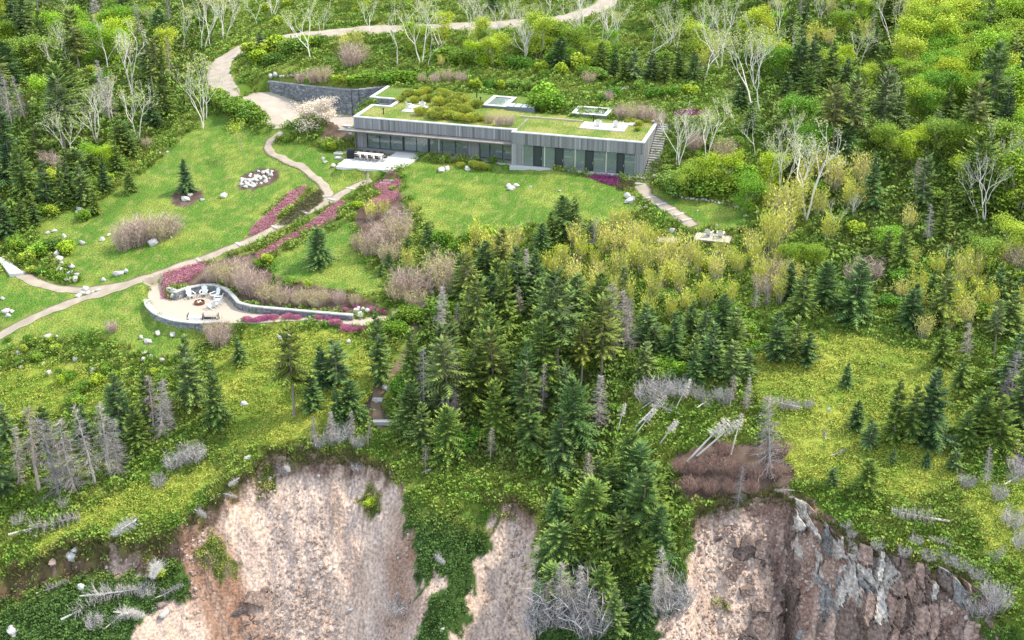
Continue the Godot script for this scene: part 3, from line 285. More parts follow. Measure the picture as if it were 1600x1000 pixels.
# ---------------------------------------------------------------- shapes
class Shape:
	var v := PackedVector3Array()
	var n := PackedVector3Array()
	var c := PackedColorArray()
	func tri(a: Vector3, b: Vector3, d: Vector3, k: Color) -> void:
		k.a = 1.0
		var m := (d - a).cross(b - a).normalized()
		v.push_back(a); v.push_back(b); v.push_back(d)
		n.push_back(m); n.push_back(m); n.push_back(m)
		c.push_back(k); c.push_back(k); c.push_back(k)
	func tri3(a: Vector3, b: Vector3, d: Vector3, ka: Color, kb: Color, kd: Color) -> void:
		tri(a, b, d, ka)
		var i := c.size()
		c[i - 2] = kb
		c[i - 1] = kd
	func quad(a: Vector3, b: Vector3, d: Vector3, e: Vector3, k: Color) -> void:
		tri(a, b, d, k)
		tri(a, d, e, k)
	func box(at_: Vector3, size: Vector3, k: Color, turn := Basis.IDENTITY, chamfer := 0.0) -> void:
		var h := size / 2.0
		var q := []
		for i in 8:
			q.append(at_ + turn * Vector3(h.x if i & 1 else -h.x, h.y if i & 2 else -h.y, h.z if i & 4 else -h.z))
		if chamfer > 0.0:
			var s := Vector3(h.x - chamfer, h.y, h.z - chamfer)
			for i in 4:
				q[[2, 3, 6, 7][i]] = at_ + turn * Vector3(s.x if [2, 3, 6, 7][i] & 1 else -s.x, s.y, s.z if [2, 3, 6, 7][i] & 4 else -s.z)
		quad(q[2], q[6], q[7], q[3], k)
		quad(q[0], q[1], q[5], q[4], k)
		quad(q[4], q[5], q[7], q[6], k)
		quad(q[1], q[0], q[2], q[3], k)
		quad(q[5], q[1], q[3], q[7], k)
		quad(q[0], q[4], q[6], q[2], k)
	func slab(poly: PackedVector2Array, y0: float, y1: float, k: Color) -> void:
		var t := Geometry2D.triangulate_polygon(poly)
		for i in range(0, t.size(), 3):
			var a := poly[t[i]]
			var b := poly[t[i + 1]]
			var d := poly[t[i + 2]]
			if (b - a).cross(d - a) < 0.0:
				var s := b
				b = d
				d = s
			tri(Vector3(a.x, y1, a.y), Vector3(b.x, y1, b.y), Vector3(d.x, y1, d.y), k)
		for i in poly.size():
			var a := poly[i]
			var b := poly[(i + 1) % poly.size()]
			quad(Vector3(a.x, y0, a.y), Vector3(b.x, y0, b.y), Vector3(b.x, y1, b.y), Vector3(a.x, y1, a.y), k)
	func tube(path: Array, radii: Array, sides: int, k: Color) -> void:
		var rings := []
		for i in path.size():
			var d: Vector3 = (path[mini(i + 1, path.size() - 1)] - path[maxi(i - 1, 0)]).normalized()
			var u := d.cross(Vector3(0.31, 0.2, 0.93)).normalized()
			var w := d.cross(u)
			var ring := []
			for j in sides:
				var t := TAU * j / sides
				ring.append(path[i] + (u * cos(t) + w * sin(t)) * radii[i])
			rings.append(ring)
		for i in path.size() - 1:
			for j in sides:
				var l := (j + 1) % sides
				quad(rings[i][j], rings[i][l], rings[i + 1][l], rings[i + 1][j], k)
	func blade(a: Vector3, b: Vector3, w: float, k: Color, face := Vector3(0.3, 0.9, 0.2)) -> void:
		var s := (b - a).cross(face).normalized() * w
		tri(a - s, b, a + s, k)
	func leaf(p: Vector3, r: float, rg: RandomNumberGenerator, k: Color) -> void:
		var u := Vector3(rg.randf_range(-1, 1), rg.randf_range(-0.6, 0.6), rg.randf_range(-1, 1)).normalized()
		var w := u.cross(Vector3(rg.randf_range(-1, 1), rg.randf_range(0.2, 1.2), rg.randf_range(-1, 1))).normalized()
		tri(p - u * r, p + w * r * 0.55, p + u * r, k)
		tri(p - u * r, p + u * r, p - w * r * 0.55, k)
	func mesh(m: Material) -> ArrayMesh:
		var a := []
		a.resize(Mesh.ARRAY_MAX)
		a[Mesh.ARRAY_VERTEX] = v
		a[Mesh.ARRAY_NORMAL] = n
		a[Mesh.ARRAY_COLOR] = c
		var r := ArrayMesh.new()
		r.add_surface_from_arrays(Mesh.PRIMITIVE_TRIANGLES, a)
		r.surface_set_material(0, m)
		return r

# ---------------------------------------------------------------- things
func numbered(called: String) -> String:
	names[called] = names.get(called, -1) + 1
	return called if names[called] == 0 else "%s_%03d" % [called, names[called]]

func meta(o: Node, label: String, category: String, group := "") -> void:
	o.set_meta("label", label)
	o.set_meta("category", category)
	if group:
		o.set_meta("group", group)

func thing(called: String, where: Vector3, turn := 0.0, label := "", category := "", group := "") -> Node3D:
	var o := Node3D.new()
	o.name = numbered(called)
	add_child(o)
	o.position = where
	o.rotation.y = turn
	if label:
		meta(o, label, category, group)
	return o

func part(called: String, m: Mesh, to: Node, where := Vector3.ZERO) -> MeshInstance3D:
	var o := MeshInstance3D.new()
	o.name = called
	o.mesh = m
	o.position = where
	to.add_child(o, true)
	return o

func solid(called: String, m: Mesh, where: Vector3, turn := 0.0) -> MeshInstance3D:
	var o := MeshInstance3D.new()
	o.name = numbered(called)
	o.mesh = m
	add_child(o)
	o.position = where
	o.rotation.y = turn
	return o

func structure(called: String, m: Mesh) -> MeshInstance3D:
	var o := solid(called, m, Vector3.ZERO)
	o.set_meta("kind", "structure")
	return o

# a thing whose label is worked out at the end, from its look and the landmark it is nearest to
func later(o: Node3D, look: String, category: String, group: String) -> void:
	entries.append([o, look, category, group])

const ORDER := ["first", "second", "third", "fourth", "fifth", "sixth", "seventh", "eighth", "ninth", "tenth", "eleventh", "twelfth", "thirteenth", "fourteenth", "fifteenth", "sixteenth", "seventeenth", "eighteenth", "nineteenth", "twentieth"]

func give_labels() -> void:
	var same := {}
	for e in entries:
		var p: Vector3 = e[0].position
		var best := 1e9
		var place := ""
		for l in LANDMARKS:
			var d := Vector2(p.x - l[0], (-p.z - l[1]) * 0.8).length()
			if d < best:
				best = d
				place = l[2]
		var t: String = e[1] + " " + place
		if not same.has(t):
			same[t] = []
		same[t].append(e)
	for t in same:
		var all: Array = same[t]
		all.sort_custom(func(a, b): return a[0].position.x / -a[0].position.z < b[0].position.x / -b[0].position.z)
		for i in all.size():
			var says: String = t
			if all.size() > 1:
				says = (ORDER[i] if i < 20 else "%d%s" % [i + 1, ["th", "st", "nd", "rd", "th", "th", "th", "th", "th", "th"][(i + 1) % 10]]) + " from left, " + t
			meta(all[i][0], says, all[i][2], all[i][3])

# ---------------------------------------------------------------- materials
func grain(seed_: int, freq: float, low: float, size := 512, kind := FastNoiseLite.TYPE_SIMPLEX_SMOOTH, octaves := 4) -> ImageTexture:
	var f := FastNoiseLite.new()
	f.seed = seed_
	f.noise_type = kind
	f.frequency = freq
	f.fractal_octaves = octaves
	var im := f.get_seamless_image(size, size)
	im.convert(Image.FORMAT_RGB8)
	var d := im.get_data()
	for i in d.size():
		d[i] = int(255.0 * lerpf(low, 1.0, d[i] / 255.0))
	return ImageTexture.create_from_image(Image.create_from_data(size, size, false, Image.FORMAT_RGB8, d))

func relief(seed_: int, freq: float, strength: float, kind := FastNoiseLite.TYPE_SIMPLEX_SMOOTH) -> ImageTexture:
	var f := FastNoiseLite.new()
	f.seed = seed_
	f.noise_type = kind
	f.frequency = freq
	f.fractal_octaves = 4
	var im := f.get_seamless_image(512, 512)
	im.convert(Image.FORMAT_RGB8)
	im.bump_map_to_normal_map(strength)
	return ImageTexture.create_from_image(im)

func lin(r: float, g: float, b: float) -> Color:
	return Color(r, g, b).linear_to_srgb()

func paint(called: String, k: Color, roughness := 0.9, tex: Texture2D = null, scale_ := 0.3, normal: Texture2D = null, depth := 1.0) -> StandardMaterial3D:
	var m := StandardMaterial3D.new()
	m.resource_name = called
	m.albedo_color = k
	m.roughness = roughness
	m.metallic_specular = 0.3
	m.vertex_color_use_as_albedo = true
	if tex:
		m.albedo_texture = tex
		m.uv1_triplanar = true
		m.uv1_world_triplanar = true
		m.uv1_scale = Vector3.ONE * scale_
	if normal:
		m.normal_enabled = true
		m.normal_texture = normal
		m.normal_scale = depth
	M[called] = m
	return m

func make_materials() -> void:
	var soft := grain(5, 0.03, 0.45)
	var speck := grain(9, 0.12, 0.4)
	var bumpy := relief(3, 0.05, 6.0)
	paint("grass", Color.WHITE, 0.95, speck, 0.35, bumpy, 0.8)
	paint("turf", lin(0.92, 0.92, 0.92), 0.95, grain(6, 0.05, 0.4), 0.16, bumpy, 0.9)
	paint("earth", lin(0.95, 0.95, 0.95), 0.95, grain(14, 0.035, 0.45), 0.16, relief(8, 0.035, 12.0), 0.8)
	paint("gravel", lin(0.82, 0.82, 0.82), 0.95, grain(15, 0.2, 0.62), 0.5, bumpy, 0.3)
	paint("stone", lin(0.82, 0.82, 0.82), 0.85, grain(21, 0.04, 0.6), 0.7, relief(22, 0.06, 5.0), 0.7)
	paint("crag", lin(0.86, 0.86, 0.86), 0.85, grain(27, 0.03, 0.4), 0.18, relief(28, 0.04, 12.0), 1.1)
	var boards := paint("boards", lin(0.86, 0.86, 0.86), 0.8, grain(31, 0.05, 0.6), 0.6)
	boards.uv1_scale = Vector3(1.6, 0.12, 1.6)
	paint("cap", lin(0.78, 0.78, 0.78), 0.55, grain(33, 0.02, 0.85), 0.3)
	paint("concrete", lin(0.78, 0.78, 0.78), 0.85, grain(34, 0.04, 0.8), 0.4)
	paint("plain", lin(0.82, 0.82, 0.82), 0.7)
	paint("metal", Color.WHITE, 0.4).metallic = 0.3
	paint("foliage", Color.WHITE, 0.75)
	for i in 5:
		var k: Color = [Color(1, 1, 1), Color(0.9, 0.96, 1.0), Color(1.0, 1.0, 0.88), Color(0.8, 0.86, 0.88), Color(1.0, 0.98, 0.8)][i]
		var m := paint("needles_%d" % i, k, 0.75)
		m.backlight_enabled = true
		m.backlight = Color(0.2, 0.25, 0.1)
		m = paint("leaves_%d" % i, [Color(1, 1, 1), Color(0.97, 0.98, 0.8), Color(0.82, 0.95, 0.8), Color(0.95, 1, 0.75), Color(1, 1, 0.9)][i], 0.7)
		m.backlight_enabled = true
		m.backlight = Color(0.4, 0.45, 0.15)
	paint("bark", Color.WHITE, 0.9)
	paint("twigs", Color.WHITE, 0.9)
	var g := StandardMaterial3D.new()
	g.resource_name = "glass"
	g.albedo_color = Color(0.75, 0.85, 0.85, 0.12)
	g.transparency = BaseMaterial3D.TRANSPARENCY_ALPHA
	g.roughness = 0.02
	g.metallic_specular = 0.75
	M["glass"] = g

# ---------------------------------------------------------------- the land
const EAST := Vector2(0.95971703, -0.28096836)   # along the house front, in (x, metres inland)
const NORTH := Vector2(0.28096836, 0.95971703)   # from the house front up the hill
const CORNER := Vector2(15.92, 139.367)          # front corner of the house by the stair
const PROFILE := [Vector2(40, -33), Vector2(70, -19), Vector2(80, -15.2), Vector2(88, -12.2), Vector2(104, -6.7), Vector2(125, -3.0), Vector2(143.9, 0.0), Vector2(400, 0)]
var bumps := FastNoiseLite.new()
var fine := FastNoiseLite.new()
var rough := FastNoiseLite.new()
var flats := []          # levelled areas: polygon, level, width of the bank, box

func make_noise() -> void:
	bumps.seed = 11; bumps.frequency = 0.06; bumps.fractal_octaves = 3
	fine.seed = 23; fine.frequency = 0.45; fine.fractal_octaves = 3
	rough.seed = 37; rough.frequency = 0.16; rough.fractal_type = FastNoiseLite.FRACTAL_RIDGED; rough.fractal_octaves = 4

func flat(poly: Array, level: float, bank: float) -> void:
	var p := PackedVector2Array()
	var box := Rect2(poly[0][0], poly[0][1], 0, 0)
	for q in poly:
		p.append(Vector2(q[0], q[1]))
		box = box.expand(Vector2(q[0], q[1]))
	flats.append([p, level, bank, box.grow(bank)])

func along(tab: Array, x: float) -> float:
	for i in range(1, tab.size()):
		if x < tab[i].x:
			var f: float = clampf((x - tab[i - 1].x) / (tab[i].x - tab[i - 1].x), 0, 1)
			return lerpf(tab[i - 1].y, tab[i].y, f)
	return tab[-1].y

func house_at(x: float, g: float) -> Vector2:
	var d := Vector2(x, g) - CORNER
	return Vector2(d.dot(EAST), d.dot(NORTH))

func slope_at(x: float, g: float) -> float:
	var w := g + 0.29 * x
	if w < 140.0:
		return (along(PROFILE, w - 2.0) + along(PROFILE, w) + along(PROFILE, w + 2.0)) / 3.0
	var left := along(PROFILE, w) if w < 143.9 else 0.065 * (w - 143.9)
	var right := along(PROFILE, w) if w < 143.9 else 4.15 * clampf((w - 143.9) / 9.6, 0, 1) + 0.09 * maxf(0.0, w - 163.0)
	return lerpf(left, right, smoothstep(-52.0, -30.0, x))

func edge_at(x: float) -> PackedFloat32Array:
	for i in range(1, EDGE.size()):
		if x < EDGE[i][0] or i == EDGE.size() - 1:
			var a: Array = EDGE[i - 1]
			var b: Array = EDGE[i]
			var f := clampf((x - a[0]) / (b[0] - a[0]), 0, 1)
			return PackedFloat32Array([lerpf(a[1], b[1], f), lerpf(a[2], b[2], f), lerpf(a[3], b[3], f), lerpf(a[4], b[4], f), lerpf(a[5], b[5], f)])
	return PackedFloat32Array()

# how far below the cliff edge a spot lies, in metres out from it (negative on top)
func beyond(x: float, g: float) -> float:
	if g > 112.0:
		return -20.0
	var xs := x + fine.get_noise_2d(x * 0.7, g * 0.7) * 0.9
	return edge_at(xs)[0] + fine.get_noise_2d(x + 50.0, g) * 0.7 - g

# the forecourt climbs gently towards the drive
func court_level(x: float, g: float) -> float:
	return maxf(0.0, 0.065 * (g + 0.29 * x - 143.9)) * (1.0 - smoothstep(-37.0, -25.0, x))

func land(x: float, g: float) -> float:
	var y := slope_at(x, g)
	if g < 112.0:
		var e := beyond(x, g)
		if e > 0.0:
			var k := edge_at(x)
			y = slope_at(x, g + e)
			y -= k[1] * smoothstep(0.0, 0.7, e) + minf(e, k[3]) * k[2] + maxf(0.0, e - k[3]) * k[4]
			var bare := smoothstep(0.3, 2.0, e) * smoothstep(0.85, 1.15, k[2] + k[4] * 0.25)
			y += bare * (rough.get_noise_2d(x * 2.6 + g * 0.6, g * 0.6) * 0.3 + rough.get_noise_2d(x * 1.3, g * 1.1 + 60.0) * 0.22 + fine.get_noise_2d(x * 3.0, g * 2.4) * 0.2)
			var crag := smoothstep(19.5, 21.5, x) * smoothstep(0.0, 2.0, e)
			if crag > 0.0:
				y += crag * rough.get_noise_2d(x * 2.6 + 40.0, g * 2.2) * 1.1
			y -= 2.2 * exp(-pow((x - 22.0 - e * 0.16) / 0.55, 2.0)) * smoothstep(0.5, 2.5, e)
			return maxf(y, -40.0)
	var calm := 1.0
	for f in flats:
		if f[3].has_point(Vector2(x, g)):
			var p := Vector2(x, g)
			var d := 1e9
			if Geometry2D.is_point_in_polygon(p, f[0]):
				d = 0.0
			else:
				for i in f[0].size():
					var q := Geometry2D.get_closest_point_to_segment(p, f[0][i], f[0][(i + 1) % f[0].size()])
					d = minf(d, p.distance_to(q))
			if d < f[2]:
				var m := 1.0 - smoothstep(0.0, 1.0, d / f[2])
				y = lerpf(y, f[1] if f[1] > -90.0 else court_level(x, g), m)
				calm *= 1.0 - m
	var wild := smoothstep(0.0, 6.0, absf(g + 0.29 * x - 125.0) - 22.0)
	y += calm * (bumps.get_noise_2d(x, g) * 0.5 + fine.get_noise_2d(x, g) * 0.12 * wild)
	return y

# colour of the ground is laid out by these outlines
func inside(name_: String, x: float, g: float) -> bool:
	for o in AREAS[name_]:
		if o[0].has_point(Vector2(x, g)) and Geometry2D.is_point_in_polygon(Vector2(x, g), o[1]):
			return true
	return false

const ROOF := 4.22
func on_roof(x: float, g: float) -> bool:
	var h := house_at(x, g)
	if h.x > 0.0 or h.x < -40.0 or h.y > 17.0:
		return false
	if h.x > -16.5:
		return h.y > 0.0 and h.y < 9.0
	return h.y > 1.0 and (h.x > -38.0 or h.y > 10.8) and not (h.x < -35.6 and h.y > 7.0 and h.y < 10.8)

func surface(x: float, g: float) -> float:
	return ROOF if on_roof(x, g) else land(x, g)

func level_site() -> void:
	flat(COURT, -99.0, 0.7)
	flat(PATIO, -0.06, 0.8)
	flat(TERRACE, -6.38, 0.55)
	flat(HOUSE, -0.6, 0.5)

# ---------------------------------------------------------------- ground
func tint(a: Color, b: Color, f: float) -> Color:
	return a.lerp(b, clampf(f, 0, 1))

func ground_kind(x: float, g: float) -> String:
	var jx := x + fine.get_noise_2d(x * 0.8 + 9.0, g * 0.8) * 1.1
	var jg := g + fine.get_noise_2d(x * 0.8, g * 0.8 + 31.0) * 1.1
	if g < 112.0:
		if inside("olive", jx, jg):
			return "olive"
		if inside("bare", jx, jg):
			return "bare"
	var lx := x + fine.get_noise_2d(x * 0.8 + 9.0, g * 0.8) * 0.35
	var lg := g + fine.get_noise_2d(x * 0.8, g * 0.8 + 31.0) * 0.35
	for n in ["brown", "lawn"]:
		if inside(n, lx, lg):
			return n
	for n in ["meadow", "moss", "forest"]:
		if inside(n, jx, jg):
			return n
	return "wild"

func ground_colour(kind: String, x: float, g: float) -> Color:
	var n1 := bumps.get_noise_2d(x * 2.2, g * 2.2) * 1.6
	var n2 := fine.get_noise_2d(x * 1.4, g * 1.4) * 1.6
	var n3 := fine.get_noise_2d(x * 4.0, g * 4.0)
	var k := Color()
	match kind:
		"lawn":
			k = tint(Color(0.11, 0.225, 0.028), Color(0.24, 0.31, 0.055), 0.42 + n1 * 1.0 + n2 * 0.5)
			k = tint(k, Color(0.3, 0.3, 0.1), maxf(0.0, n2 * 1.0 - 0.4 - n1 * 0.3))
			k *= 1.0 + n3 * 0.26 + 0.07 * signf(sin((x * 0.5 + g * 0.86) * 2.6)) * smoothstep(-0.1, 0.3, n1 + 0.2)
		"meadow":
			k = tint(Color(0.075, 0.15, 0.02), Color(0.18, 0.22, 0.04), 0.5 + n1 * 0.6 + n2 * 0.5)
		"moss":
			k = tint(Color(0.16, 0.26, 0.03), Color(0.37, 0.41, 0.07), 0.5 + n1 * 0.7 + n2 * 0.6)
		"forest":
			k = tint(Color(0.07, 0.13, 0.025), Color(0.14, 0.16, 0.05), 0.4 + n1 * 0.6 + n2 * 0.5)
		"brown":
			k = tint(Color(0.09, 0.058, 0.045), Color(0.17, 0.125, 0.1), 0.5 + n2)
		"olive":
			k = tint(Color(0.07, 0.1, 0.02), Color(0.2, 0.17, 0.1), 0.45 + n2)
		"bare":
			var s := fine.get_noise_2d(x * 1.5 + g * 0.25, g * 0.22) * 1.7
			k = tint(Color(0.62, 0.475, 0.39), Color(0.54, 0.425, 0.37), 0.5 + s)
			k *= 1.0 + n3 * 0.14 + fine.get_noise_2d(x * 5.0 + g * 0.8, g * 0.9) * 0.18
			k = tint(k, Color(0.3, 0.175, 0.12), 2.2 * (bumps.get_noise_2d(x * 1.8 + g * 1.1, (g - x) * 0.5 + 70.0) - 0.12))
			k = tint(k, Color(0.46, 0.33, 0.26), n2 * 0.9 - 0.35)
			var e := beyond(x, g)
			k = tint(k, Color(0.14, 0.085, 0.06), 1.0 - absf(e - 0.35 - n2 * 0.4) * 1.7)
			k = tint(k, Color(0.26, 0.155, 0.13), smoothstep(19.0, 23.0, x) * (0.6 + n2 * 0.7))
		_:
			k = tint(Color(0.1, 0.19, 0.025), Color(0.23, 0.27, 0.055), 0.45 + n1 * 0.6 + n2 * 0.6)
			if g < 112.0:
				var e2 := beyond(x, g)
				k = tint(k, Color(0.055, 0.11, 0.025), smoothstep(0.5, 3.0, e2))
				k = tint(k, Color(0.15, 0.09, 0.065), (1.1 - absf(e2 - 0.5 - n2 * 0.3) * 1.6) * smoothstep(0.7, 1.2, edge_at(x)[1]))
	return Color(maxf(k.r, 0.004) * 1.45, maxf(k.g, 0.004) * 1.45, maxf(k.b, 0.002) * 1.45)

func build_ground() -> void:
	var rows := PackedFloat32Array()
	var g := 54.0
	while g < 250.0:
		rows.append(g)
		g += g * (0.0032 if g < 135.0 else 0.0042)
	for far in [262.0, 290.0, 340.0, 420.0, 600.0]:
		rows.append(far)
	var cols := 460
	var high := PackedFloat32Array()
	var hue := PackedColorArray()
	var kinds := PackedByteArray()
	var code := {"lawn": 1, "bare": 2, "olive": 2}
	for r in rows.size():
		for i in cols + 1:
			var x := (i * 2.0 / cols - 1.0) * 0.62 * (rows[r] + 8.0)
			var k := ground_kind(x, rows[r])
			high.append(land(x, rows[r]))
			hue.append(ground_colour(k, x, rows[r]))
			kinds.append(code.get(k, 0))
	var w := cols + 1
	var verts := PackedVector3Array()
	for r in rows.size():
		for i in w:
			verts.append(Vector3((i * 2.0 / cols - 1.0) * 0.62 * (rows[r] + 8.0), high[r * w + i], -rows[r]))
	var norms := PackedVector3Array()
	for r in rows.size():
		for i in w:
			var a := verts[r * w + maxi(i - 1, 0)]
			var b := verts[r * w + mini(i + 1, cols)]
			var d := verts[maxi(r - 1, 0) * w + i]
			var e := verts[mini(r + 1, rows.size() - 1) * w + i]
			norms.append((b - a).cross(e - d).normalized())
	var lists := [PackedInt32Array(), PackedInt32Array(), PackedInt32Array()]
	for r in rows.size() - 1:
		for i in cols:
			var p := r * w + i
			var q := p + w
			var to: PackedInt32Array = lists[kinds[p]]
			to.append_array(PackedInt32Array([p, q, q + 1, p, q + 1, p + 1]))
			lists[kinds[p]] = to
	var calls := ["ground", "lawn", "cliff"]
	var mats := ["grass", "turf", "earth"]
	for l in 3:
		var map := {}
		var sv := PackedVector3Array()
		var sn := PackedVector3Array()
		var sc := PackedColorArray()
		var si := PackedInt32Array()
		for id in lists[l]:
			if not map.has(id):
				map[id] = sv.size()
				sv.append(verts[id]); sn.append(norms[id]); sc.append(hue[id])
			si.append(map[id])
		var a := []
		a.resize(Mesh.ARRAY_MAX)
		a[Mesh.ARRAY_VERTEX] = sv
		a[Mesh.ARRAY_NORMAL] = sn
		a[Mesh.ARRAY_COLOR] = sc
		a[Mesh.ARRAY_INDEX] = si
		var m := ArrayMesh.new()
		m.add_surface_from_arrays(Mesh.PRIMITIVE_TRIANGLES, a)
		m.surface_set_material(0, M[mats[l]])
		structure(calls[l], m)

func smooth_line(o: Array, step := 0.45) -> PackedVector2Array:
	var c := Curve2D.new()
	var p := points(o)
	for i in p.size():
		var t := (p[mini(i + 1, p.size() - 1)] - p[maxi(i - 1, 0)]) / 6.0
		c.add_point(p[i], -t, t)
	var out := PackedVector2Array()
	var l := c.get_baked_length()
	var n := int(l / step)
	for i in n + 1:
		out.append(c.sample_baked(l * i / n))
	return out

func ribbon(line: PackedVector2Array, width: float, lift: float, across: int, a: Color, b: Color, rim: Color) -> Shape:
	var s := Shape.new()
	var last := []
	var hues := []
	for i in line.size():
		var d := (line[mini(i + 1, line.size() - 1)] - line[maxi(i - 1, 0)]).normalized()
		var side := Vector2(-d.y, d.x)
		var now := []
		var kk := []
		for j in across + 1:
			var f := j * 2.0 / across - 1.0
			var wob := fine.get_noise_2d(line[i].x * 0.9 + f * 7.0, line[i].y * 0.9) * 0.3 if absf(f) > 0.95 else 0.0
			var p := line[i] + side * (f * width * 0.5 + wob)
			var y := land(p.x, p.y) + (lift if absf(f) < 0.95 else lift - 0.035)
			now.append(Vector3(p.x, y, -p.y))
			var k := tint(a, b, 0.5 + fine.get_noise_2d(p.x * 1.3, p.y * 1.3) * 1.4)
			if f > 0.95:
				k = rim
			kk.append(k)
		if i > 0:
			for j in across:
				s.tri3(last[j], now[j], now[j + 1], hues[j], kk[j], kk[j + 1])
				s.tri3(last[j], now[j + 1], last[j + 1], hues[j], kk[j + 1], hues[j + 1])
		last = now
		hues = kk
	return s

func drape(s: Shape, a: Vector2, b: Vector2, c: Vector2, depth: int) -> void:
	var l := maxf(a.distance_to(b), maxf(b.distance_to(c), c.distance_to(a)))
	if l > 1.2 and depth < 9:
		# halve the longest side
		if l == a.distance_to(b):
			drape(s, a, (a + b) / 2, c, depth + 1)
			drape(s, (a + b) / 2, b, c, depth + 1)
		elif l == b.distance_to(c):
			drape(s, a, b, (b + c) / 2, depth + 1)
			drape(s, a, (b + c) / 2, c, depth + 1)
		else:
			drape(s, a, b, (a + c) / 2, depth + 1)
			drape(s, (a + c) / 2, b, c, depth + 1)
		return
	if (b - a).cross(c - a) > 0.0:
		var t := b
		b = c
		c = t
	var q := [a, b, c]
	var v := []
	var k := []
	for p in q:
		v.append(Vector3(p.x, court_level(p.x, p.y) + 0.045, -p.y))
		k.append(tint(Color(0.6, 0.52, 0.45), Color(0.7, 0.62, 0.55), 0.5 + fine.get_noise_2d(p.x, p.y) * 1.2))
	s.tri3(v[0], v[1], v[2], k[0], k[1], k[2])

func build_paths() -> void:
	var sand := Color(0.5, 0.43, 0.34)
	var pale := Color(0.62, 0.54, 0.44)
	var rim := Color(0.14, 0.1, 0.07)  # dark soil edge, with the shadow of the lawn cut painted into it
	for n in PATHS:
		var line := smooth_line(PATHS[n][1])
		var a := sand
		var b := pale
		if n == "trail":
			a = Color(0.24, 0.17, 0.12)
			b = Color(0.34, 0.25, 0.18)
		if n == "drive":
			a = Color(0.56, 0.48, 0.4)
			b = Color(0.66, 0.58, 0.5)
		var s := ribbon(line, PATHS[n][0], 0.075 if n != "drive" else 0.09, 4 if n != "drive" else 8, a, b, rim if n != "drive" else a)
		structure("driveway" if n == "drive" else "path", s.mesh(M.gravel))
	# gravel court before the house, gravel floor of the terrace: sheets on levelled ground
	var fc := Shape.new()
	var cp := points(COURT)
	var ct := Geometry2D.triangulate_polygon(cp)
	for i in range(0, ct.size(), 3):
		drape(fc, cp[ct[i]], cp[ct[i + 1]], cp[ct[i + 2]], 0)
	structure("forecourt", fc.mesh(M.gravel))
	for f in [["terrace_floor", TERRACE, -6.34, Color(0.7, 0.59, 0.5)]]:
		var s := Shape.new()
		var p := PackedVector2Array()
		for q in f[1]:
			p.append(Vector2(q[0], -q[1]))
		s.slab(p, f[2] - 0.3, f[2], f[3])
		structure(f[0], s.mesh(M.gravel))
# ---------------------------------------------------------------- the house
# its own axes: x along the front (0 at the stair corner, negative to the left), z = minus the distance back from the front
const TURN := -0.2848
func house_point(s: float, t: float, y: float) -> Vector3:
	var p := CORNER + EAST * s + NORTH * t
	return Vector3(p.x, y, -p.y)

func wood() -> Color:
	var f := rng.randf()
	var k := Color(0.27, 0.285, 0.3).lerp(Color(0.40, 0.41, 0.415), f)
	if rng.randf() < 0.12:
		k = k * 0.72
	elif rng.randf() < 0.12:
		k = k * 1.3
	return Color(k.r * 1.2, k.g * 1.2, k.b * 1.2)

# upright boards from a to b (s, t), facing left of the run a > b seen from outside
func cladding(s: Shape, a: Vector2, b: Vector2, y0: float, y1: float, out: Vector2) -> void:
	var l := a.distance_to(b)
	var n := int(l / 0.19)
	var d := (b - a) / n
	var turn := Basis(Vector3.UP, -atan2(-(b - a).y, (b - a).x))
	for i in n:
		var p := a + d * (i + 0.5) + out * (0.03 + rng.randf() * 0.012)
		var cut := rng.randf_range(0.0, 0.02)
		s.box(Vector3(p.x, (y0 + y1) / 2.0 + cut, -p.y), Vector3(l / n - 0.016, y1 - y0 - 0.004, 0.03), wood(), turn)

func block(s: Shape, s0: float, s1: float, t0: float, t1: float, y0: float, y1: float, k: Color) -> void:
	s.box(Vector3((s0 + s1) / 2, (y0 + y1) / 2, -(t0 + t1) / 2), Vector3(s1 - s0, y1 - y0, t1 - t0), k)

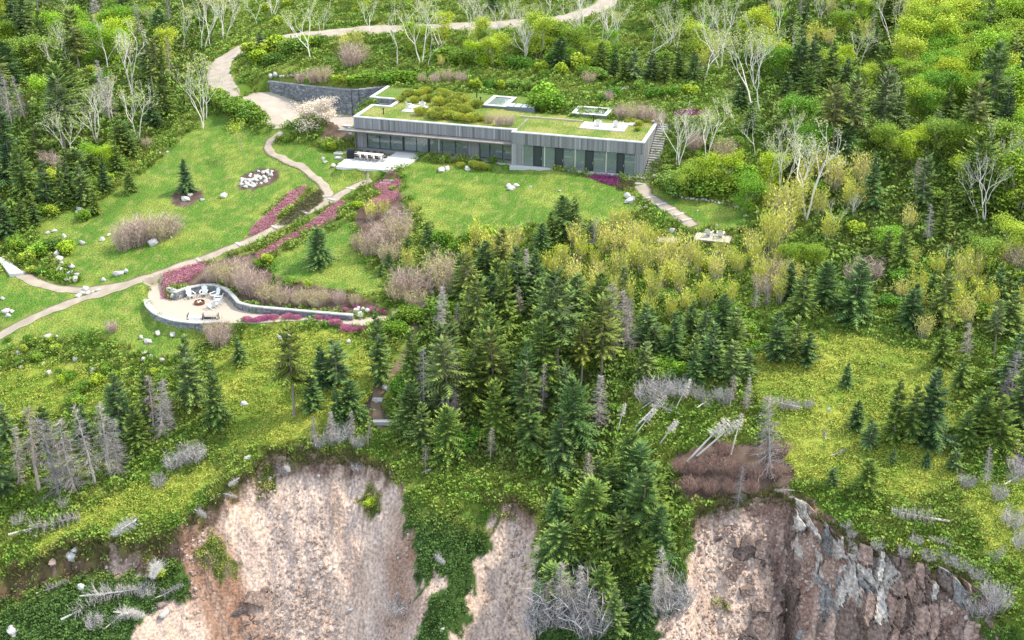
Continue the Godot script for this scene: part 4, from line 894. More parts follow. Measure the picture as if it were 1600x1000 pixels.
func build_house() -> void:
	var root := thing("turf_roofed_house", house_point(0, 0, 0), TURN, "long low grey timber house with glass front and grass roof", "house")
	var dark := Color(0.035, 0.04, 0.045)
	var grey := Color(0.24, 0.25, 0.26)
	# floor and plinth
	var s := Shape.new()
	block(s, -16.6, 0.0, 0.02, 8.4, -0.7, 0.12, Color(0.26, 0.25, 0.24))
	block(s, -38.0, -16.6, 1.1, 9.4, -0.7, 0.1, Color(0.34, 0.35, 0.37))
	part("floor_slab", s.mesh(M.concrete), root)
	s = Shape.new()
	block(s, -16.7, 0.05, -0.75, 0.02, -0.5, 0.06, Color(0.62, 0.66, 0.66))
	block(s, -29.2, -16.7, 0.2, 1.1, -0.5, 0.05, Color(0.5, 0.53, 0.53))
	part("plinth", s.mesh(M.concrete), root)
	# walls behind the boards
	s = Shape.new()
	block(s, -16.6, 0.0, 0.03, 0.3, 2.78, 4.2, grey)
	block(s, -16.6, -15.25, 0.03, 0.3, 0.0, 2.78, grey)
	block(s, -0.95, 0.0, 0.03, 0.3, 0.0, 2.78, grey)
	block(s, -0.3, -0.02, 0.3, 9.0, -0.6, 4.2, grey)
	block(s, -16.6, -16.35, 0.3, 8.4, 0.12, 4.2, grey)
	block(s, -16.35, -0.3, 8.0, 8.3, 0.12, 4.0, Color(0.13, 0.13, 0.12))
	block(s, -38.2, -16.6, 1.03, 1.3, 2.76, 4.2, grey)
	block(s, -38.18, -36.75, 1.5, 1.75, 0.0, 2.7, grey)
	block(s, -22.95, -21.35, 1.5, 1.75, 0.0, 2.7, grey)
	block(s, -38.18, -37.95, 1.75, 7.0, -0.3, 4.2, grey)
	block(s, -38.0, -35.5, 6.8, 7.05, -0.3, 4.2, grey)
	block(s, -35.7, -35.45, 7.05, 10.9, -0.3, 4.2, grey)
	block(s, -40.0, -35.5, 10.83, 11.1, -0.3, 4.2, grey)
	block(s, -40.0, -39.75, 11.1, 17.0, -0.3, 4.2, grey)
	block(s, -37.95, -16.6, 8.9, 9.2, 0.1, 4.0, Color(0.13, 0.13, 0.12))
	block(s, -39.75, -16.1, 16.6, 16.9, -0.3, 4.1, grey)
	block(s, -16.35, -16.1, 8.4, 16.6, 0.0, 4.1, grey)
	part("wall", s.mesh(M.plain), root)
	# weathered boards, one run to each wall face
	var runs := [[Vector2(-16.62, 0), Vector2(0.02, 0), 2.74, 4.2, Vector2(0, -1)], [Vector2(-16.62, 0), Vector2(-15.22, 0), 0.08, 2.74, Vector2(0, -1)], [Vector2(-0.98, 0), Vector2(0.02, 0), 0.08, 2.74, Vector2(0, -1)],
		[Vector2(0, -0.02), Vector2(0, 9.0), -0.4, 4.2, Vector2(1, 0)], [Vector2(-38.22, 1.0), Vector2(-16.62, 1.0), 2.78, 4.2, Vector2(0, -1)], [Vector2(-38.2, 1.48), Vector2(-36.72, 1.48), 0.02, 2.66, Vector2(0, -1)],
		[Vector2(-22.96, 1.48), Vector2(-21.34, 1.48), 0.06, 2.66, Vector2(0, -1)], [Vector2(-38.2, 7.0), Vector2(-38.2, 1.0), -0.3, 4.2, Vector2(-1, 0)], [Vector2(-16.62, 0.95), Vector2(-16.62, 0.0), 0.0, 4.2, Vector2(-1, 0)],
		[Vector2(-40.0, 10.82), Vector2(-35.6, 10.82), -0.2, 4.2, Vector2(0, -1)], [Vector2(-40.0, 17.0), Vector2(-40.0, 10.8), -0.2, 4.2, Vector2(-1, 0)], [Vector2(-35.72, 10.8), Vector2(-35.72, 7.0), -0.2, 4.2, Vector2(-1, 0)]]
	for r in runs:
		s = Shape.new()
		cladding(s, r[0], r[1], r[2], r[3], r[4])
		part("cladding", s.mesh(M.boards), root).set_meta("kind", "stuff")
	# roof: deck, metal caps, turf
	s = Shape.new()
	for b in [[-16.3, -0.05, 0.32, 9.4], [-38.15, -16.35, 1.32, 7.0], [-35.65, -16.35, 7.0, 11.0], [-39.95, -16.35, 11.0, 17.2]]:
		block(s, b[0], b[1], b[2], b[3], 3.0, 4.1, Color(0.34, 0.34, 0.34))
	part("roof_deck", s.mesh(M.plain), root)
	var white := Color(0.74, 0.77, 0.78)
	for b in [[-16.68, 0.08, -0.08, 0.34], [-0.36, 0.09, 0.34, 9.2], [-16.68, -16.28, 0.34, 1.42], [-38.3, -16.68, 0.92, 1.32], [-38.3, -37.85, 1.32, 7.3], [-37.85, -35.3, 6.85, 7.3], [-35.75, -35.3, 7.3, 10.75], [-40.1, -35.3, 10.75, 11.2], [-40.1, -39.65, 11.2, 17.4]]:
		s = Shape.new()
		s.box(Vector3((b[0] + b[1]) / 2, 4.27, -(b[2] + b[3]) / 2), Vector3(b[1] - b[0], 0.13, b[3] - b[2]), white, Basis.IDENTITY, 0.02)
		part("parapet_cap", s.mesh(M.cap), root)
	for b in [[-16.28, -0.36, 0.34, 9.6], [-37.85, -16.28, 1.32, 6.85], [-35.3, -16.28, 6.85, 11.2], [-39.65, -16.28, 11.2, 17.8]]:
		part("roof_turf", turf_sheet(b).mesh(M.turf), root)
	s = Shape.new()
	block(s, -17.6, -9.3, 6.95, 7.12, 4.05, 4.42, Color(0.6, 0.58, 0.42))
	part("turf_kerb", s.mesh(M.concrete), root)
	# eave over the long window
	s = Shape.new()
	var n := 44
	for i in n:
		var a := -40.0 + 23.3 * i / n
		var k := Color(0.36, 0.34, 0.32).lerp(Color(0.48, 0.45, 0.41), rng.randf())
		block(s, a, a + 23.3 / n - 0.01, -0.25, 1.0, 2.63, 2.72, k)
	block(s, -40.02, -16.66, -0.3, -0.25, 2.58, 2.73, Color(0.2, 0.2, 0.2))
	block(s, -38.0, -16.7, 1.0, 8.9, 2.62, 2.7, Color(0.5, 0.48, 0.45))
	part("eave", s.mesh(M.boards), root)
	# glazing: frames, panes, doors
	var edges := [-36.7, -35.0, -33.5, -31.7, -29.9, -28.2, -26.4, -24.6, -22.95]
	glaze(root, edges, 1.62, 0.1, 2.63, [3, 5], dark)
	glaze(root, [-21.35, -20.0, -18.3, -16.62], 1.62, 0.1, 2.63, [], dark)
	var doors := [[-13.85, -12.75], [-11.1, -10.0], [-7.25, -6.2], [-3.3, -2.35]]
	var posts := [-15.22, -12.4, -8.5, -4.6, -0.97]
	for b in 4:
		var d: Array = doors[b]
		var lo: float = posts[b] + 0.06
		var hi: float = posts[b + 1] - 0.06
		pane(root, lo, d[0], 0.12, 0.16, 2.72)
		pane(root, d[1], hi, 0.12, 0.16, 2.72)
		s = Shape.new()
		block(s, d[0], d[0] + 0.1, 0.05, 0.2, 0.12, 2.72, dark)
		block(s, d[1] - 0.1, d[1], 0.05, 0.2, 0.12, 2.72, dark)
		block(s, d[0] + 0.1, d[1] - 0.1, 0.05, 0.2, 2.55, 2.72, dark)
		block(s, d[0] + 0.1, d[1] - 0.1, 0.05, 0.2, 0.12, 0.3, dark)
		var door := part("door", s.mesh(M.metal), root)
		s = Shape.new()
		block(s, d[0] + 0.1, d[1] - 0.1, 0.1, 0.14, 0.3, 2.55, Color(0.05, 0.06, 0.065))
		part("screen_panel", s.mesh(M.metal), door)
		s = Shape.new()
		s.box(Vector3(d[1] - 0.06, 1.15, -0.02), Vector3(0.03, 0.3, 0.05), Color(0.5, 0.5, 0.5))
		part("handle", s.mesh(M.metal), door)
	for p in posts:
		s = Shape.new()
		block(s, p - 0.06, p + 0.06, 0.04, 0.26, 0.12, 2.74, Color(0.5, 0.52, 0.4))
		part("window_post", s.mesh(M.plain), root)
	# rooms
	s = Shape.new()
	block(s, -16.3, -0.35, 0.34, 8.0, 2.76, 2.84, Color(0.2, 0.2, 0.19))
	part("ceiling", s.mesh(M.plain), root)
	for x in [-12.4, -8.5, -4.6]:
		s = Shape.new()
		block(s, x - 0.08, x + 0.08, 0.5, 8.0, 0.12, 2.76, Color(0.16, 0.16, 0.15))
		part("room_wall", s.mesh(M.plain), root)
	for x in [-32.0, -27.1]:
		s = Shape.new()
		block(s, x - 0.07, x + 0.07, 2.3, 2.44, 0.1, 2.62, Color(0.75, 0.75, 0.73))
		part("inside_post", s.mesh(M.plain), root)
	# skylights: upstand, white frame, glass over a dark well
	for k in [[-23.7, -20.4, 10.2, 15.4, 0.34], [-11.3, -6.6, 9.3, 13.1, 0.42]]:
		var sk := part("skylight", skylight_frame(k).mesh(M.cap), root)
		s = Shape.new()
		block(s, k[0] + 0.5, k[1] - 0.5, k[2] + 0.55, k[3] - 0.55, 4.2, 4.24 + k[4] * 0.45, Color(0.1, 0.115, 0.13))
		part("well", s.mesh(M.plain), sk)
		s = Shape.new()
		block(s, k[0] + 0.5, k[1] - 0.5, k[2] + 0.55, k[3] - 0.55, 4.24 + k[4] * 0.6, 4.26 + k[4] * 0.6, Color.WHITE)
		part("pane", s.mesh(M.glass), sk)
	s = Shape.new()
	block(s, -20.2, -16.4, 9.7, 11.4, 4.1, 4.75, Color(0.16, 0.19, 0.22))
	for i in 4:
		block(s, -20.1 + i * 0.95, -19.4 + i * 0.95, 9.8, 11.3, 4.755, 4.79, Color(0.62, 0.66, 0.68))
	part("roof_vent", s.mesh(M.plain), root)
	# stone pads on the roof
	for b in [[-9.0, -3.3, 3.9, 6.9], [-4.3, -2.7, 6.92, 9.8], [-2.66, 0.6, 9.3, 10.1], [-33.2, -30.6, 5.0, 8.4]]:
		s = Shape.new()
		var nx := maxi(1, int((b[1] - b[0]) / 1.4))
		var nz := maxi(1, int((b[3] - b[2]) / 1.4))
		for i in nx:
			for j in nz:
				var k := Color(0.82, 0.8, 0.74).lerp(Color(0.72, 0.7, 0.66), rng.randf())
				var one := Shape.new()
				one.box(Vector3.ZERO, Vector3((b[1] - b[0]) / nx - 0.02, 0.14, (b[3] - b[2]) / nz - 0.02), k, Basis.IDENTITY, 0.01)
				part("paving_slab", one.mesh(M.concrete), root, Vector3(b[0] + (i + 0.5) * (b[1] - b[0]) / nx, 4.29, -(b[2] + (j + 0.5) * (b[3] - b[2]) / nz)))
	furnish_house()

func turf_sheet(b: Array) -> Shape:
	var s := Shape.new()
	var nx := int((b[1] - b[0]) / 0.4)
	var nz := int((b[3] - b[2]) / 0.4)
	var y := func(i: int, j: int) -> Vector3:
		var px: float = lerpf(b[0], b[1], i * 1.0 / nx)
		var pz: float = lerpf(b[2], b[3], j * 1.0 / nz)
		var edge := minf(minf(i, nx - i), minf(j, nz - j))
		return Vector3(px, 4.2 + (0.02 + fine.get_noise_2d(px * 1.7, pz * 1.7) * 0.05 if edge > 0 else -0.02), -pz)
	for i in nx:
		for j in nz:
			var p: Vector3 = y.call(i, j)
			var n1 := bumps.get_noise_2d(p.x * 3.0, p.z * 3.0 + 90.0) * 1.8
			var k := tint(Color(0.17, 0.26, 0.04), Color(0.34, 0.35, 0.1), 0.5 + n1 + fine.get_noise_2d(p.x * 3.0, p.z * 3.0) * 0.7)
			if p.z < -11.5:
				k = tint(k, Color(0.13, 0.25, 0.04), 0.7)
			s.quad(p, y.call(i, j + 1), y.call(i + 1, j + 1), y.call(i + 1, j), Color(k.r * 1.4, k.g * 1.4, k.b * 1.4))
	return s

func skylight_frame(k: Array) -> Shape:
	var s := Shape.new()
	var white := Color(0.76, 0.78, 0.78)
	var y1: float = 4.24 + k[4]
	for b in [[k[0], k[1], k[2], k[2] + 0.5], [k[0], k[1], k[3] - 0.5, k[3]], [k[0], k[0] + 0.5, k[2] + 0.5, k[3] - 0.5], [k[1] - 0.5, k[1], k[2] + 0.5, k[3] - 0.5]]:
		block(s, b[0], b[1], b[2], b[3], y1 - 0.07, y1, white)
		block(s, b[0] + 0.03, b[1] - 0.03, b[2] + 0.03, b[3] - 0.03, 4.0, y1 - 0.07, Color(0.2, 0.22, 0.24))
	return s

func pane(root: Node, s0: float, s1: float, t: float, y0: float, y1: float) -> void:
	var s := Shape.new()
	block(s, s0, s1, t, t + 0.012, y0, y1, Color.WHITE)
	part("pane", s.mesh(M.glass), root)

func glaze(root: Node, edges: Array, t: float, y0: float, y1: float, thick: Array, k: Color) -> void:
	for i in edges.size() - 1:
		pane(root, edges[i] + 0.04, edges[i + 1] - 0.04, t, y0 + 0.06, y1 - 0.05)
	for i in edges.size():
		var w := 0.14 if i in thick else 0.04
		var s := Shape.new()
		block(s, edges[i] - w, edges[i] + w, t - 0.05, t + 0.09, y0, y1, k)
		part("mullion", s.mesh(M.metal), root)
	for y in [[y0 - 0.02, y0 + 0.06], [y1 - 0.05, y1]]:
		var s := Shape.new()
		block(s, edges[0], edges[-1], t - 0.04, t + 0.08, y[0], y[1], k)
		part("window_rail", s.mesh(M.metal), root)

# ---------------------------------------------------------------- tables and chairs
func table_at(called: String, where: Vector3, turn: float, l: float, w: float, h: float, top: Color, legs: Color, label: String) -> Node3D:
	var o := thing(called, where, turn, label, "table")
	var s := Shape.new()
	var n := 4
	for i in n:
		s.box(Vector3(0, h - 0.02, (i - (n - 1) / 2.0) * w / n), Vector3(l, 0.045, w / n - 0.008), top, Basis.IDENTITY, 0.006)
	part("tabletop", s.mesh(M.concrete), o)
	for x in [-1, 1]:
		for z in [-1, 1]:
			s = Shape.new()
			s.box(Vector3(x * (l / 2 - 0.12), (h - 0.045) / 2, z * (w / 2 - 0.1)), Vector3(0.07, h - 0.045, 0.07), legs)
			part("leg", s.mesh(M.plain), o)
	return o

func dining_chair(where: Vector3, turn: float, seat: Color, legs: Color, label: String, group: String) -> void:
	var o := thing("dining_chair", where, turn, label, "chair", group)
	var s := Shape.new()
	s.box(Vector3(0, 0.45, 0), Vector3(0.5, 0.05, 0.48), seat, Basis.IDENTITY, 0.01)
	part("seat", s.mesh(M.plain), o)
	s = Shape.new()
	for i in 5:
		s.box(Vector3(-0.2 + i * 0.1, 0.68, 0.25), Vector3(0.075, 0.4, 0.03), seat, Basis(Vector3.RIGHT, 0.15))
	s.box(Vector3(0, 0.88, 0.285), Vector3(0.52, 0.06, 0.035), seat)
	part("backrest", s.mesh(M.plain), o)
	for x in [-0.22, 0.22]:
		for z in [-0.2, 0.2]:
			s = Shape.new()
			s.box(Vector3(x, 0.212, z), Vector3(0.04, 0.425, 0.04), legs)
			part("leg", s.mesh(M.plain), o)
		s = Shape.new()
		s.box(Vector3(x * 1.15, 0.66, 0.0), Vector3(0.05, 0.03, 0.5), seat)
		s.box(Vector3(x * 1.15, 0.55, -0.22), Vector3(0.035, 0.2, 0.035), legs)
		part("armrest", s.mesh(M.plain), o)

func garden_chair(where: Vector3, turn: float, k: Color, label: String, group: String) -> void:
	var o := thing("adirondack_chair", where, turn, label, "chair", group)
	var s := Shape.new()
	for i in 5:
		s.box(Vector3(0, 0.36 - i * 0.032, -0.33 + i * 0.12 + 0.02), Vector3(0.54, 0.025, 0.105), k, Basis(Vector3.RIGHT, 0.26))
	part("seat", s.mesh(M.plain), o)
	for i in 5:
		s = Shape.new()
		var h := 0.88 - absf(i - 2) * 0.07
		s.box(Vector3((i - 2) * 0.118, 0.22 + h * 0.46, 0.33 + h * 0.17), Vector3(0.105, h, 0.025), k, Basis(Vector3.FORWARD, (i - 2) * 0.03) * Basis(Vector3.RIGHT, 0.36))
		part("back_slat", s.mesh(M.plain), o)
	for x in [-1, 1]:
		s = Shape.new()
		s.box(Vector3(x * 0.36, 0.56, 0.02), Vector3(0.14, 0.028, 0.8), k, Basis.IDENTITY, 0.01)
		part("armrest", s.mesh(M.plain), o)
		s = Shape.new()
		s.box(Vector3(x * 0.31, 0.275, -0.34), Vector3(0.04, 0.55, 0.11), k)
		part("leg", s.mesh(M.plain), o)
		s = Shape.new()
		s.box(Vector3(x * 0.28, 0.2, 0.12), Vector3(0.035, 0.12, 1.0), k, Basis(Vector3.RIGHT, 0.3))
		part("leg", s.mesh(M.plain), o)

func bollard(where: Vector3, label: String, h := 0.75) -> void:
	var o := thing("path_light", where, 0.0, label, "lamp", "black garden lights")
	var s := Shape.new()
	s.tube([Vector3.ZERO, Vector3(0, h, 0)], [0.07, 0.07], 8, Color(0.02, 0.02, 0.022))
	part("post", s.mesh(M.metal), o)
	s = Shape.new()
	s.tube([Vector3(0, h - 0.02, 0), Vector3(0, h + 0.04, 0), Vector3(0, h + 0.1, 0), Vector3(0, h + 0.101, 0)], [0.14, 0.15, 0.1, 0.001], 10, Color(0.025, 0.025, 0.028))
	part("cap", s.mesh(M.metal), o)

func furnish_house() -> void:
	# inside, behind the long window
	var wht := Color(0.6, 0.59, 0.56)
	var drk := Color(0.03, 0.03, 0.035)
	table_at("indoor_table", house_point(-31.3, 4.6, 0.1), TURN, 3.2, 1.05, 0.75, wht, wht, "pale dining table behind the long window of the house")
	for i in 4:
		for z in [-1, 1]:
			dining_chair(house_point(-32.5 + i * 0.8, 4.6 + z * 0.72, 0.1), TURN + (PI if z > 0 else 0.0) , drk, drk, "dark dining chair round the indoor table behind the long window", "indoor dining chairs")
	for k in [[-33.2, 2.6, "low dark sofa just behind the long window, beside the indoor table"], [-26.0, 3.6, "dark sofa behind the long window next to the timber panel"], [-18.6, 3.4, "dark sofa with pale cushions behind the short window"]]:
		var o := thing("sofa", house_point(k[0], k[1], 0.1), TURN + 0.1, k[2], "sofa")
		var s := Shape.new()
		s.box(Vector3(0, 0.22, 0), Vector3(2.3, 0.44, 0.9), Color(0.04, 0.05, 0.06), Basis.IDENTITY, 0.03)
		part("seat", s.mesh(M.plain), o)
		s = Shape.new()
		s.box(Vector3(0, 0.62, -0.36), Vector3(2.3, 0.42, 0.18), Color(0.05, 0.06, 0.07), Basis.IDENTITY, 0.03)
		part("backrest", s.mesh(M.plain), o)
		for x in [-0.6, 0.6]:
			s = Shape.new()
			s.box(Vector3(x, 0.5, 0.05), Vector3(0.9, 0.1, 0.6), wht if k[0] > -20 else Color(0.07, 0.08, 0.09), Basis.IDENTITY, 0.03)
			part("cushion", s.mesh(M.plain), o)
	for i in 3:
		var o := thing("bed", house_point([-10.4, -6.5, -2.6][i], 4.4, 0.12), TURN, ["bed behind the glass between second and third pale post", "bed behind the glass between third and fourth pale post", "bed behind the glass next to the stair corner"][i], "bed")
		var s := Shape.new()
		s.box(Vector3(0, 0.2, 0), Vector3(1.8, 0.4, 2.1), Color(0.2, 0.17, 0.14))
		part("frame", s.mesh(M.plain), o)
		s = Shape.new()
		s.box(Vector3(0, 0.5, 0), Vector3(1.75, 0.2, 2.05), wht, Basis.IDENTITY, 0.05)
		part("mattress", s.mesh(M.plain), o)
		for x in [-0.45, 0.45]:
			s = Shape.new()
			s.box(Vector3(x, 0.66, -0.75), Vector3(0.7, 0.13, 0.4), Color(0.78, 0.78, 0.76), Basis.IDENTITY, 0.05)
			part("pillow", s.mesh(M.plain), o)
	# patio
	var s := Shape.new()
	var p := PackedVector2Array()
	for q in [[-37.4, -7.0], [-30.2, -6.35], [-28.6, 0.15], [-30.2, 1.05], [-32.5, 1.05], [-32.6, -1.0], [-36.8, -1.0], [-37.8, -2.2]]:
		var h := house_point(q[0], q[1], 0)
		p.append(Vector2(h.x, h.z))
	s.slab(p, -0.7, 0.06, Color(0.84, 0.85, 0.84))
	structure("patio", s.mesh(M.concrete))
	table_at("patio_table", house_point(-34.6, -3.1, 0.06), TURN, 3.7, 1.0, 0.75, Color(0.82, 0.8, 0.76), Color(0.5, 0.5, 0.5), "long white dining table standing on the patio")
	for i in 4:
		for z in [-1, 1]:
			dining_chair(house_point(-36.0 + i * 0.93, -3.1 + z * 0.62, 0.06), TURN + (PI if z > 0 else 0.0), Color(0.06, 0.045, 0.045), Color(0.42, 0.4, 0.42), "%s dark chair from left on the %s side of the patio table" % [ORDER[i], "window" if z > 0 else "lawn"], "patio dining chairs")
	dining_chair(house_point(-32.4, -3.1, 0.06), TURN + PI / 2, Color(0.06, 0.045, 0.045), Color(0.2, 0.2, 0.2), "dark chair at the head of the patio table towards the steps", "patio dining chairs")
	var o := thing("grill", house_point(-37.0, -3.2, 0.06), TURN + 0.3, "black covered barbecue grill at the end of the patio table", "grill")
	s = Shape.new()
	s.box(Vector3(0, 0.45, 0), Vector3(1.0, 0.86, 0.6), Color(0.02, 0.022, 0.028), Basis.IDENTITY, 0.02)
	part("cabinet", s.mesh(M.metal), o)
	s = Shape.new()
	s.tube([Vector3(-0.42, 1.0, 0), Vector3(0.42, 1.0, 0)], [0.3, 0.3], 12, Color(0.02, 0.024, 0.03))
	s.box(Vector3(0, 0.9, 0), Vector3(0.84, 0.2, 0.58), Color(0.02, 0.024, 0.03))
	part("lid", s.mesh(M.metal), o)
	for x in [-1, 1]:
		s = Shape.new()
		s.box(Vector3(x * 0.68, 0.86, 0), Vector3(0.35, 0.04, 0.5), Color(0.1, 0.11, 0.12))
		part("side_shelf", s.mesh(M.metal), o)
	# stepping slabs by the patio
	for q in [[-39.4, -1.2, 1.6, 1.0, "pale stone slab beside the left wall of the house"], [-38.9, -2.6, 1.2, 0.7, "small pale stone slab beside the grill"], [-30.4, -7.0, 1.4, 0.5, "upper stone step below the patio corner"], [-30.6, -7.7, 1.4, 0.5, "lower stone step below the patio corner"]]:
		var h := house_point(q[0], q[1], 0)
		s = Shape.new()
		s.box(Vector3.ZERO, Vector3(q[2], 0.2, q[3]), Color(0.74, 0.73, 0.7), Basis.IDENTITY, 0.03)
		var st := solid("stone_slab", s.mesh(M.stone), Vector3(h.x, land(h.x, -h.z) + 0.08, h.z), TURN)
		meta(st, q[4], "slab", "stone slabs round the patio")
	# low white stone table left of the entrance
	var h2 := house_point(-42.2, 9.0, 0.03)
	o = thing("stone_bench", h2, TURN, "low pale stone bench before the retaining wall", "bench")
	s = Shape.new()
	s.box(Vector3(0, 0.52, 0), Vector3(2.6, 0.14, 0.9), Color(0.78, 0.77, 0.74), Basis.IDENTITY, 0.03)
	part("seat", s.mesh(M.stone), o)
	for x in [-0.9, 0.9]:
		s = Shape.new()
		s.box(Vector3(x, 0.225, 0), Vector3(0.35, 0.45, 0.7), Color(0.55, 0.54, 0.52))
		part("leg", s.mesh(M.stone), o)
	# chairs and lights on the roof
	var cw := Color(0.74, 0.75, 0.76)
	garden_chair(house_point(-6.9, 5.3, 4.36), TURN + 0.2, cw, "white slatted chair on the roof slabs, nearer the square skylight", "white roof chairs")
	garden_chair(house_point(-4.5, 5.6, 4.36), TURN - 0.1, cw, "white slatted chair on the roof slabs, nearer the stair", "white roof chairs")
	garden_chair(house_point(-32.5, 6.6, 4.36), TURN - 0.7, cw, "white slatted chair on the left roof pad, nearer the roof corner", "white roof chairs")
	garden_chair(house_point(-31.2, 7.6, 4.36), TURN + 0.3, cw, "white slatted chair on the left roof pad, nearer the bushes", "white roof chairs")
	for q in [[-35.0, 3.3, "black garden light on the bare turf at the roof corner"], [-31.9, 8.9, "black garden light just behind the left roof pad"], [-28.6, 5.4, "black garden light between the low pines on the roof"], [-24.6, 12.3, "black garden light left of the larger skylight"], [-13.6, 9.7, "black garden light left of the square skylight"], [-8.0, 7.7, "black garden light below the square skylight"], [-26.0, 15.0, "black garden light by the hedge behind the roof"]]:
		bollard(house_point(q[0], q[1], 4.2), q[2])
# ---------------------------------------------------------------- walls and stairs
func masonry(line: PackedVector2Array, tops: Array, y0: float, thick: float, course: float, a: Color, b: Color) -> Shape:
	var s := Shape.new()
	for i in line.size() - 1:
		var p := line[i]
		var q := line[i + 1]
		var l := p.distance_to(q)
		var d := (q - p) / l
		var turn := Basis(Vector3.UP, atan2(d.y, d.x))
		var y := y0
		var row := 0
		while y < maxf(tops[i], tops[i + 1]):
			var h := course * rng.randf_range(0.8, 1.25)
			var u := -rng.randf() * 0.3
			while u < l:
				var w := rng.randf_range(0.25, 0.6)
				var c0 := maxf(u, 0.0)
				var c1 := minf(u + w, l)
				var mid := (c0 + c1) / 2
				var top := lerpf(tops[i], tops[i + 1], mid / l)
				if c1 - c0 > 0.06 and y < top - 0.03:
					var hh := minf(h, top - y)
					var k := a.lerp(b, rng.randf())
					if rng.randf() < 0.12:
						k = k * 1.5
					var m := p + d * mid
					s.box(Vector3(m.x, y + hh / 2, -m.y), Vector3(c1 - c0 - 0.012, hh - 0.012, thick + rng.randf_range(-0.05, 0.05)), k, turn, 0.008)
				u += w
			y += h
			row += 1
	return s

func caps(line: PackedVector2Array, tops: Array, w: float, to: Node, k: Color) -> void:
	for i in line.size() - 1:
		var p := line[i]
		var q := line[i + 1]
		var l := p.distance_to(q)
		var n := maxi(1, int(l / 0.8))
		for j in n:
			var m := p.lerp(q, (j + 0.5) / n)
			var s := Shape.new()
			s.box(Vector3.ZERO, Vector3(l / n + 0.015, rng.randf_range(0.09, 0.13), w * rng.randf_range(0.92, 1.12)), k * rng.randf_range(0.85, 1.1), Basis(Vector3.UP, atan2((q - p).y, (q - p).x) + rng.randf_range(-0.05, 0.05)), 0.02)
			part("cap_stone", s.mesh(M.stone), to, Vector3(m.x, lerpf(tops[i], tops[i + 1], (j + 0.5) / n) + 0.045, -m.y))

func resample(o: Array, step: float) -> PackedVector2Array:
	return smooth_line(o, step)

func build_stonework() -> void:
	# the long retaining wall of the forecourt
	var line := smooth_line([COURT[7], COURT[8], COURT[9], COURT[10], COURT[11]], 1.0)
	var tops := []
	for i in line.size():
		tops.append(lerpf(4.1, 2.9, pow(i * 1.0 / (line.size() - 1), 0.8)))
	var o := thing("retaining_wall", Vector3.ZERO, 0, "long blue grey dry stone wall behind the gravel forecourt", "wall")
	part("stonework", masonry(line, tops, -0.3, 0.55, 0.19, Color(0.2, 0.23, 0.27), Color(0.42, 0.45, 0.49)).mesh(M.stone), o).set_meta("kind", "stuff")
	caps(line, tops, 0.6, o, Color(0.42, 0.44, 0.46))
	# terrace walls
	line = smooth_line(SPOTS["wall_back"], 0.8)
	tops = []
	for i in line.size():
		tops.append(-6.34 + 0.85 - 0.35 * i / line.size())
	o = thing("terrace_wall", Vector3.ZERO, 0, "curving low stone wall behind the white chairs of the terrace", "wall")
	part("stonework", masonry(line, tops, -6.6, 0.4, 0.16, Color(0.2, 0.22, 0.25), Color(0.42, 0.43, 0.45)).mesh(M.stone), o).set_meta("kind", "stuff")
	caps(line, tops, 0.45, o, Color(0.72, 0.73, 0.72))
	line = smooth_line(SPOTS["wall_front"], 0.8)
	tops = []
	for i in line.size():
		tops.append(-6.2)
	o = thing("terrace_wall", Vector3.ZERO, 0, "stone wall that holds up the front of the gravel terrace", "wall")
	part("stonework", masonry(line, tops, -8.2, 0.45, 0.17, Color(0.24, 0.28, 0.3), Color(0.46, 0.5, 0.52)).mesh(M.stone), o).set_meta("kind", "stuff")
	caps(line, tops, 0.62, o, Color(0.8, 0.8, 0.78))
	# stair up the side of the house
	o = thing("outside_stair", house_point(0, 0, 0), TURN, "pale stone stair climbing along the right side of the house", "stair")
	var n := 22
	for i in n:
		var s := Shape.new()
		s.box(Vector3.ZERO, Vector3(1.45, 0.16, 0.36), Color(0.62, 0.61, 0.58) * rng.randf_range(0.9, 1.1), Basis.IDENTITY, 0.015)
		part("tread", s.mesh(M.stone), o, Vector3(0.85 + rng.randf_range(-0.04, 0.04), 0.14 + 4.05 * i / (n - 1), -(0.25 + 8.6 * i / (n - 1))))
	for i in 3:
		var s := Shape.new()
		s.box(Vector3.ZERO, Vector3(1.9 - i * 0.15, 0.18, 0.9 if i == 0 else 0.5), Color(0.74, 0.72, 0.68), Basis.IDENTITY, 0.02)
		part("tread", s.mesh(M.stone), o, Vector3(0.5 - i * 0.12, 0.05 - i * 0.16, 0.6 + i * 0.72))
	var s2 := Shape.new()
	block(s2, 0.12, 1.6, 0.1, 9.2, -0.6, -0.1, Color(0.3, 0.28, 0.25))
	for i in n:
		block(s2, 0.14, 1.56, 0.1 + 8.6 * i / (n - 1), 9.2, -0.1 + 4.05 * i / (n - 1) - 0.19, 0.06 + 4.05 * i / (n - 1), Color(0.28, 0.26, 0.23))
	part("riser_block", s2.mesh(M.stone), o)

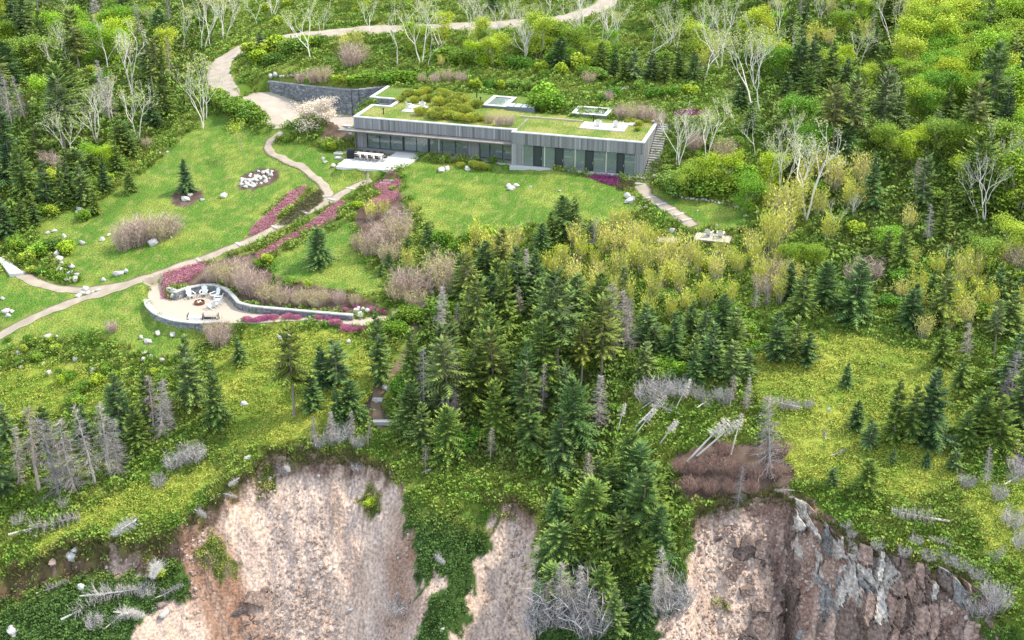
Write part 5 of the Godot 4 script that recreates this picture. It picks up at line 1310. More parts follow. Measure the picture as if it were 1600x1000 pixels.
func build_garden_things() -> void:
	# deck with two chairs
	var q: Array = SPOTS["deck"]
	var a := Vector2(q[0][0], q[0][1])
	var b := Vector2(q[3][0], q[3][1])
	var d := Vector2(q[1][0], q[1][1])
	var mid := (a + b + d + Vector2(q[2][0], q[2][1])) / 4.0
	var y := -1e9
	for p in q:
		y = maxf(y, land(p[0], p[1]))
	y += 0.05
	var turn := atan2((b - a).y, (b - a).x)
	var l := a.distance_to(b)
	var w := a.distance_to(d)
	var o := thing("wooden_deck", Vector3(mid.x, y, -mid.y), turn, "pale wooden deck under the two garden chairs", "deck")
	var n := int(l / 0.24)
	for i in n:
		var s := Shape.new()
		s.box(Vector3.ZERO, Vector3(l / n - 0.012, 0.05, w), Color(0.76, 0.7, 0.58) * rng.randf_range(0.85, 1.1), Basis.IDENTITY, 0.006)
		part("plank", s.mesh(M.boards), o, Vector3(-l / 2 + (i + 0.5) * l / n, 0.0, 0))
	for x in [-0.45, 0.0, 0.45]:
		for z in [-0.45, 0.45]:
			var s := Shape.new()
			s.box(Vector3.ZERO, Vector3(0.14, 1.4, 0.14), Color(0.3, 0.26, 0.2))
			part("post", s.mesh(M.plain), o, Vector3(x * l, -0.73, z * w))
	for z in [-0.46, 0.46]:
		var s := Shape.new()
		s.box(Vector3.ZERO, Vector3(l, 0.18, 0.06), Color(0.4, 0.35, 0.27))
		part("beam", s.mesh(M.plain), o, Vector3(0, -0.115, z * w))
	var right := Vector3(cos(turn), 0, -sin(turn))
	var fwd := Vector3(sin(turn), 0, cos(turn))
	var c := Vector3(mid.x, y + 0.025, -mid.y)
	garden_chair(c - right * 0.5 - fwd * 0.3, turn - 0.2, Color(0.66, 0.66, 0.62), "weathered garden chair on the deck, beside the boulder", "deck chairs")
	garden_chair(c + right * 0.75 - fwd * 0.3, turn + 0.1, Color(0.66, 0.66, 0.62), "weathered garden chair on the deck, beside the black light", "deck chairs")
	var lp := Vector2(q[2][0], q[2][1]) + Vector2(0.3, 0.5)
	bollard(at(lp.x, lp.y), "black garden light at the back corner of the deck", 0.7)
	# chairs round the fire
	var fire := Vector2(SPOTS["firepit"][0][0], SPOTS["firepit"][0][1])
	var fy := -6.34
	var says := ["white slatted chair left of the fire ring, apart from the rest", "white slatted chair straight behind the fire ring", "white slatted chair behind right of the fire ring, by the wall", "white slatted chair right of the fire ring, middle of the close group", "white slatted chair right of the fire ring, with a low arm to the gravel", "white slatted chair in front right of the fire ring"]
	for i in 6:
		var p := Vector2(SPOTS["chairs"][i][0], SPOTS["chairs"][i][1])
		var to := fire - p
		garden_chair(Vector3(p.x, fy, -p.y), atan2(-to.x, to.y), Color(0.72, 0.75, 0.77), says[i], "white chairs round the fire")
	o = thing("fire_pit", Vector3(fire.x, fy, -fire.y), 0, "rusty round fire ring on the gravel terrace", "fire pit")
	var s := Shape.new()
	var path := []
	for i in 25:
		path.append(Vector3(cos(TAU * i / 24) * 0.55, 0.14, sin(TAU * i / 24) * 0.55))
	var ring := []
	for i in 24:
		var u: Vector3 = path[i]
		var v: Vector3 = path[i + 1]
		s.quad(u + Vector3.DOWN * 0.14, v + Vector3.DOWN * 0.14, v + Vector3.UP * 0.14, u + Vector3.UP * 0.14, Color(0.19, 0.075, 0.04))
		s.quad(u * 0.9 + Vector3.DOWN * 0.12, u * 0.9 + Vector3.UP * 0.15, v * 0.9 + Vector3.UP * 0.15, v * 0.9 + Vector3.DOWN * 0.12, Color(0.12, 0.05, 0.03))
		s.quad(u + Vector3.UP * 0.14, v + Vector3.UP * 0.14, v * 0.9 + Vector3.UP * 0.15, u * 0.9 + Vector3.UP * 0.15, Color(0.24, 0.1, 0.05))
	part("ring", s.mesh(M.plain), o)
	s = Shape.new()
	for i in 14:
		s.box(Vector3(rng.randf_range(-0.3, 0.3), 0.05, rng.randf_range(-0.3, 0.3)), Vector3(0.2, 0.1, 0.16), Color(0.1, 0.09, 0.085) * rng.randf_range(0.6, 2.0), Basis(Vector3.UP, rng.randf() * 6))
	part("ash", s.mesh(M.plain), o).set_meta("kind", "stuff")
	for i in 3:
		s = Shape.new()
		s.tube([Vector3(-0.28, 0.1 + i * 0.05, -0.1 + i * 0.1), Vector3(0.25, 0.22, 0.1 - i * 0.1)], [0.05, 0.045], 7, Color(0.7, 0.66, 0.6))
		var fl := solid("firewood_log", s.mesh(M.bark), Vector3(fire.x, fy + 0.05, -fire.y), i * 1.3)
		meta(fl, "pale log lying in the rusty fire ring", "log", "logs in the fire ring")
	# log rack on the terrace rim
	var t0 := Vector2(SPOTS["tterr"][0][0], SPOTS["tterr"][0][1])
	var t1 := Vector2(SPOTS["tterr"][1][0], SPOTS["tterr"][1][1])
	var tm := (t0 + t1) / 2
	var tl := t0.distance_to(t1)
	o = thing("log_rack", Vector3(tm.x, fy, -tm.y), atan2((t1 - t0).y, (t1 - t0).x), "long low firewood rack with dark posts on the terrace rim", "rack")
	for x in [-0.5, 0.0, 0.5]:
		for z in [-0.22, 0.22]:
			s = Shape.new()
			s.box(Vector3.ZERO, Vector3(0.07, 0.85, 0.07), Color(0.05, 0.035, 0.03), Basis(Vector3.FORWARD, -0.12 * signf(x)))
			part("post", s.mesh(M.plain), o, Vector3(x * tl, 0.425, z))
	for z in [-0.2, 0.2]:
		s = Shape.new()
		s.box(Vector3.ZERO, Vector3(tl, 0.06, 0.06), Color(0.05, 0.035, 0.03))
		part("rail", s.mesh(M.plain), o, Vector3(0, 0.12, z))
	for side in 2:
		for i in 12:
			var lx: float = (-0.25 if side == 0 else 0.25) * tl
			s = Shape.new()
			var kk: Color = Color(0.78, 0.76, 0.72) if side == 0 or i % 3 == 0 else Color(0.07, 0.055, 0.06)
			s.tube([Vector3(-tl * 0.22 + rng.randf_range(-0.1, 0.1), 0, 0), Vector3(tl * 0.2 + rng.randf_range(-0.1, 0.1), 0, 0)], [0.075, 0.07], 7, kk * rng.randf_range(0.85, 1.1))
			var rr := Vector3(lx, 0.225 + (i / 4) * 0.13, -0.2 + (i % 4) * 0.135)
			var lg := solid("firewood_log", s.mesh(M.bark), o.transform * rr, o.rotation.y)
			meta(lg, ("pale log stacked in the left bay of the rack" if side == 0 else ("pale log among dark ones in the right bay of the rack" if i % 3 == 0 else "dark log stacked in the right bay of the rack")), "log", "logs in the rack, " + ("left bay" if side == 0 else "right bay"))
	# bench on the trail
	var b0 := Vector2(SPOTS["bench"][0][0], SPOTS["bench"][0][1])
	var b1 := Vector2(SPOTS["bench"][1][0], SPOTS["bench"][1][1])
	var bm := (b0 + b1) / 2
	o = thing("plank_bench", at(bm.x, bm.y), atan2((b1 - b0).y, (b1 - b0).x), "pale grey plank bench standing at the end of the trail", "bench")
	for z in [-0.12, 0.12]:
		s = Shape.new()
		s.box(Vector3.ZERO, Vector3(1.75, 0.06, 0.22), Color(0.66, 0.68, 0.7), Basis.IDENTITY, 0.01)
		part("seat", s.mesh(M.boards), o, Vector3(0, 0.48, z))
	s = Shape.new()
	s.box(Vector3.ZERO, Vector3(1.7, 0.3, 0.05), Color(0.5, 0.52, 0.55))
	part("apron", s.mesh(M.boards), o, Vector3(0, 0.28, 0.2))
	for x in [-0.75, 0.75]:
		s = Shape.new()
		s.box(Vector3.ZERO, Vector3(0.1, 0.5, 0.34), Color(0.4, 0.4, 0.4))
		part("leg", s.mesh(M.plain), o, Vector3(x, 0.2, 0))
	# pale slab at the left path, plank walk
	for k in [["entry", "stone_slab", "long white stone slab where the left path enters", "slab", M.concrete, Color(0.82, 0.8, 0.8)], ["board", "plank_walk", "pale plank walk leading from the terrace into the wood", "walkway", M.boards, Color(0.7, 0.66, 0.6)]]:
		var pp: Array = SPOTS[k[0]]
		var hi := -1e9
		var poly := PackedVector2Array()
		for v in pp:
			hi = maxf(hi, land(v[0], v[1]))
		var sh := Shape.new()
		if k[0] == "entry":
			for v in pp:
				poly.append(Vector2(v[0], -v[1]))
			sh.slab(poly, hi - 0.6, hi + 0.08, k[5])
			meta(solid(k[1], sh.mesh(k[4]), Vector3.ZERO), k[2], k[3], "")
		else:
			var pa := Vector3(pp[0][0], 0, -pp[0][1])
			var pb := Vector3(pp[1][0], 0, -pp[1][1])
			var wide := 1.0
			var ro := thing(k[1], pa + Vector3(0, land(pp[0][0], pp[0][1]) + 0.14, 0), atan2(-(pb - pa).z, (pb - pa).x), k[2], k[3])
			var len_ := pa.distance_to(pb)
			var rise := land(pp[1][0], pp[1][1]) - land(pp[0][0], pp[0][1])
			var m := int(len_ / 0.28)
			for i in m:
				sh = Shape.new()
				sh.box(Vector3.ZERO, Vector3(0.27, 0.06, wide), k[5] * rng.randf_range(0.85, 1.12), Basis.IDENTITY, 0.01)
				part("plank", sh.mesh(k[4]), ro, Vector3((i + 0.5) * 0.28, rise * (i + 0.5) / m, 0))
			for z in [-0.35, 0.35]:
				sh = Shape.new()
				sh.tube([Vector3(0, -0.11, z), Vector3(len_, rise - 0.11, z)], [0.08, 0.08], 6, Color(0.25, 0.2, 0.16))
				part("beam", sh.mesh(M.plain), ro)
	# stone steps set across the garden paths
	var where := {"main": [0.52, 0.62, 0.72, 0.8, 0.88, 0.95], "deck": [0.3, 0.5, 0.68, 0.82, 0.95], "court": [0.05]}
	for n2 in where:
		var ln := smooth_line(PATHS[n2][1])
		for f in where[n2]:
			var i := int(f * (ln.size() - 2))
			var dir := (ln[i + 1] - ln[i]).normalized()
			s = Shape.new()
			s.box(Vector3.ZERO, Vector3(0.42, 0.16, PATHS[n2][0] * 0.95), Color(0.72, 0.68, 0.62) * rng.randf_range(0.85, 1.1), Basis.IDENTITY, 0.02)
			var st := solid("stone_step", s.mesh(M.stone), Vector3(ln[i].x, land(ln[i].x, ln[i].y) + 0.07, -ln[i].y), atan2(dir.y, dir.x))
			later(st, "pale stone path step", "step", "stone steps in the paths")

# ---------------------------------------------------------------- stones
func rock_mesh(seed_: int, jag: float, flatten: float, k: Color, m: Material) -> ArrayMesh:
	var rg := RandomNumberGenerator.new()
	rg.seed = seed_
	var planes := []
	for i in 15:
		var nrm := Vector3(rg.randfn(), rg.randfn() * 0.8 + 0.1, rg.randfn()).normalized()
		planes.append([nrm, rg.randf_range(1.0 - jag, 1.0)])
	var s := Shape.new()
	var ico := SphereMesh.new()
	ico.radial_segments = 14
	ico.rings = 8
	ico.radius = 1.0
	ico.height = 2.0
	var arr := ico.get_mesh_arrays()
	var vs: PackedVector3Array = arr[Mesh.ARRAY_VERTEX]
	var ids: PackedInt32Array = arr[Mesh.ARRAY_INDEX]
	var moved := []
	for p in vs:
		var r := 1.25
		for pl in planes:
			var dd: float = p.dot(pl[0])
			if dd > 0.01:
				r = minf(r, pl[1] * 0.85 / dd)
		r += fine.get_noise_3d(p.x * 3 + seed_, p.y * 3, p.z * 3) * 0.08
		moved.append(p * r * Vector3(1, flatten, 1))
	for i in range(0, ids.size(), 3):
		if moved[ids[i]].distance_to(moved[ids[i + 1]]) > 0.001 and moved[ids[i + 1]].distance_to(moved[ids[i + 2]]) > 0.001 and moved[ids[i]].distance_to(moved[ids[i + 2]]) > 0.001:
			s.tri(moved[ids[i]], moved[ids[i + 1]], moved[ids[i + 2]], k * rg.randf_range(0.9, 1.08))
	return s.mesh(m)

func put_stone(called: String, mesh_: Mesh, x: float, g: float, w: float, look: String, category: String, group: String) -> MeshInstance3D:
	var o := solid(called, mesh_, at(x, g) + Vector3(0, w * 0.12, 0), rng.randf() * TAU)
	w *= 1.2
	o.scale = Vector3(w * 0.52, w * 0.52 * rng.randf_range(0.8, 1.15), w * 0.48 * rng.randf_range(0.75, 1.0))
	later(o, look, category, group)
	return o

func build_rocks() -> void:
	var pale := []
	var red := []
	for i in 6:
		pale.append(rock_mesh(100 + i, 0.4, 0.78, Color(0.9, 0.89, 0.87).lerp(Color(0.74, 0.73, 0.71), i * 0.16), M.stone))
		red.append(rock_mesh(200 + i, 0.45, 0.7, Color(0.52, 0.4, 0.35).lerp(Color(0.4, 0.3, 0.28), i * 0.16), M.stone))
	for b in PLANTED["boulder"]:
		var low: bool = beyond(b[0], b[1]) > 0.0
		var look := "%s %s boulder" % [("large" if b[2] > 1.0 else ("fair-sized" if b[2] > 0.65 else "small")), ("reddish" if low and rng.randf() < 0.5 else "whitish")]
		put_stone("boulder", (red if look.contains("red") else pale)[rng.randi() % 6], b[0], b[1], b[2], look, "boulder", "loose boulders")
	# rows and heaps of small stones
	for row in [["edging", 30, 0.32, "small white edging stone"], ["hill_stones", 14, 0.4, "small white row stone"]]:
		var ln := smooth_line(SPOTS[row[0]], 0.3)
		for i in row[1]:
			var p: Vector2 = ln[int(i * (ln.size() - 1.0) / (row[1] - 1))] + Vector2(rng.randf_range(-0.15, 0.15), rng.randf_range(-0.15, 0.15))
			put_stone("edging_stone", pale[i % 6], p.x, p.y, row[2] * rng.randf_range(0.7, 1.3), row[3], "stone", "rows of edging stones")
	for p in scatter(BEDS["stones"], 42, 0.3):
		put_stone("bed_stone", pale[rng.randi() % 6], p.x, p.y, rng.randf_range(0.35, 0.75), "white heaped stone", "stone", "stones of the oval bed")
	for i in 9:
		put_stone("bed_stone", pale[i % 6], SPOTS["whitepile"][0][0] + rng.randf_range(-0.6, 0.6), SPOTS["whitepile"][0][1] + rng.randf_range(-0.5, 0.5), rng.randf_range(0.3, 0.55), "white heap stone", "stone", "stones of the small heap")
	# loose debris on the scars
	var mm := MultiMesh.new()
	mm.transform_format = MultiMesh.TRANSFORM_3D
	mm.use_colors = true
	mm.mesh = rock_mesh(300, 0.45, 0.75, Color(1, 1, 1), M.stone)
	var list := []
	var tries := 0
	while list.size() < 26000 and tries < 400000:
		tries += 1
		var g := rng.randf_range(66, 98)
		var x := rng.randf_range(-0.5, 0.5) * g
		if inside("bare", x, g) and beyond(x, g) > 0.3:
			var dense := bumps.get_noise_2d(x * 3.0 + 200.0, g * 1.2)
			if rng.randf() < 0.15 + dense * 2.2 or x > 15.0:
				list.append([x, g])
	mm.instance_count = list.size()
	for i in list.size():
		var x: float = list[i][0]
		var g: float = list[i][1]
		var r := 0.02 + 0.3 * pow(rng.randf(), 6.0)
		mm.set_instance_transform(i, Transform3D(Basis(Vector3(rng.randf(), rng.randf(), rng.randf()).normalized(), rng.randf() * 6).scaled(Vector3(r, r, r)), Vector3(x, land(x, g) + r * 0.1, -g)))
		var k := Color(0.7, 0.54, 0.45).lerp(Color(0.46, 0.33, 0.27), rng.randf())
		if rng.randf() < 0.1:
			k = Color(0.8, 0.72, 0.66)
		mm.set_instance_color(i, k)
	var deb := MultiMeshInstance3D.new()
	deb.name = "scree"
	deb.multimesh = mm
	add_child(deb)
	meta(deb, "pinkish stones and rubble strewn over the bare cliff scars", "scree")
	deb.set_meta("kind", "stuff")
	build_crag()

# the jointed rock face at the lower right: blocks wedged into the slope
func build_crag() -> void:
	var root := thing("rock_outcrop", Vector3.ZERO, 0, "jointed pink and white rock face at the lower right brink", "rock face")
	var second := thing("rock_outcrop", Vector3.ZERO, 0, "smaller rounded rock knob beside the dark cleft", "rock face")
	var rg := RandomNumberGenerator.new()
	rg.seed = 5
	var blocks := []
	for i in 9:
		blocks.append([])
		var base: Color = [Color(0.47, 0.35, 0.3), Color(0.36, 0.27, 0.24), Color(0.56, 0.41, 0.35), Color(0.42, 0.33, 0.3), Color(0.3, 0.23, 0.21), Color(0.5, 0.36, 0.31), Color(0.88, 0.82, 0.76), Color(0.8, 0.72, 0.65), Color(0.5, 0.49, 0.48)][i]
		for j in 3:
			blocks[i].append(block_mesh(500 + i * 7 + j, base))
	rock_face(root, second, rg)
	# slabs of the lower scars
	var third := thing("rock_outcrop", Vector3.ZERO, 0, "broken rock ledges left of the dark cleft", "rock face")
	for i in 50:
		var x := rg.randf_range(17.5, 22.6)
		var g := edge_at(x)[0] - rg.randf_range(0.8, 10.0)
		var w := 0.25 + 1.1 * rg.randf() * rg.randf()
		var o := part("rock", blocks[[0, 1, 4, 5][rg.randi() % 4]][rg.randi() % 3], third, Vector3(x, land(x, g) - 0.2, -g))
		o.basis = (Basis(Vector3.UP, rg.randfn() * 0.4) * Basis(Vector3.RIGHT, -0.5 + rg.randfn() * 0.2) * Basis(Vector3.FORWARD, -0.5 + rg.randfn() * 0.2)).scaled_local(Vector3(w, w * 0.7, w * 0.8))
	var fourth := thing("rock_outcrop", Vector3.ZERO, 0, "pinkish rock ledges at the foot of the large scar", "rock face")
	for i in 46:
		var x := rg.randf_range(-31.0, -21.0)
		var g := edge_at(x)[0] - rg.randf_range(7.0, 13.0)
		var w := 0.25 + 0.9 * rg.randf() * rg.randf()
		var o := part("rock", blocks[[0, 2, 3, 5][rg.randi() % 4]][rg.randi() % 3], fourth, Vector3(x, land(x, g) - 0.18, -g))
		o.basis = (Basis(Vector3.UP, rg.randfn() * 0.6) * Basis(Vector3.RIGHT, -0.6 + rg.randfn() * 0.2) * Basis(Vector3.FORWARD, rg.randfn() * 0.3)).scaled_local(Vector3(w, w * 0.6, w * 0.8))

# a continuous face split by joints: each block keeps its own plane and colour
func rock_face(root: Node3D, knob: Node3D, rg: RandomNumberGenerator) -> void:
	var seeds := []
	for i in 9:
		for j in 7:
			var small := j < 2 or rg.randf() < 0.2
			for n in 4 if small else 1:
				var a := 22.6 + (i + rg.randf_range(0.1, 0.9)) * 1.85
				var b := -0.8 + (j + rg.randf_range(0.1, 0.9)) * 1.75
				var pale := b < 1.6 + rg.randf() and a < 30.5 and rg.randf() < 0.75
				var k := Color(0.46, 0.33, 0.28).lerp(Color(0.3, 0.23, 0.2), rg.randf())
				if rg.randf() < 0.3:
					k = Color(0.6, 0.42, 0.35)
				elif rg.randf() < 0.15:
					k = Color(0.46, 0.45, 0.44)
				if pale:
					k = Color(0.9, 0.83, 0.76).lerp(Color(0.72, 0.64, 0.58), rg.randf())
				seeds.append([Vector2(a, b), rg.randf() * rg.randf() * 1.7, Vector2(rg.randfn() * 0.28, rg.randfn() * 0.2), k, Shape.new()])
	var nx := 150
	var ny := 116
	var grid := []
	var own := PackedInt32Array()
	for j in ny + 1:
		for i in nx + 1:
			var x := lerpf(22.9, 38.4, i * 1.0 / nx)
			var e := lerpf(-0.7, 10.5, j * 1.0 / ny)
			var q := Vector2(x, e) + Vector2(fine.get_noise_2d(x * 2.0, e * 2.0), fine.get_noise_2d(x * 2.0 + 77.0, e * 2.0)) * 0.1
			var best := 1e9
			var next := 1e9
			var id := 0
			for n in seeds.size():
				var d: Vector2 = q - seeds[n][0]
				# joints lean: long along one direction, narrow across
				var dd := absf(d.x * 0.93 + d.y * 0.36) * 1.0 + absf(d.y * 0.93 - d.x * 0.36) * 0.8
				if dd < best:
					next = best
					best = dd
					id = n
				elif dd < next:
					next = dd
			var s: Array = seeds[id]
			var off: float = s[1] + s[2].dot(q - s[0]) + fine.get_noise_2d(x * 3.0, e * 3.0) * 0.07
			off -= 0.4 * (1.0 - smoothstep(0.0, 0.12, next - best))
			off *= smoothstep(-0.7, 0.3, e)
			var g := edge_at(x)[0] - e
			var base := slope_at(x, g + e) + 0.12 - 0.5 * smoothstep(-0.1, 0.6, e) - 1.42 * maxf(0.0, e)
			var side := smoothstep(22.9, 23.8, x) * (1.0 - smoothstep(36.6, 38.4, x)) * (1.0 - 0.75 * smoothstep(25.4, 25.9, x) * (1.0 - smoothstep(26.2, 26.9, x)) * smoothstep(0.0, 1.5, e))
			var low := land(x, g) - 0.5
			grid.append(Vector3(x, lerpf(low, base, side) + off * 0.55 * side, -g + off * 0.83 * side))
			own.append(id)
	for j in ny:
		for i in nx:
			var p := j * (nx + 1) + i
			var q := p + nx + 1
			var s: Array = seeds[own[p]]
			var mid: Vector3 = grid[p]
			var k: Color = s[3] * (1.0 + fine.get_noise_2d(mid.x * 5.0, mid.z * 2.5) * 0.3 + fine.get_noise_2d(mid.x * 9.0, mid.z * 9.0) * 0.2)
			s[4].quad(grid[p], grid[p + 1], grid[q + 1], grid[q], k)
	for s in seeds:
		if s[4].v.size():
			part("rock", s[4].mesh(M.crag), knob if s[0].x < 25.9 else root)

# angular block cut by three sets of joints and a few odd planes
func block_mesh(seed_: int, k: Color) -> ArrayMesh:
	var rg := RandomNumberGenerator.new()
	rg.seed = seed_
	var planes: Array[Plane] = []
	for ax in [Vector3.RIGHT, Vector3.UP, Vector3.BACK]:
		for sg in [-1.0, 1.0]:
			planes.append(Plane((ax * sg + Vector3(rg.randfn(), rg.randfn(), rg.randfn()) * 0.2).normalized(), rg.randf_range(0.6, 0.95)))
	for i in 4:
		planes.append(Plane(Vector3(rg.randfn(), rg.randfn() * 0.7 + 0.4, rg.randfn()).normalized(), rg.randf_range(0.92, 1.2)))
	var pts := Geometry3D.compute_convex_mesh_points(planes)
	var s := Shape.new()
	for pl in planes:
		var on := []
		var mid := Vector3.ZERO
		for p in pts:
			if absf(pl.distance_to(p)) < 0.002:
				var fresh := true
				for o in on:
					if o.distance_to(p) < 0.003:
						fresh = false
				if fresh:
					on.append(p)
					mid += p
		if on.size() < 3:
			continue
		mid /= on.size()
		var u: Vector3 = (on[0] - mid).normalized()
		var w := pl.normal.cross(u)
		on.sort_custom(func(a, b): return atan2((a - mid).dot(w), (a - mid).dot(u)) > atan2((b - mid).dot(w), (b - mid).dot(u)))
		var kk := k * rg.randf_range(0.8, 1.15)
		var peak := mid + pl.normal * rg.randf_range(-0.02, 0.02)
		for i in on.size():
			var a: Vector3 = on[i]
			var b: Vector3 = on[(i + 1) % on.size()]
			var h := (a + b) / 2.0 - pl.normal * rg.randf_range(0.0, 0.04)
			s.tri(peak, a, h, kk * rg.randf_range(0.94, 1.06))
			s.tri(peak, h, b, kk * rg.randf_range(0.94, 1.06))
	return s.mesh(M.crag)
# ---------------------------------------------------------------- plants
var models := {}       # kind > list of [part name, mesh] lists, built once and shared
var taken := []

func scatter(outline: Array, count: int, gap: float, keep := []) -> PackedVector2Array:
	var p := points(outline)
	var box := Rect2(p[0], Vector2.ZERO)
	for q in p:
		box = box.expand(q)
	var out := PackedVector2Array()
	var tries := 0
	while out.size() < count and tries < count * 40:
		tries += 1
		var v := box.position + Vector2(rng.randf(), rng.randf()) * box.size
		if not Geometry2D.is_point_in_polygon(v, p):
			continue
		var ok := true
		for o in out:
			if o.distance_squared_to(v) < gap * gap:
				ok = false
				break
		if ok:
			for o in keep:
				if o.distance_squared_to(v) < gap * gap:
					ok = false
					break
		if ok:
			out.append(v)
	return out

func vary(k: Color, rg: RandomNumberGenerator, by := 0.25) -> Color:
	var f := 1.0 + rg.randf_range(-by, by)
	return Color(k.r * f * rg.randf_range(0.92, 1.08), k.g * f, k.b * f)

func grow_spruce(seed_: int, h: float, r: float, start: float, gaps: float, k: Color, tip: Color, shape := 0.85) -> Array:
	var rg := RandomNumberGenerator.new()
	rg.seed = seed_
	var wood_ := Shape.new()
	var lean := Vector3(rg.randf_range(-0.25, 0.25), 0, rg.randf_range(-0.25, 0.25))
	wood_.tube([Vector3(0, -0.4, 0), Vector3(0, h * 0.35, 0), lean * 0.5 + Vector3(0, h * 0.7, 0), lean + Vector3(0, h, 0)], [h * 0.017, h * 0.012, h * 0.007, 0.01], 6, Color(0.22, 0.19, 0.17))
	var c := Shape.new()
	var y := h * start
	while y < h * 0.985:
		var t := (y - h * start) / (h - h * start)
		var reach := r * (pow(1.0 - t, shape) * 0.95 + 0.05) * minf(1.0, 0.62 + t * 3.5)
		var n := int(lerpf(10, 5, t))
		for i in n:
			if rg.randf() < gaps:
				continue
			var az := rg.randf() * TAU
			var l := reach * rg.randf_range(0.5, 1.2)
			var dir := Vector3(cos(az), 0, sin(az))
			var root := lean * (y / h) + Vector3(0, y + rg.randf_range(-0.1, 0.1), 0)
			var rise := lerpf(0.05, 0.75, t * t + 0.1)
			var droop := lerpf(0.42, 0.1, t)
			var kk := vary(k, rg, 0.3)
			var side := Vector3(-dir.z, 0, dir.x)
			if t < 0.8:
				wood_.blade(root, root + dir * l * 0.8 + Vector3.UP * l * (rise * 0.8 - droop * 0.6), 0.03, Color(0.2, 0.17, 0.14))
			for j in 6:
				var u := 0.2 + 0.16 * j
				var p := root + dir * l * u + Vector3.UP * l * (rise * u - droop * u * u + 0.12 * u * u * u)
				var fw := (dir + Vector3.UP * (rise - 2.0 * droop * u + 0.36 * u * u)).normalized()
				var tw := l * 0.36 * (1.12 - u) + 0.12
				var w := 0.085 + 0.03 * l
				for sd in [-1.0, 1.0]:
					var end: Vector3 = p + (side * sd * 0.85 + fw * 0.6).normalized() * tw * rg.randf_range(0.8, 1.2) + Vector3.DOWN * tw * rg.randf_range(0.05, 0.4)
					var q := kk if j < 4 else tint(kk, tip, rg.randf_range(0.2, 0.8))
					c.tri(p - fw * w, end, p + fw * w, q)
					c.tri(p, p + (end - p) * 0.6 + Vector3.DOWN * 0.13, end, vary(q, rg, 0.15))
				if j == 5:
					c.blade(p, p + fw * (0.16 + 0.1 * l) + Vector3.UP * 0.04, 0.06, tip)
		y += h * rg.randf_range(0.026, 0.042)
	c.blade(lean + Vector3(0, h * 0.95, 0), lean + Vector3(0, h * 1.03, 0), 0.05, tip)
	return [["trunk", wood_.mesh(M.bark)], ["crown", c.mesh(M.needles_0)]]

func grow_dead(seed_: int, h: float, r: float, start: float, k: Color) -> Array:
	var rg := RandomNumberGenerator.new()
	rg.seed = seed_
	var wood_ := Shape.new()
	var lean := Vector3(rg.randf_range(-0.3, 0.3), 0, rg.randf_range(-0.3, 0.3))
	wood_.tube([Vector3(0, -0.4, 0), Vector3(0, h * 0.4, 0), lean + Vector3(0, h, 0)], [h * 0.014, h * 0.010, 0.012], 6, k * 1.12)
	var c := Shape.new()
	var y := h * start
	while y < h * 0.97:
		var t := (y / h - start) / (1.0 - start)
		for i in rg.randi_range(3, 6):
			var az := rg.randf() * TAU
			var l := r * (pow(1.0 - t, 0.8) * 0.9 + 0.1) * rg.randf_range(0.4, 1.15)
			var dir := Vector3(cos(az), rg.randf_range(-0.35, 0.1) + 0.4 * t, sin(az)).normalized()
			var root := lean * (y / h) + Vector3(0, y, 0)
			var end := root + dir * l + Vector3.DOWN * l * 0.12
			var kk := vary(k, rg, 0.25)
			c.blade(root, end, 0.028, kk)
			c.blade(root, end, 0.028, kk, Vector3(dir.z, 0.1, -dir.x))
			var side := Vector3(-dir.z, 0, dir.x)
			for j in 9:
				var p := root.lerp(end, 0.2 + 0.09 * j)
				var sd := 1.0 if j % 2 else -1.0
				c.blade(p, p + (side * sd * rg.randf_range(0.4, 1.0) + dir * 0.7 + Vector3.UP * rg.randf_range(-0.7, 0.3)).normalized() * rg.randf_range(0.18, 0.55), 0.014, vary(kk, rg, 0.2), Vector3(rg.randf(), rg.randf(), rg.randf()))
		y += h * rg.randf_range(0.018, 0.032)
	return [["trunk", wood_.mesh(M.bark)], ["crown", c.mesh(M.twigs)]]

func limb(s: Shape, tw: Shape, rg: RandomNumberGenerator, p: Vector3, d: Vector3, l: float, r: float, depth: int, k: Color, tips: Array, up: float) -> void:
	var path := [p]
	var rad := [r]
	var dir := d
	for i in 3:
		dir = (dir + Vector3(rg.randfn(), rg.randfn() * 0.5, rg.randfn()) * 0.16 + Vector3.UP * up * 0.12).normalized()
		path.append(path[-1] + dir * l / 3.0)
		rad.append(r * (1.0 - 0.13 * (i + 1)))
	if depth > 0:
		s.tube(path, rad, 5 if depth > 2 else 4, vary(k, rg, 0.08))
	else:
		tips.append(path[-1])
		for i in 3:
			tw.blade(path[i], path[i + 1], maxf(r * 0.8, 0.012), vary(k, rg, 0.15))
			for j in 3:
				tw.blade(path[i + 1], path[i + 1] + (dir + Vector3(rg.randfn(), rg.randfn(), rg.randfn()) * 0.7).normalized() * l * 0.35, 0.013, vary(k * 0.8, rg, 0.2), Vector3(rg.randf(), rg.randf(), rg.randf()))
		return
	var n := 2 if rg.randf() < 0.55 else 3
	for i in n:
		var nd := (dir + Vector3(rg.randfn(), rg.randfn() * 0.5 + 0.5, rg.randfn()) * 0.38).normalized()
		limb(s, tw, rg, path[-1 if i < 2 else 2], nd, l * rg.randf_range(0.62, 0.85), r * rg.randf_range(0.5, 0.68), depth - 1, k, tips, up)

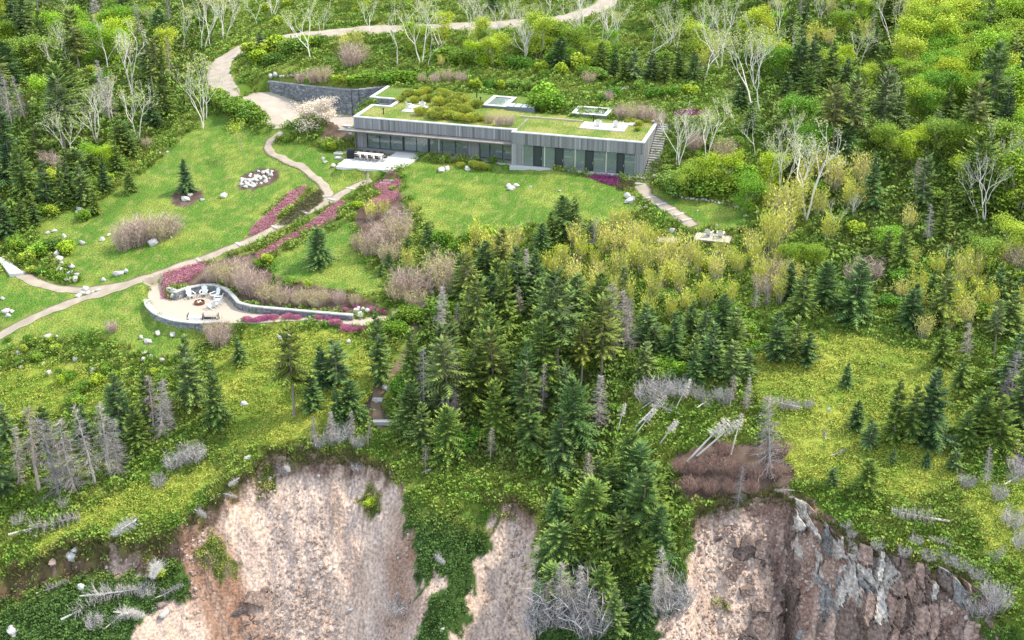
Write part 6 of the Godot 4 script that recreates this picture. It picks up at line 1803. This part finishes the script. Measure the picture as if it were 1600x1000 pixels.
func grow_birch(seed_: int, stems: int, leafy: int, k: Color, leaf: Color, h := 8.0, depth := 4) -> Array:
	var rg := RandomNumberGenerator.new()
	rg.seed = seed_
	var wood_ := Shape.new()
	var tw := Shape.new()
	var tips := []
	for i in stems:
		var a := rg.randf() * TAU
		var out := Vector3(cos(a), 0, sin(a)) * (0.0 if stems == 1 else rg.randf_range(0.12, 0.4))
		limb(wood_, tw, rg, Vector3(cos(a), 0, sin(a)) * 0.12 * (stems - 1) + Vector3(0, -0.3, 0), (Vector3.UP + out + Vector3(rg.randfn(), 0, rg.randfn()) * 0.1).normalized(), h * 0.36, h * 0.0115 * rg.randf_range(0.8, 1.15), depth, k, tips, 0.7)
	for t in tips:
		for i in leafy:
			tw.leaf(t + Vector3(rg.randfn(), rg.randfn() * 0.8 - 0.3, rg.randfn()) * 0.38, rg.randf_range(0.05, 0.11), rg, vary(leaf, rg, 0.3))
	return [["trunk", wood_.mesh(M.bark)], ["crown", tw.mesh(M.leaves_0)]]

func grow_leafy(seed_: int, h: float, k: Color, k2: Color, per: int, depth := 4, spread := 0.42, stems := 0) -> Array:
	var rg := RandomNumberGenerator.new()
	rg.seed = seed_
	var wood_ := Shape.new()
	var tw := Shape.new()
	var tips := []
	for i in stems if stems else 2:
		limb(wood_, tw, rg, Vector3(0, -0.3, 0), (Vector3.UP + Vector3(rg.randfn(), 0, rg.randfn()) * 0.3).normalized(), h * 0.33, h * 0.014, depth, Color(0.34, 0.31, 0.27), tips, 0.6)
	if stems == 0:
		for i in 16:
			var a := rg.randf() * TAU
			var f := rg.randf_range(0.1, 0.26) * h
			tips.append(Vector3(cos(a) * f, rg.randf_range(0.1, 0.5) * h, sin(a) * f))
	for t in tips:
		var kk := vary(k.lerp(k2, rg.randf()), rg, 0.2)
		var r: float = h * spread * 0.2 * rg.randf_range(0.7, 1.3)
		for i in per:
			var o := Vector3(rg.randfn(), rg.randfn() * 0.75, rg.randfn()) * r
			tw.leaf(t + o, rg.randf_range(0.075, 0.14), rg, vary(kk, rg, 0.22))
	return [["trunk", wood_.mesh(M.bark)], ["crown", tw.mesh(M.leaves_0)]]

# upright stems; leaves high up on each
func grow_willow(seed_: int, h: float, stems: int, leaves: int, k: Color, leaf: Color, leaf2: Color, wide: float) -> Array:
	var rg := RandomNumberGenerator.new()
	rg.seed = seed_
	var wood_ := Shape.new()
	var tw := Shape.new()
	for i in stems:
		var a := rg.randf() * TAU
		var d := Vector3(cos(a), 0, sin(a))
		var foot := d * rg.randf() * wide * 0.4
		var top := foot + d * rg.randf() * wide * 0.6 + Vector3(rg.randfn() * 0.2, h * rg.randf_range(0.6, 1.05), rg.randfn() * 0.2)
		wood_.blade(foot + Vector3(0, -0.1, 0), top, 0.022, vary(k, rg, 0.2), Vector3(rg.randf(), 0.1, rg.randf()))
		var kk := leaf.lerp(leaf2, rg.randf())
		for j in leaves:
			var p := foot.lerp(top, rg.randf_range(0.35, 1.0)) + Vector3(rg.randfn(), rg.randfn(), rg.randfn()) * 0.13
			tw.blade(p, p + (d * 0.4 + Vector3(rg.randfn() * 0.4, 0.9, rg.randfn() * 0.4)).normalized() * rg.randf_range(0.12, 0.24), 0.04, vary(kk, rg, 0.25), Vector3(rg.randfn(), rg.randf() * 0.5, rg.randfn()))
		for j in 3:
			var p := foot.lerp(top, rg.randf_range(0.3, 0.9))
			wood_.blade(p, p + Vector3(rg.randfn() * 0.3, 0.5, rg.randfn() * 0.3), 0.014, vary(k, rg, 0.2), Vector3(rg.randf(), 0.1, rg.randf()))
	return [["stems", wood_.mesh(M.twigs)], ["foliage", tw.mesh(M.leaves_0)]]

# bare fuzzy shrub: many forking twigs
func grow_twiggy(seed_: int, h: float, wide: float, n: int, k: Color, k2: Color, bud: Color) -> Array:
	var rg := RandomNumberGenerator.new()
	rg.seed = seed_
	var wood_ := Shape.new()
	var tw := Shape.new()
	for i in n:
		var a := rg.randf() * TAU
		var d := Vector3(cos(a), 0, sin(a))
		var foot := d * sqrt(rg.randf()) * wide * 0.45
		var top := foot * 1.8 + Vector3(rg.randfn() * 0.15, h * rg.randf_range(0.45, 1.0), rg.randfn() * 0.15)
		var kk := vary(k.lerp(k2, rg.randf()), rg, 0.15)
		wood_.blade(foot + Vector3(0, -0.1, 0), top, 0.016, kk, Vector3(rg.randfn(), 0.1, rg.randfn()))
		for j in 6:
			var p := foot.lerp(top, rg.randf_range(0.25, 0.95))
			tw.blade(p, p + Vector3(rg.randfn() * 0.28, rg.randf_range(0.2, 0.6), rg.randfn() * 0.28), 0.013, vary(kk, rg, 0.2), Vector3(rg.randfn(), 0.1, rg.randfn()))
		if bud.a > 0.0:
			for j in 3:
				tw.leaf(foot.lerp(top, rg.randf_range(0.6, 1.05)) + Vector3(rg.randfn(), rg.randfn(), rg.randfn()) * 0.1, 0.05, rg, vary(bud, rg, 0.3))
	return [["stems", wood_.mesh(M.twigs)], ["twigs", tw.mesh(M.twigs)]]

# leafy or needled mound
func grow_mound(seed_: int, h: float, wide: float, n: int, k: Color, k2: Color, size: float, needles: bool) -> Array:
	var rg := RandomNumberGenerator.new()
	rg.seed = seed_
	var tw := Shape.new()
	var lumps := []
	for i in 9:
		var a := rg.randf() * TAU
		var f := sqrt(rg.randf()) * 0.34 * wide
		lumps.append([Vector3(cos(a) * f, h * rg.randf_range(0.25, 0.55), sin(a) * f), rg.randf_range(0.22, 0.34) * wide, vary(k.lerp(k2, rg.randf()), rg, 0.2)])
	for i in n:
		var lp: Array = lumps[rg.randi() % lumps.size()]
		var d := Vector3(rg.randfn(), rg.randfn() * 0.9 + 0.35, rg.randfn()).normalized()
		var p: Vector3 = lp[0] + d * lp[1] * pow(rg.randf(), 0.25) * Vector3(1, h / wide * 1.2, 1)
		if p.y < 0.02:
			p.y = rg.randf() * 0.2
		if needles:
			tw.blade(p, p + (d * 0.8 + Vector3.UP * 0.8 + Vector3(rg.randfn(), rg.randfn(), rg.randfn()) * 0.3).normalized() * size * rg.randf_range(0.8, 1.5), size * 0.42, vary(lp[2], rg, 0.25), Vector3(rg.randfn(), rg.randfn(), rg.randfn()))
		else:
			tw.leaf(p, size * rg.randf_range(0.7, 1.2), rg, vary(lp[2], rg, 0.25))
	var wood_ := Shape.new()
	for i in 14:
		var lp: Array = lumps[i % lumps.size()]
		wood_.blade(Vector3(rg.randfn() * 0.1, -0.1, rg.randfn() * 0.1), lp[0], 0.04, Color(0.2, 0.16, 0.12), Vector3(rg.randfn(), 0.2, rg.randfn()))
	return [["stems", wood_.mesh(M.twigs)], ["foliage", tw.mesh(M.leaves_0)]]

func build_models() -> void:
	var green := Color(0.085, 0.15, 0.04)
	var tip := Color(0.22, 0.3, 0.07)
	models.spruce = [grow_spruce(1, 8, 2.0, 0.02, 0.15, green, tip), grow_spruce(2, 8, 1.6, 0.04, 0.2, green * 0.9, tip * 0.9), grow_spruce(3, 8, 2.3, 0.01, 0.12, green * 0.95, tip, 0.66), grow_spruce(4, 8, 1.9, 0.1, 0.32, Color(0.09, 0.145, 0.042), tip, 0.75), grow_spruce(5, 8, 2.1, 0.03, 0.16, Color(0.07, 0.125, 0.042), Color(0.17, 0.24, 0.06), 0.9), grow_spruce(6, 8, 2.7, 0.0, 0.1, green, tip, 0.55), grow_spruce(7, 8, 1.8, 0.12, 0.4, Color(0.1, 0.145, 0.045), tip, 0.6)]
	models.pine = [grow_spruce(11, 8, 2.0, 0.42, 0.25, Color(0.1, 0.135, 0.04), tip, 0.5), grow_spruce(12, 8, 2.1, 0.35, 0.35, Color(0.11, 0.135, 0.045), tip, 0.5), grow_spruce(13, 8, 1.7, 0.5, 0.3, Color(0.12, 0.14, 0.045), tip, 0.5)]
	models.dead = [grow_dead(21, 8, 1.7, 0.08, Color(0.3, 0.27, 0.26)), grow_dead(22, 8, 1.7, 0.2, Color(0.38, 0.35, 0.33)), grow_dead(23, 8, 2.2, 0.05, Color(0.26, 0.24, 0.24)), grow_dead(28, 8, 1.5, 0.35, Color(0.33, 0.28, 0.25))]
	models.snag = [grow_dead(24, 8, 0.9, 0.5, Color(0.5, 0.47, 0.44)), grow_dead(25, 8, 0.6, 0.62, Color(0.55, 0.52, 0.48))]
	models.fallen = [grow_dead(26, 8, 1.3, 0.2, Color(0.46, 0.44, 0.43)), grow_dead(27, 8, 1.0, 0.3, Color(0.42, 0.39, 0.38))]
	var white := Color(0.66, 0.63, 0.57)
	var fresh := Color(0.34, 0.42, 0.09)
	models.birch = [grow_birch(31, 1, 5, white, fresh), grow_birch(32, 2, 6, white, fresh), grow_birch(33, 1, 12, white, fresh), grow_birch(34, 3, 1, white * 0.95, fresh), grow_birch(35, 2, 10, white, Color(0.4, 0.42, 0.12)), grow_birch(36, 1, 2, white, fresh)]
	models.leafy = [grow_leafy(41, 6, Color(0.25, 0.37, 0.04), Color(0.41, 0.49, 0.05), 110), grow_leafy(42, 6, Color(0.17, 0.29, 0.04), Color(0.33, 0.42, 0.05), 110), grow_leafy(43, 6, Color(0.14, 0.25, 0.04), Color(0.27, 0.37, 0.05), 110), grow_leafy(44, 6, Color(0.36, 0.45, 0.05), Color(0.5, 0.55, 0.07), 95)]
	models.blossom = [grow_leafy(45, 6, Color(0.72, 0.62, 0.55), Color(0.6, 0.5, 0.42), 34)]
	models.young = [grow_leafy(46, 6, Color(0.24, 0.36, 0.04), Color(0.44, 0.48, 0.05), 60, 3, 0.5, 1)]
	models.willow = [grow_willow(51, 3, 38, 20, Color(0.36, 0.33, 0.25), Color(0.64, 0.61, 0.08), Color(0.4, 0.46, 0.06), 1.2), grow_willow(52, 3, 34, 18, Color(0.36, 0.33, 0.25), Color(0.38, 0.46, 0.07), Color(0.64, 0.58, 0.1), 1.1), grow_willow(53, 3, 36, 16, Color(0.4, 0.36, 0.28), Color(0.74, 0.66, 0.2), Color(0.54, 0.52, 0.1), 1.25)]
	models.bare = [grow_twiggy(61, 2.4, 1.3, 150, Color(0.38, 0.29, 0.25), Color(0.5, 0.4, 0.34), Color(0, 0, 0, 0)), grow_twiggy(62, 2.4, 1.4, 150, Color(0.36, 0.28, 0.23), Color(0.46, 0.4, 0.28), Color(0.4, 0.4, 0.1))]
	models.russet = [grow_twiggy(63, 2.2, 1.4, 170, Color(0.24, 0.15, 0.13), Color(0.32, 0.22, 0.18), Color(0, 0, 0, 0))]
	models.silver = [grow_twiggy(64, 2.0, 1.5, 90, Color(0.32, 0.3, 0.31), Color(0.48, 0.46, 0.46), Color(0, 0, 0, 0)), grow_twiggy(65, 2.0, 1.3, 80, Color(0.28, 0.26, 0.27), Color(0.42, 0.4, 0.4), Color(0, 0, 0, 0))]
	models.shrub = [grow_mound(71, 1.6, 2.0, 1700, Color(0.13, 0.24, 0.04), Color(0.27, 0.37, 0.05), 0.11, false), grow_mound(72, 1.6, 2.0, 1700, Color(0.1, 0.2, 0.035), Color(0.2, 0.3, 0.05), 0.1, false), grow_mound(73, 1.6, 1.8, 1500, Color(0.27, 0.36, 0.045), Color(0.42, 0.45, 0.06), 0.11, false)]
	models.mugo = [grow_mound(74, 1.0, 2.0, 2200, Color(0.13, 0.19, 0.035), Color(0.42, 0.44, 0.08), 0.11, true), grow_mound(75, 1.0, 1.8, 2000, Color(0.17, 0.24, 0.04), Color(0.46, 0.48, 0.08), 0.11, true)]
	models.heather = [grow_mound(81, 0.55, 1.4, 2200, Color(0.36, 0.1, 0.24), Color(0.52, 0.18, 0.34), 0.07, true), grow_mound(82, 0.55, 1.5, 2200, Color(0.44, 0.15, 0.28), Color(0.58, 0.26, 0.38), 0.07, true)]

const NEEDLE_WORDS := ["green", "bluish", "olive", "dark", "yellowish"]
const LEAF_WORDS := ["green", "golden", "dark", "lime", "pale"]
func plant(kind: String, called: String, x: float, g: float, h: float, nominal: float, look: String, category: String, group: String, squeeze := 1.0, tints := "") -> Node3D:
	var list: Array = models[kind]
	var pick: Array = list[rng.randi() % list.size()]
	var o := thing(called, at(x, g), rng.randf() * TAU)
	var f := h / nominal
	if category == "tree" and h > 2.5:
		o.rotation += Vector3(rng.randfn(), 0, rng.randfn()) * 0.035
	o.scale = Vector3(f * squeeze * rng.randf_range(0.88, 1.14), f, f * squeeze)
	var hue := rng.randi() % 5
	if tints:
		look = look.replace("COLOUR", (NEEDLE_WORDS if tints == "needles_" else LEAF_WORDS)[hue])
	for p in pick:
		var mi := part(p[0], p[1], o)
		if tints and (p[0] == "crown" or p[0] == "foliage"):
			mi.material_override = M[tints + str(hue)]
	later(o, look, category, group)
	taken.append(Vector2(x, g))
	return o

func height_word(h: float, a: float, b: float) -> String:
	return "tall" if h > b else ("low" if h < a else "middling")

func spruce_at(x: float, g: float, h: float) -> void:
	plant("spruce", "spruce_tree", x, g, h, 8.0, height_word(h, 3.6, 6.8) + " COLOUR spruce", "tree", "living spruces", rng.randf_range(0.85, 1.2) * lerpf(1.5, 1.08, smoothstep(3.0, 8.0, h)), "needles_")
func pine_at(x: float, g: float, h: float) -> void:
	plant("pine", "bare_stemmed_spruce", x, g, h, 8.0, height_word(h, 5.0, 8.0) + " COLOUR bare-stemmed spruce", "tree", "bare-stemmed spruces", rng.randf_range(0.85, 1.1), "needles_")
func dead_at(x: float, g: float, h: float) -> void:
	plant("dead", "dead_spruce", x, g, h, 8.0, height_word(h, 3.6, 6.5) + " grey dead spruce", "tree", "standing dead spruces", rng.randf_range(0.85, 1.3)).rotate(Vector3(rng.randf_range(-1, 1), 0, rng.randf_range(-1, 1)).normalized(), absf(rng.randfn()) * 0.07)
func birch_at(x: float, g: float, h: float) -> void:
	plant("birch", "birch_tree", x, g, h, 8.6, height_word(h, 5.0, 8.0) + " white-stemmed birch", "tree", "pale birches", 1.0)
func leafy_at(x: float, g: float, h: float) -> void:
	plant("leafy", "leafy_tree", x, g, h, 6.6, height_word(h, 3.5, 5.2) + " COLOUR leafy tree", "tree", "leafy trees", rng.randf_range(0.95, 1.25), "leaves_")
func willow_at(x: float, g: float, h: float) -> void:
	plant("willow", "willow_shrub", x, g, h, 3.0, height_word(h, 2.4, 3.4) + " yellow willow bush", "shrub", "yellow willows", rng.randf_range(0.85, 1.15))
func shrub_at(x: float, g: float, h: float) -> void:
	plant("shrub", "green_shrub", x, g, h, 1.6, height_word(h, 1.3, 2.1) + " COLOUR shrub", "shrub", "green shrubs", rng.randf_range(0.95, 1.4), "leaves_")

func build_plants() -> void:
	build_models()
	for p in PLANTED["spruce"]: spruce_at(p[0], p[1], p[2])
	for p in PLANTED["pine"]: pine_at(p[0], p[1], p[2])
	for p in PLANTED["dead"]: dead_at(p[0], p[1], p[2])
	for p in PLANTED["birch"]: birch_at(p[0], p[1], p[2])
	for p in PLANTED["leafy"]: leafy_at(p[0], p[1], p[2])
	for p in PLANTED["willow"]: willow_at(p[0], p[1], p[2])
	for p in PLANTED["shrub"]: shrub_at(p[0], p[1], p[2])
	for p in PLANTED["snag"]:
		var o := plant("snag", "bleached_snag", p[0], p[1], p[2], 8.0, "leaning bleached trunk", "tree", "leaning dead trunks", 1.3)
		o.rotation = Vector3(rng.randf_range(-0.35, 0.35), rng.randf_range(-0.6, 0.6), -deg_to_rad(p[3] + rng.randf_range(-14, 10)))
	for p in PLANTED["fallen"]:
		var o := plant("fallen", "fallen_tree", p[0], p[1], p[2], 8.0, "bleached fallen tree", "tree", "fallen dead trees", 1.7)
		var a := deg_to_rad(p[3])
		o.basis = (Basis(Vector3.UP, -a) * Basis(Vector3.RIGHT, -deg_to_rad(88 - p[4] * 0.15)) * Basis(Vector3.UP, rng.randf() * 6)).scaled_local(o.scale)
		o.position.y += 0.25
	for p in PLANTED["bare"]:
		plant("bare" if p[1] > 98.0 else "russet", "bare_shrub", p[0], p[1], p[2], 2.4, height_word(p[2], 1.6, 2.6) + " brown leafless shrub", "shrub", "leafless brown shrubs", rng.randf_range(1.0, 1.35))
	for p in PLANTED["silver"]:
		plant("silver", "silver_brush", p[0], p[1], p[2], 2.0, height_word(p[2], 1.4, 2.2) + " silvery dead brush", "shrub", "silver dead brush", rng.randf_range(1.0, 1.4))
	for p in PLANTED["mugo"]:
		plant("mugo", "dwarf_pine", p[0], p[1], p[2] * 0.85, 1.0, height_word(p[2], 0.9, 1.25) + " mounded dwarf pine", "shrub", "dwarf pines", 1.0)
	for p in PLANTED["heather"]:
		plant("heather", "heather_clump", p[0], p[1], 0.62 * p[2], 0.62, height_word(p[2], 0.8, 1.1) + " purple heather cushion", "shrub", "purple heather cushions", 0.82)
	for q in [[-45.4, 2.0, 4.2, 1.5, "blossoming pinkish white tree"], [-43.4, 4.6, 3.6, 1.5, "smaller blossoming cream tree"]]:
		var h := house_point(q[0], q[1], 0)
		plant("blossom", "blossom_tree", h.x, -h.z, q[2], 6.6, q[4], "tree", "", q[3])
	plant("young", "young_tree", -35.2, 150.8, 6.0, 6.0, "young lime-green tree on a thin straight stem", "tree", "", 0.75)
	# the woods
	fill("forest_top", {"spruce": [40, 6.5, 10.5], "pine": [10, 8, 11], "dead": [12, 5, 9], "leafy": [22, 4.5, 7], "birch": [6, 7, 10], "shrub": [20, 1, 2.4]}, 2.2)
	fill("hill_top", {"birch": [9, 6, 9], "leafy": [10, 3.5, 6], "spruce": [6, 3, 6], "shrub": [16, 1, 2.2]}, 2.6)
	fill("slope_birch", {"birch": [5, 6, 9], "leafy": [7, 3, 5], "shrub": [14, 1, 2.4]}, 1.6)
	fill("yellow_right", {"leafy": [60, 4, 7.5], "spruce": [14, 5, 9], "shrub": [20, 1.4, 2.8]}, 2.0)
	fill("forest_right", {"spruce": [54, 3.4, 8.5], "pine": [8, 6, 10], "birch": [18, 5, 9], "leafy": [76, 2.6, 5.5], "dead": [6, 4, 7], "willow": [16, 2.4, 4], "shrub": [60, 1.2, 2.8]}, 1.7)
	fill("willow", {"willow": [34, 2, 3.6], "shrub": [10, 1, 1.8]}, 1.2)
	fill("willow_far", {"willow": [9, 2.5, 4]}, 1.4)
	fill("willow_low", {"willow": [16, 2, 3.6], "shrub": [8, 1, 2]}, 1.4)
	fill("core", {"spruce": [5, 3.5, 6], "pine": [5, 6, 8.5], "dead": [9, 4, 7], "shrub": [24, 0.8, 1.8]}, 1.6)
	fill("mid_right", {"spruce": [12, 2.6, 5], "shrub": [14, 0.8, 1.8]}, 1.4)
	fill("spur", {"spruce": [7, 3, 6], "shrub": [8, 0.7, 1.4]}, 1.5)
	fill("right_edge", {"spruce": [12, 3.5, 7], "dead": [6, 3.5, 6], "shrub": [8, 0.8, 1.6]}, 1.8)
	fill("shrub_right", {"shrub": [12, 0.9, 2]}, 1.3)
	fill("left_wild", {"shrub": [18, 0.5, 1.0]}, 1.3)
	fill("left_wood", {"spruce": [12, 2.6, 5], "leafy": [6, 2.5, 4], "shrub": [16, 1.0, 2.0]}, 1.2)

func fill(zone: String, what: Dictionary, gap: float) -> void:
	for kind in what:
		var w: Array = what[kind]
		for p in scatter(ZONES[zone], w[0], gap, taken):
			var h := rng.randf_range(w[1], w[2])
			match kind:
				"spruce": spruce_at(p.x, p.y, h)
				"pine": pine_at(p.x, p.y, h)
				"dead": dead_at(p.x, p.y, h)
				"birch": birch_at(p.x, p.y, h)
				"leafy": leafy_at(p.x, p.y, h)
				"willow": willow_at(p.x, p.y, h)
				"shrub": shrub_at(p.x, p.y, h)

# ---------------------------------------------------------------- low growth nobody could count
func tuft_mesh(seed_: int, n: int, wide: float, h: float, fat: float) -> ArrayMesh:
	var rg := RandomNumberGenerator.new()
	rg.seed = seed_
	var s := Shape.new()
	for i in n:
		var a := rg.randf() * TAU
		var d := Vector3(cos(a), 0, sin(a))
		var foot := d * rg.randf() * wide * 0.5
		s.blade(foot, foot + d * wide * rg.randf_range(0.1, 0.45) + Vector3.UP * h * rg.randf_range(0.5, 1.0), fat, Color.WHITE * rg.randf_range(0.75, 1.0), Vector3(rg.randfn(), 0.3, rg.randfn()))
	return s.mesh(M.leaves_0)

func clump_mesh(seed_: int, n: int, wide: float, h: float, size: float) -> ArrayMesh:
	var rg := RandomNumberGenerator.new()
	rg.seed = seed_
	var s := Shape.new()
	for i in n:
		var d := Vector3(rg.randfn(), absf(rg.randfn()) * 0.9, rg.randfn()).normalized() * pow(rg.randf(), 0.3)
		s.leaf(Vector3(d.x * wide * 0.5, d.y * h + 0.02, d.z * wide * 0.5), size * rg.randf_range(0.6, 1.2), rg, Color.WHITE * rg.randf_range(0.7, 1.0))
	return s.mesh(M.leaves_0)

func cover(called: String, m: Mesh, spots: Array, label: String, category: String) -> void:
	var mm := MultiMesh.new()
	mm.transform_format = MultiMesh.TRANSFORM_3D
	mm.use_colors = true
	mm.mesh = m
	mm.instance_count = spots.size()
	for i in spots.size():
		var q: Array = spots[i]
		var f: float = q[2]
		mm.set_instance_transform(i, Transform3D(Basis(Vector3.UP, rng.randf() * TAU).scaled(Vector3(f, f * rng.randf_range(0.7, 1.3), f)), at(q[0], q[1])))
		var k: Color = q[3]
		k.a = 1.0
		mm.set_instance_color(i, k)
	var o := MultiMeshInstance3D.new()
	o.name = numbered(called)
	o.multimesh = mm
	add_child(o)
	meta(o, label, category)
	o.set_meta("kind", "stuff")

func near_path(x: float, g: float, lines: Array) -> bool:
	var p := Vector2(x, g)
	for l in lines:
		if l[0].has_point(p):
			for i in l[1].size() - 1:
				if p.distance_to(Geometry2D.get_closest_point_to_segment(p, l[1][i], l[1][i + 1])) < l[2]:
					return true
	return false

func build_ground_cover() -> void:
	var lines := []
	for n in PATHS:
		var p := points(PATHS[n][1])
		var box := Rect2(p[0], Vector2.ZERO)
		for q in p:
			box = box.expand(q)
		lines.append([box.grow(3.0), p, PATHS[n][0] * 0.5 + 0.35])
	var court := points(COURT)
	var terr := points(TERRACE)
	var house := points(HOUSE)
	var keep_clear := [points(PATIO)]
	for n in BEDS:
		keep_clear.append(points(BEDS[n]))
	for n in ["deck", "entry", "board"]:
		keep_clear.append(points(SPOTS[n]))
	var grass := []
	var weeds := []
	var heath := []
	var litter := []
	for i in 125000:
		var g := 66.0 + 165.0 * pow(rng.randf(), 1.35)
		var x := rng.randf_range(-0.53, 0.53) * (g + 6.0)
		var kind := ground_kind(x, g)
		if kind == "lawn" or kind == "bare" or kind == "brown":
			continue
		var p := Vector2(x, g)
		if near_path(x, g, lines) or Geometry2D.is_point_in_polygon(p, court) or Geometry2D.is_point_in_polygon(p, terr) or Geometry2D.is_point_in_polygon(p, house) or on_roof(x, g):
			continue
		var clear := true
		for o in keep_clear:
			if Geometry2D.is_point_in_polygon(p, o):
				clear = false
				break
		if not clear:
			continue
		var k := ground_colour(kind, x, g) * 0.75
		var f := rng.randf_range(0.7, 1.4) * (1.0 + g * 0.002) * (1.5 if kind == "forest" else 1.0)
		if kind == "moss" or kind == "olive":
			heath.append([x, g, f, vary(tint(k, Color(0.4, 0.45, 0.08), rng.randf_range(0.2, 0.7)), rng, 0.15)])
		elif beyond(x, g) > 0.5:
			weeds.append([x, g, f * 0.8, vary(tint(k, Color(0.09, 0.17, 0.04), rng.randf_range(0.1, 0.8)), rng, 0.35)])
		elif rng.randf() < 0.45:
			weeds.append([x, g, f, vary(tint(k, Color(0.2, 0.33, 0.05), rng.randf_range(0.1, 0.9)), rng, 0.3)])
		else:
			grass.append([x, g, f, vary(tint(k, Color(0.24, 0.28, 0.06), rng.randf_range(0.0, 0.7)), rng, 0.3)])
	# ragged turf hanging over the brink of the scars
	for i in 5200:
		var x := rng.randf_range(-44.0, 36.0)
		if edge_at(x)[1] < 0.4:
			continue
		var g := edge_at(x)[0] - rng.randf_range(-0.9, 0.5)
		var e := beyond(x, g)
		if e > -0.6 and e < 0.3:
			grass.append([x, g, rng.randf_range(0.6, 1.2), vary(Color(0.12, 0.14, 0.04).lerp(Color(0.2, 0.17, 0.09), rng.randf()), rng, 0.3)])
	cover("wild_grass", tuft_mesh(1, 16, 0.6, 0.42, 0.035), grass, "rough wild grass round the garden and under the trees", "grass")
	cover("undergrowth", clump_mesh(2, 26, 0.75, 0.4, 0.11), weeds, "leafy green undergrowth on the slopes and under the trees", "undergrowth")
	cover("heath_cushions", clump_mesh(3, 30, 0.7, 0.22, 0.07), heath, "low yellow-green heath cushions on the cliff top", "heath")
	# planted heather
	var says := {"heather_near": "pink heather bed on the lawn side of the garden path", "heather_path": "long pink heather bed below the garden path", "heather_patio": "pink heather bed at the patio steps", "heather_low": "pink heather bed at the corner of the front lawn", "heather_terrace": "pink heather bed beside the terrace entrance", "heather_house": "purple heather bed under the right glass front", "heather_hill": "dark purple heather patch behind the top of the stair"}
	for n in BEDS:
		if n == "stones":
			continue
		var spots := []
		for p in scatter(BEDS[n], 700, 0.16):
			var k := Color(0.56, 0.28, 0.32).lerp(Color(0.46, 0.17, 0.29), rng.randf())
			if n.begins_with("heath_"):
				k = Color(0.1, 0.08, 0.05).lerp(Color(0.13, 0.14, 0.05), rng.randf())
			elif rng.randf() < 0.15:
				k = Color(0.3, 0.2, 0.12)
			if n == "heather_house" or n == "heather_hill":
				k = Color(0.3, 0.06, 0.2).lerp(Color(0.2, 0.05, 0.14), rng.randf())
			spots.append([p.x, p.y, rng.randf_range(0.55, 1.0), vary(k, rng, 0.2)])
		cover("heather_bed" if not n.begins_with("heath_") else "heath_bed", clump_mesh(5, 60, 0.75, 0.34, 0.06), spots, says.get(n, "dark brown heath bed " + ("beside the pink heather" if n == "heath_dark" else "at the foot of the stair")), "heather")
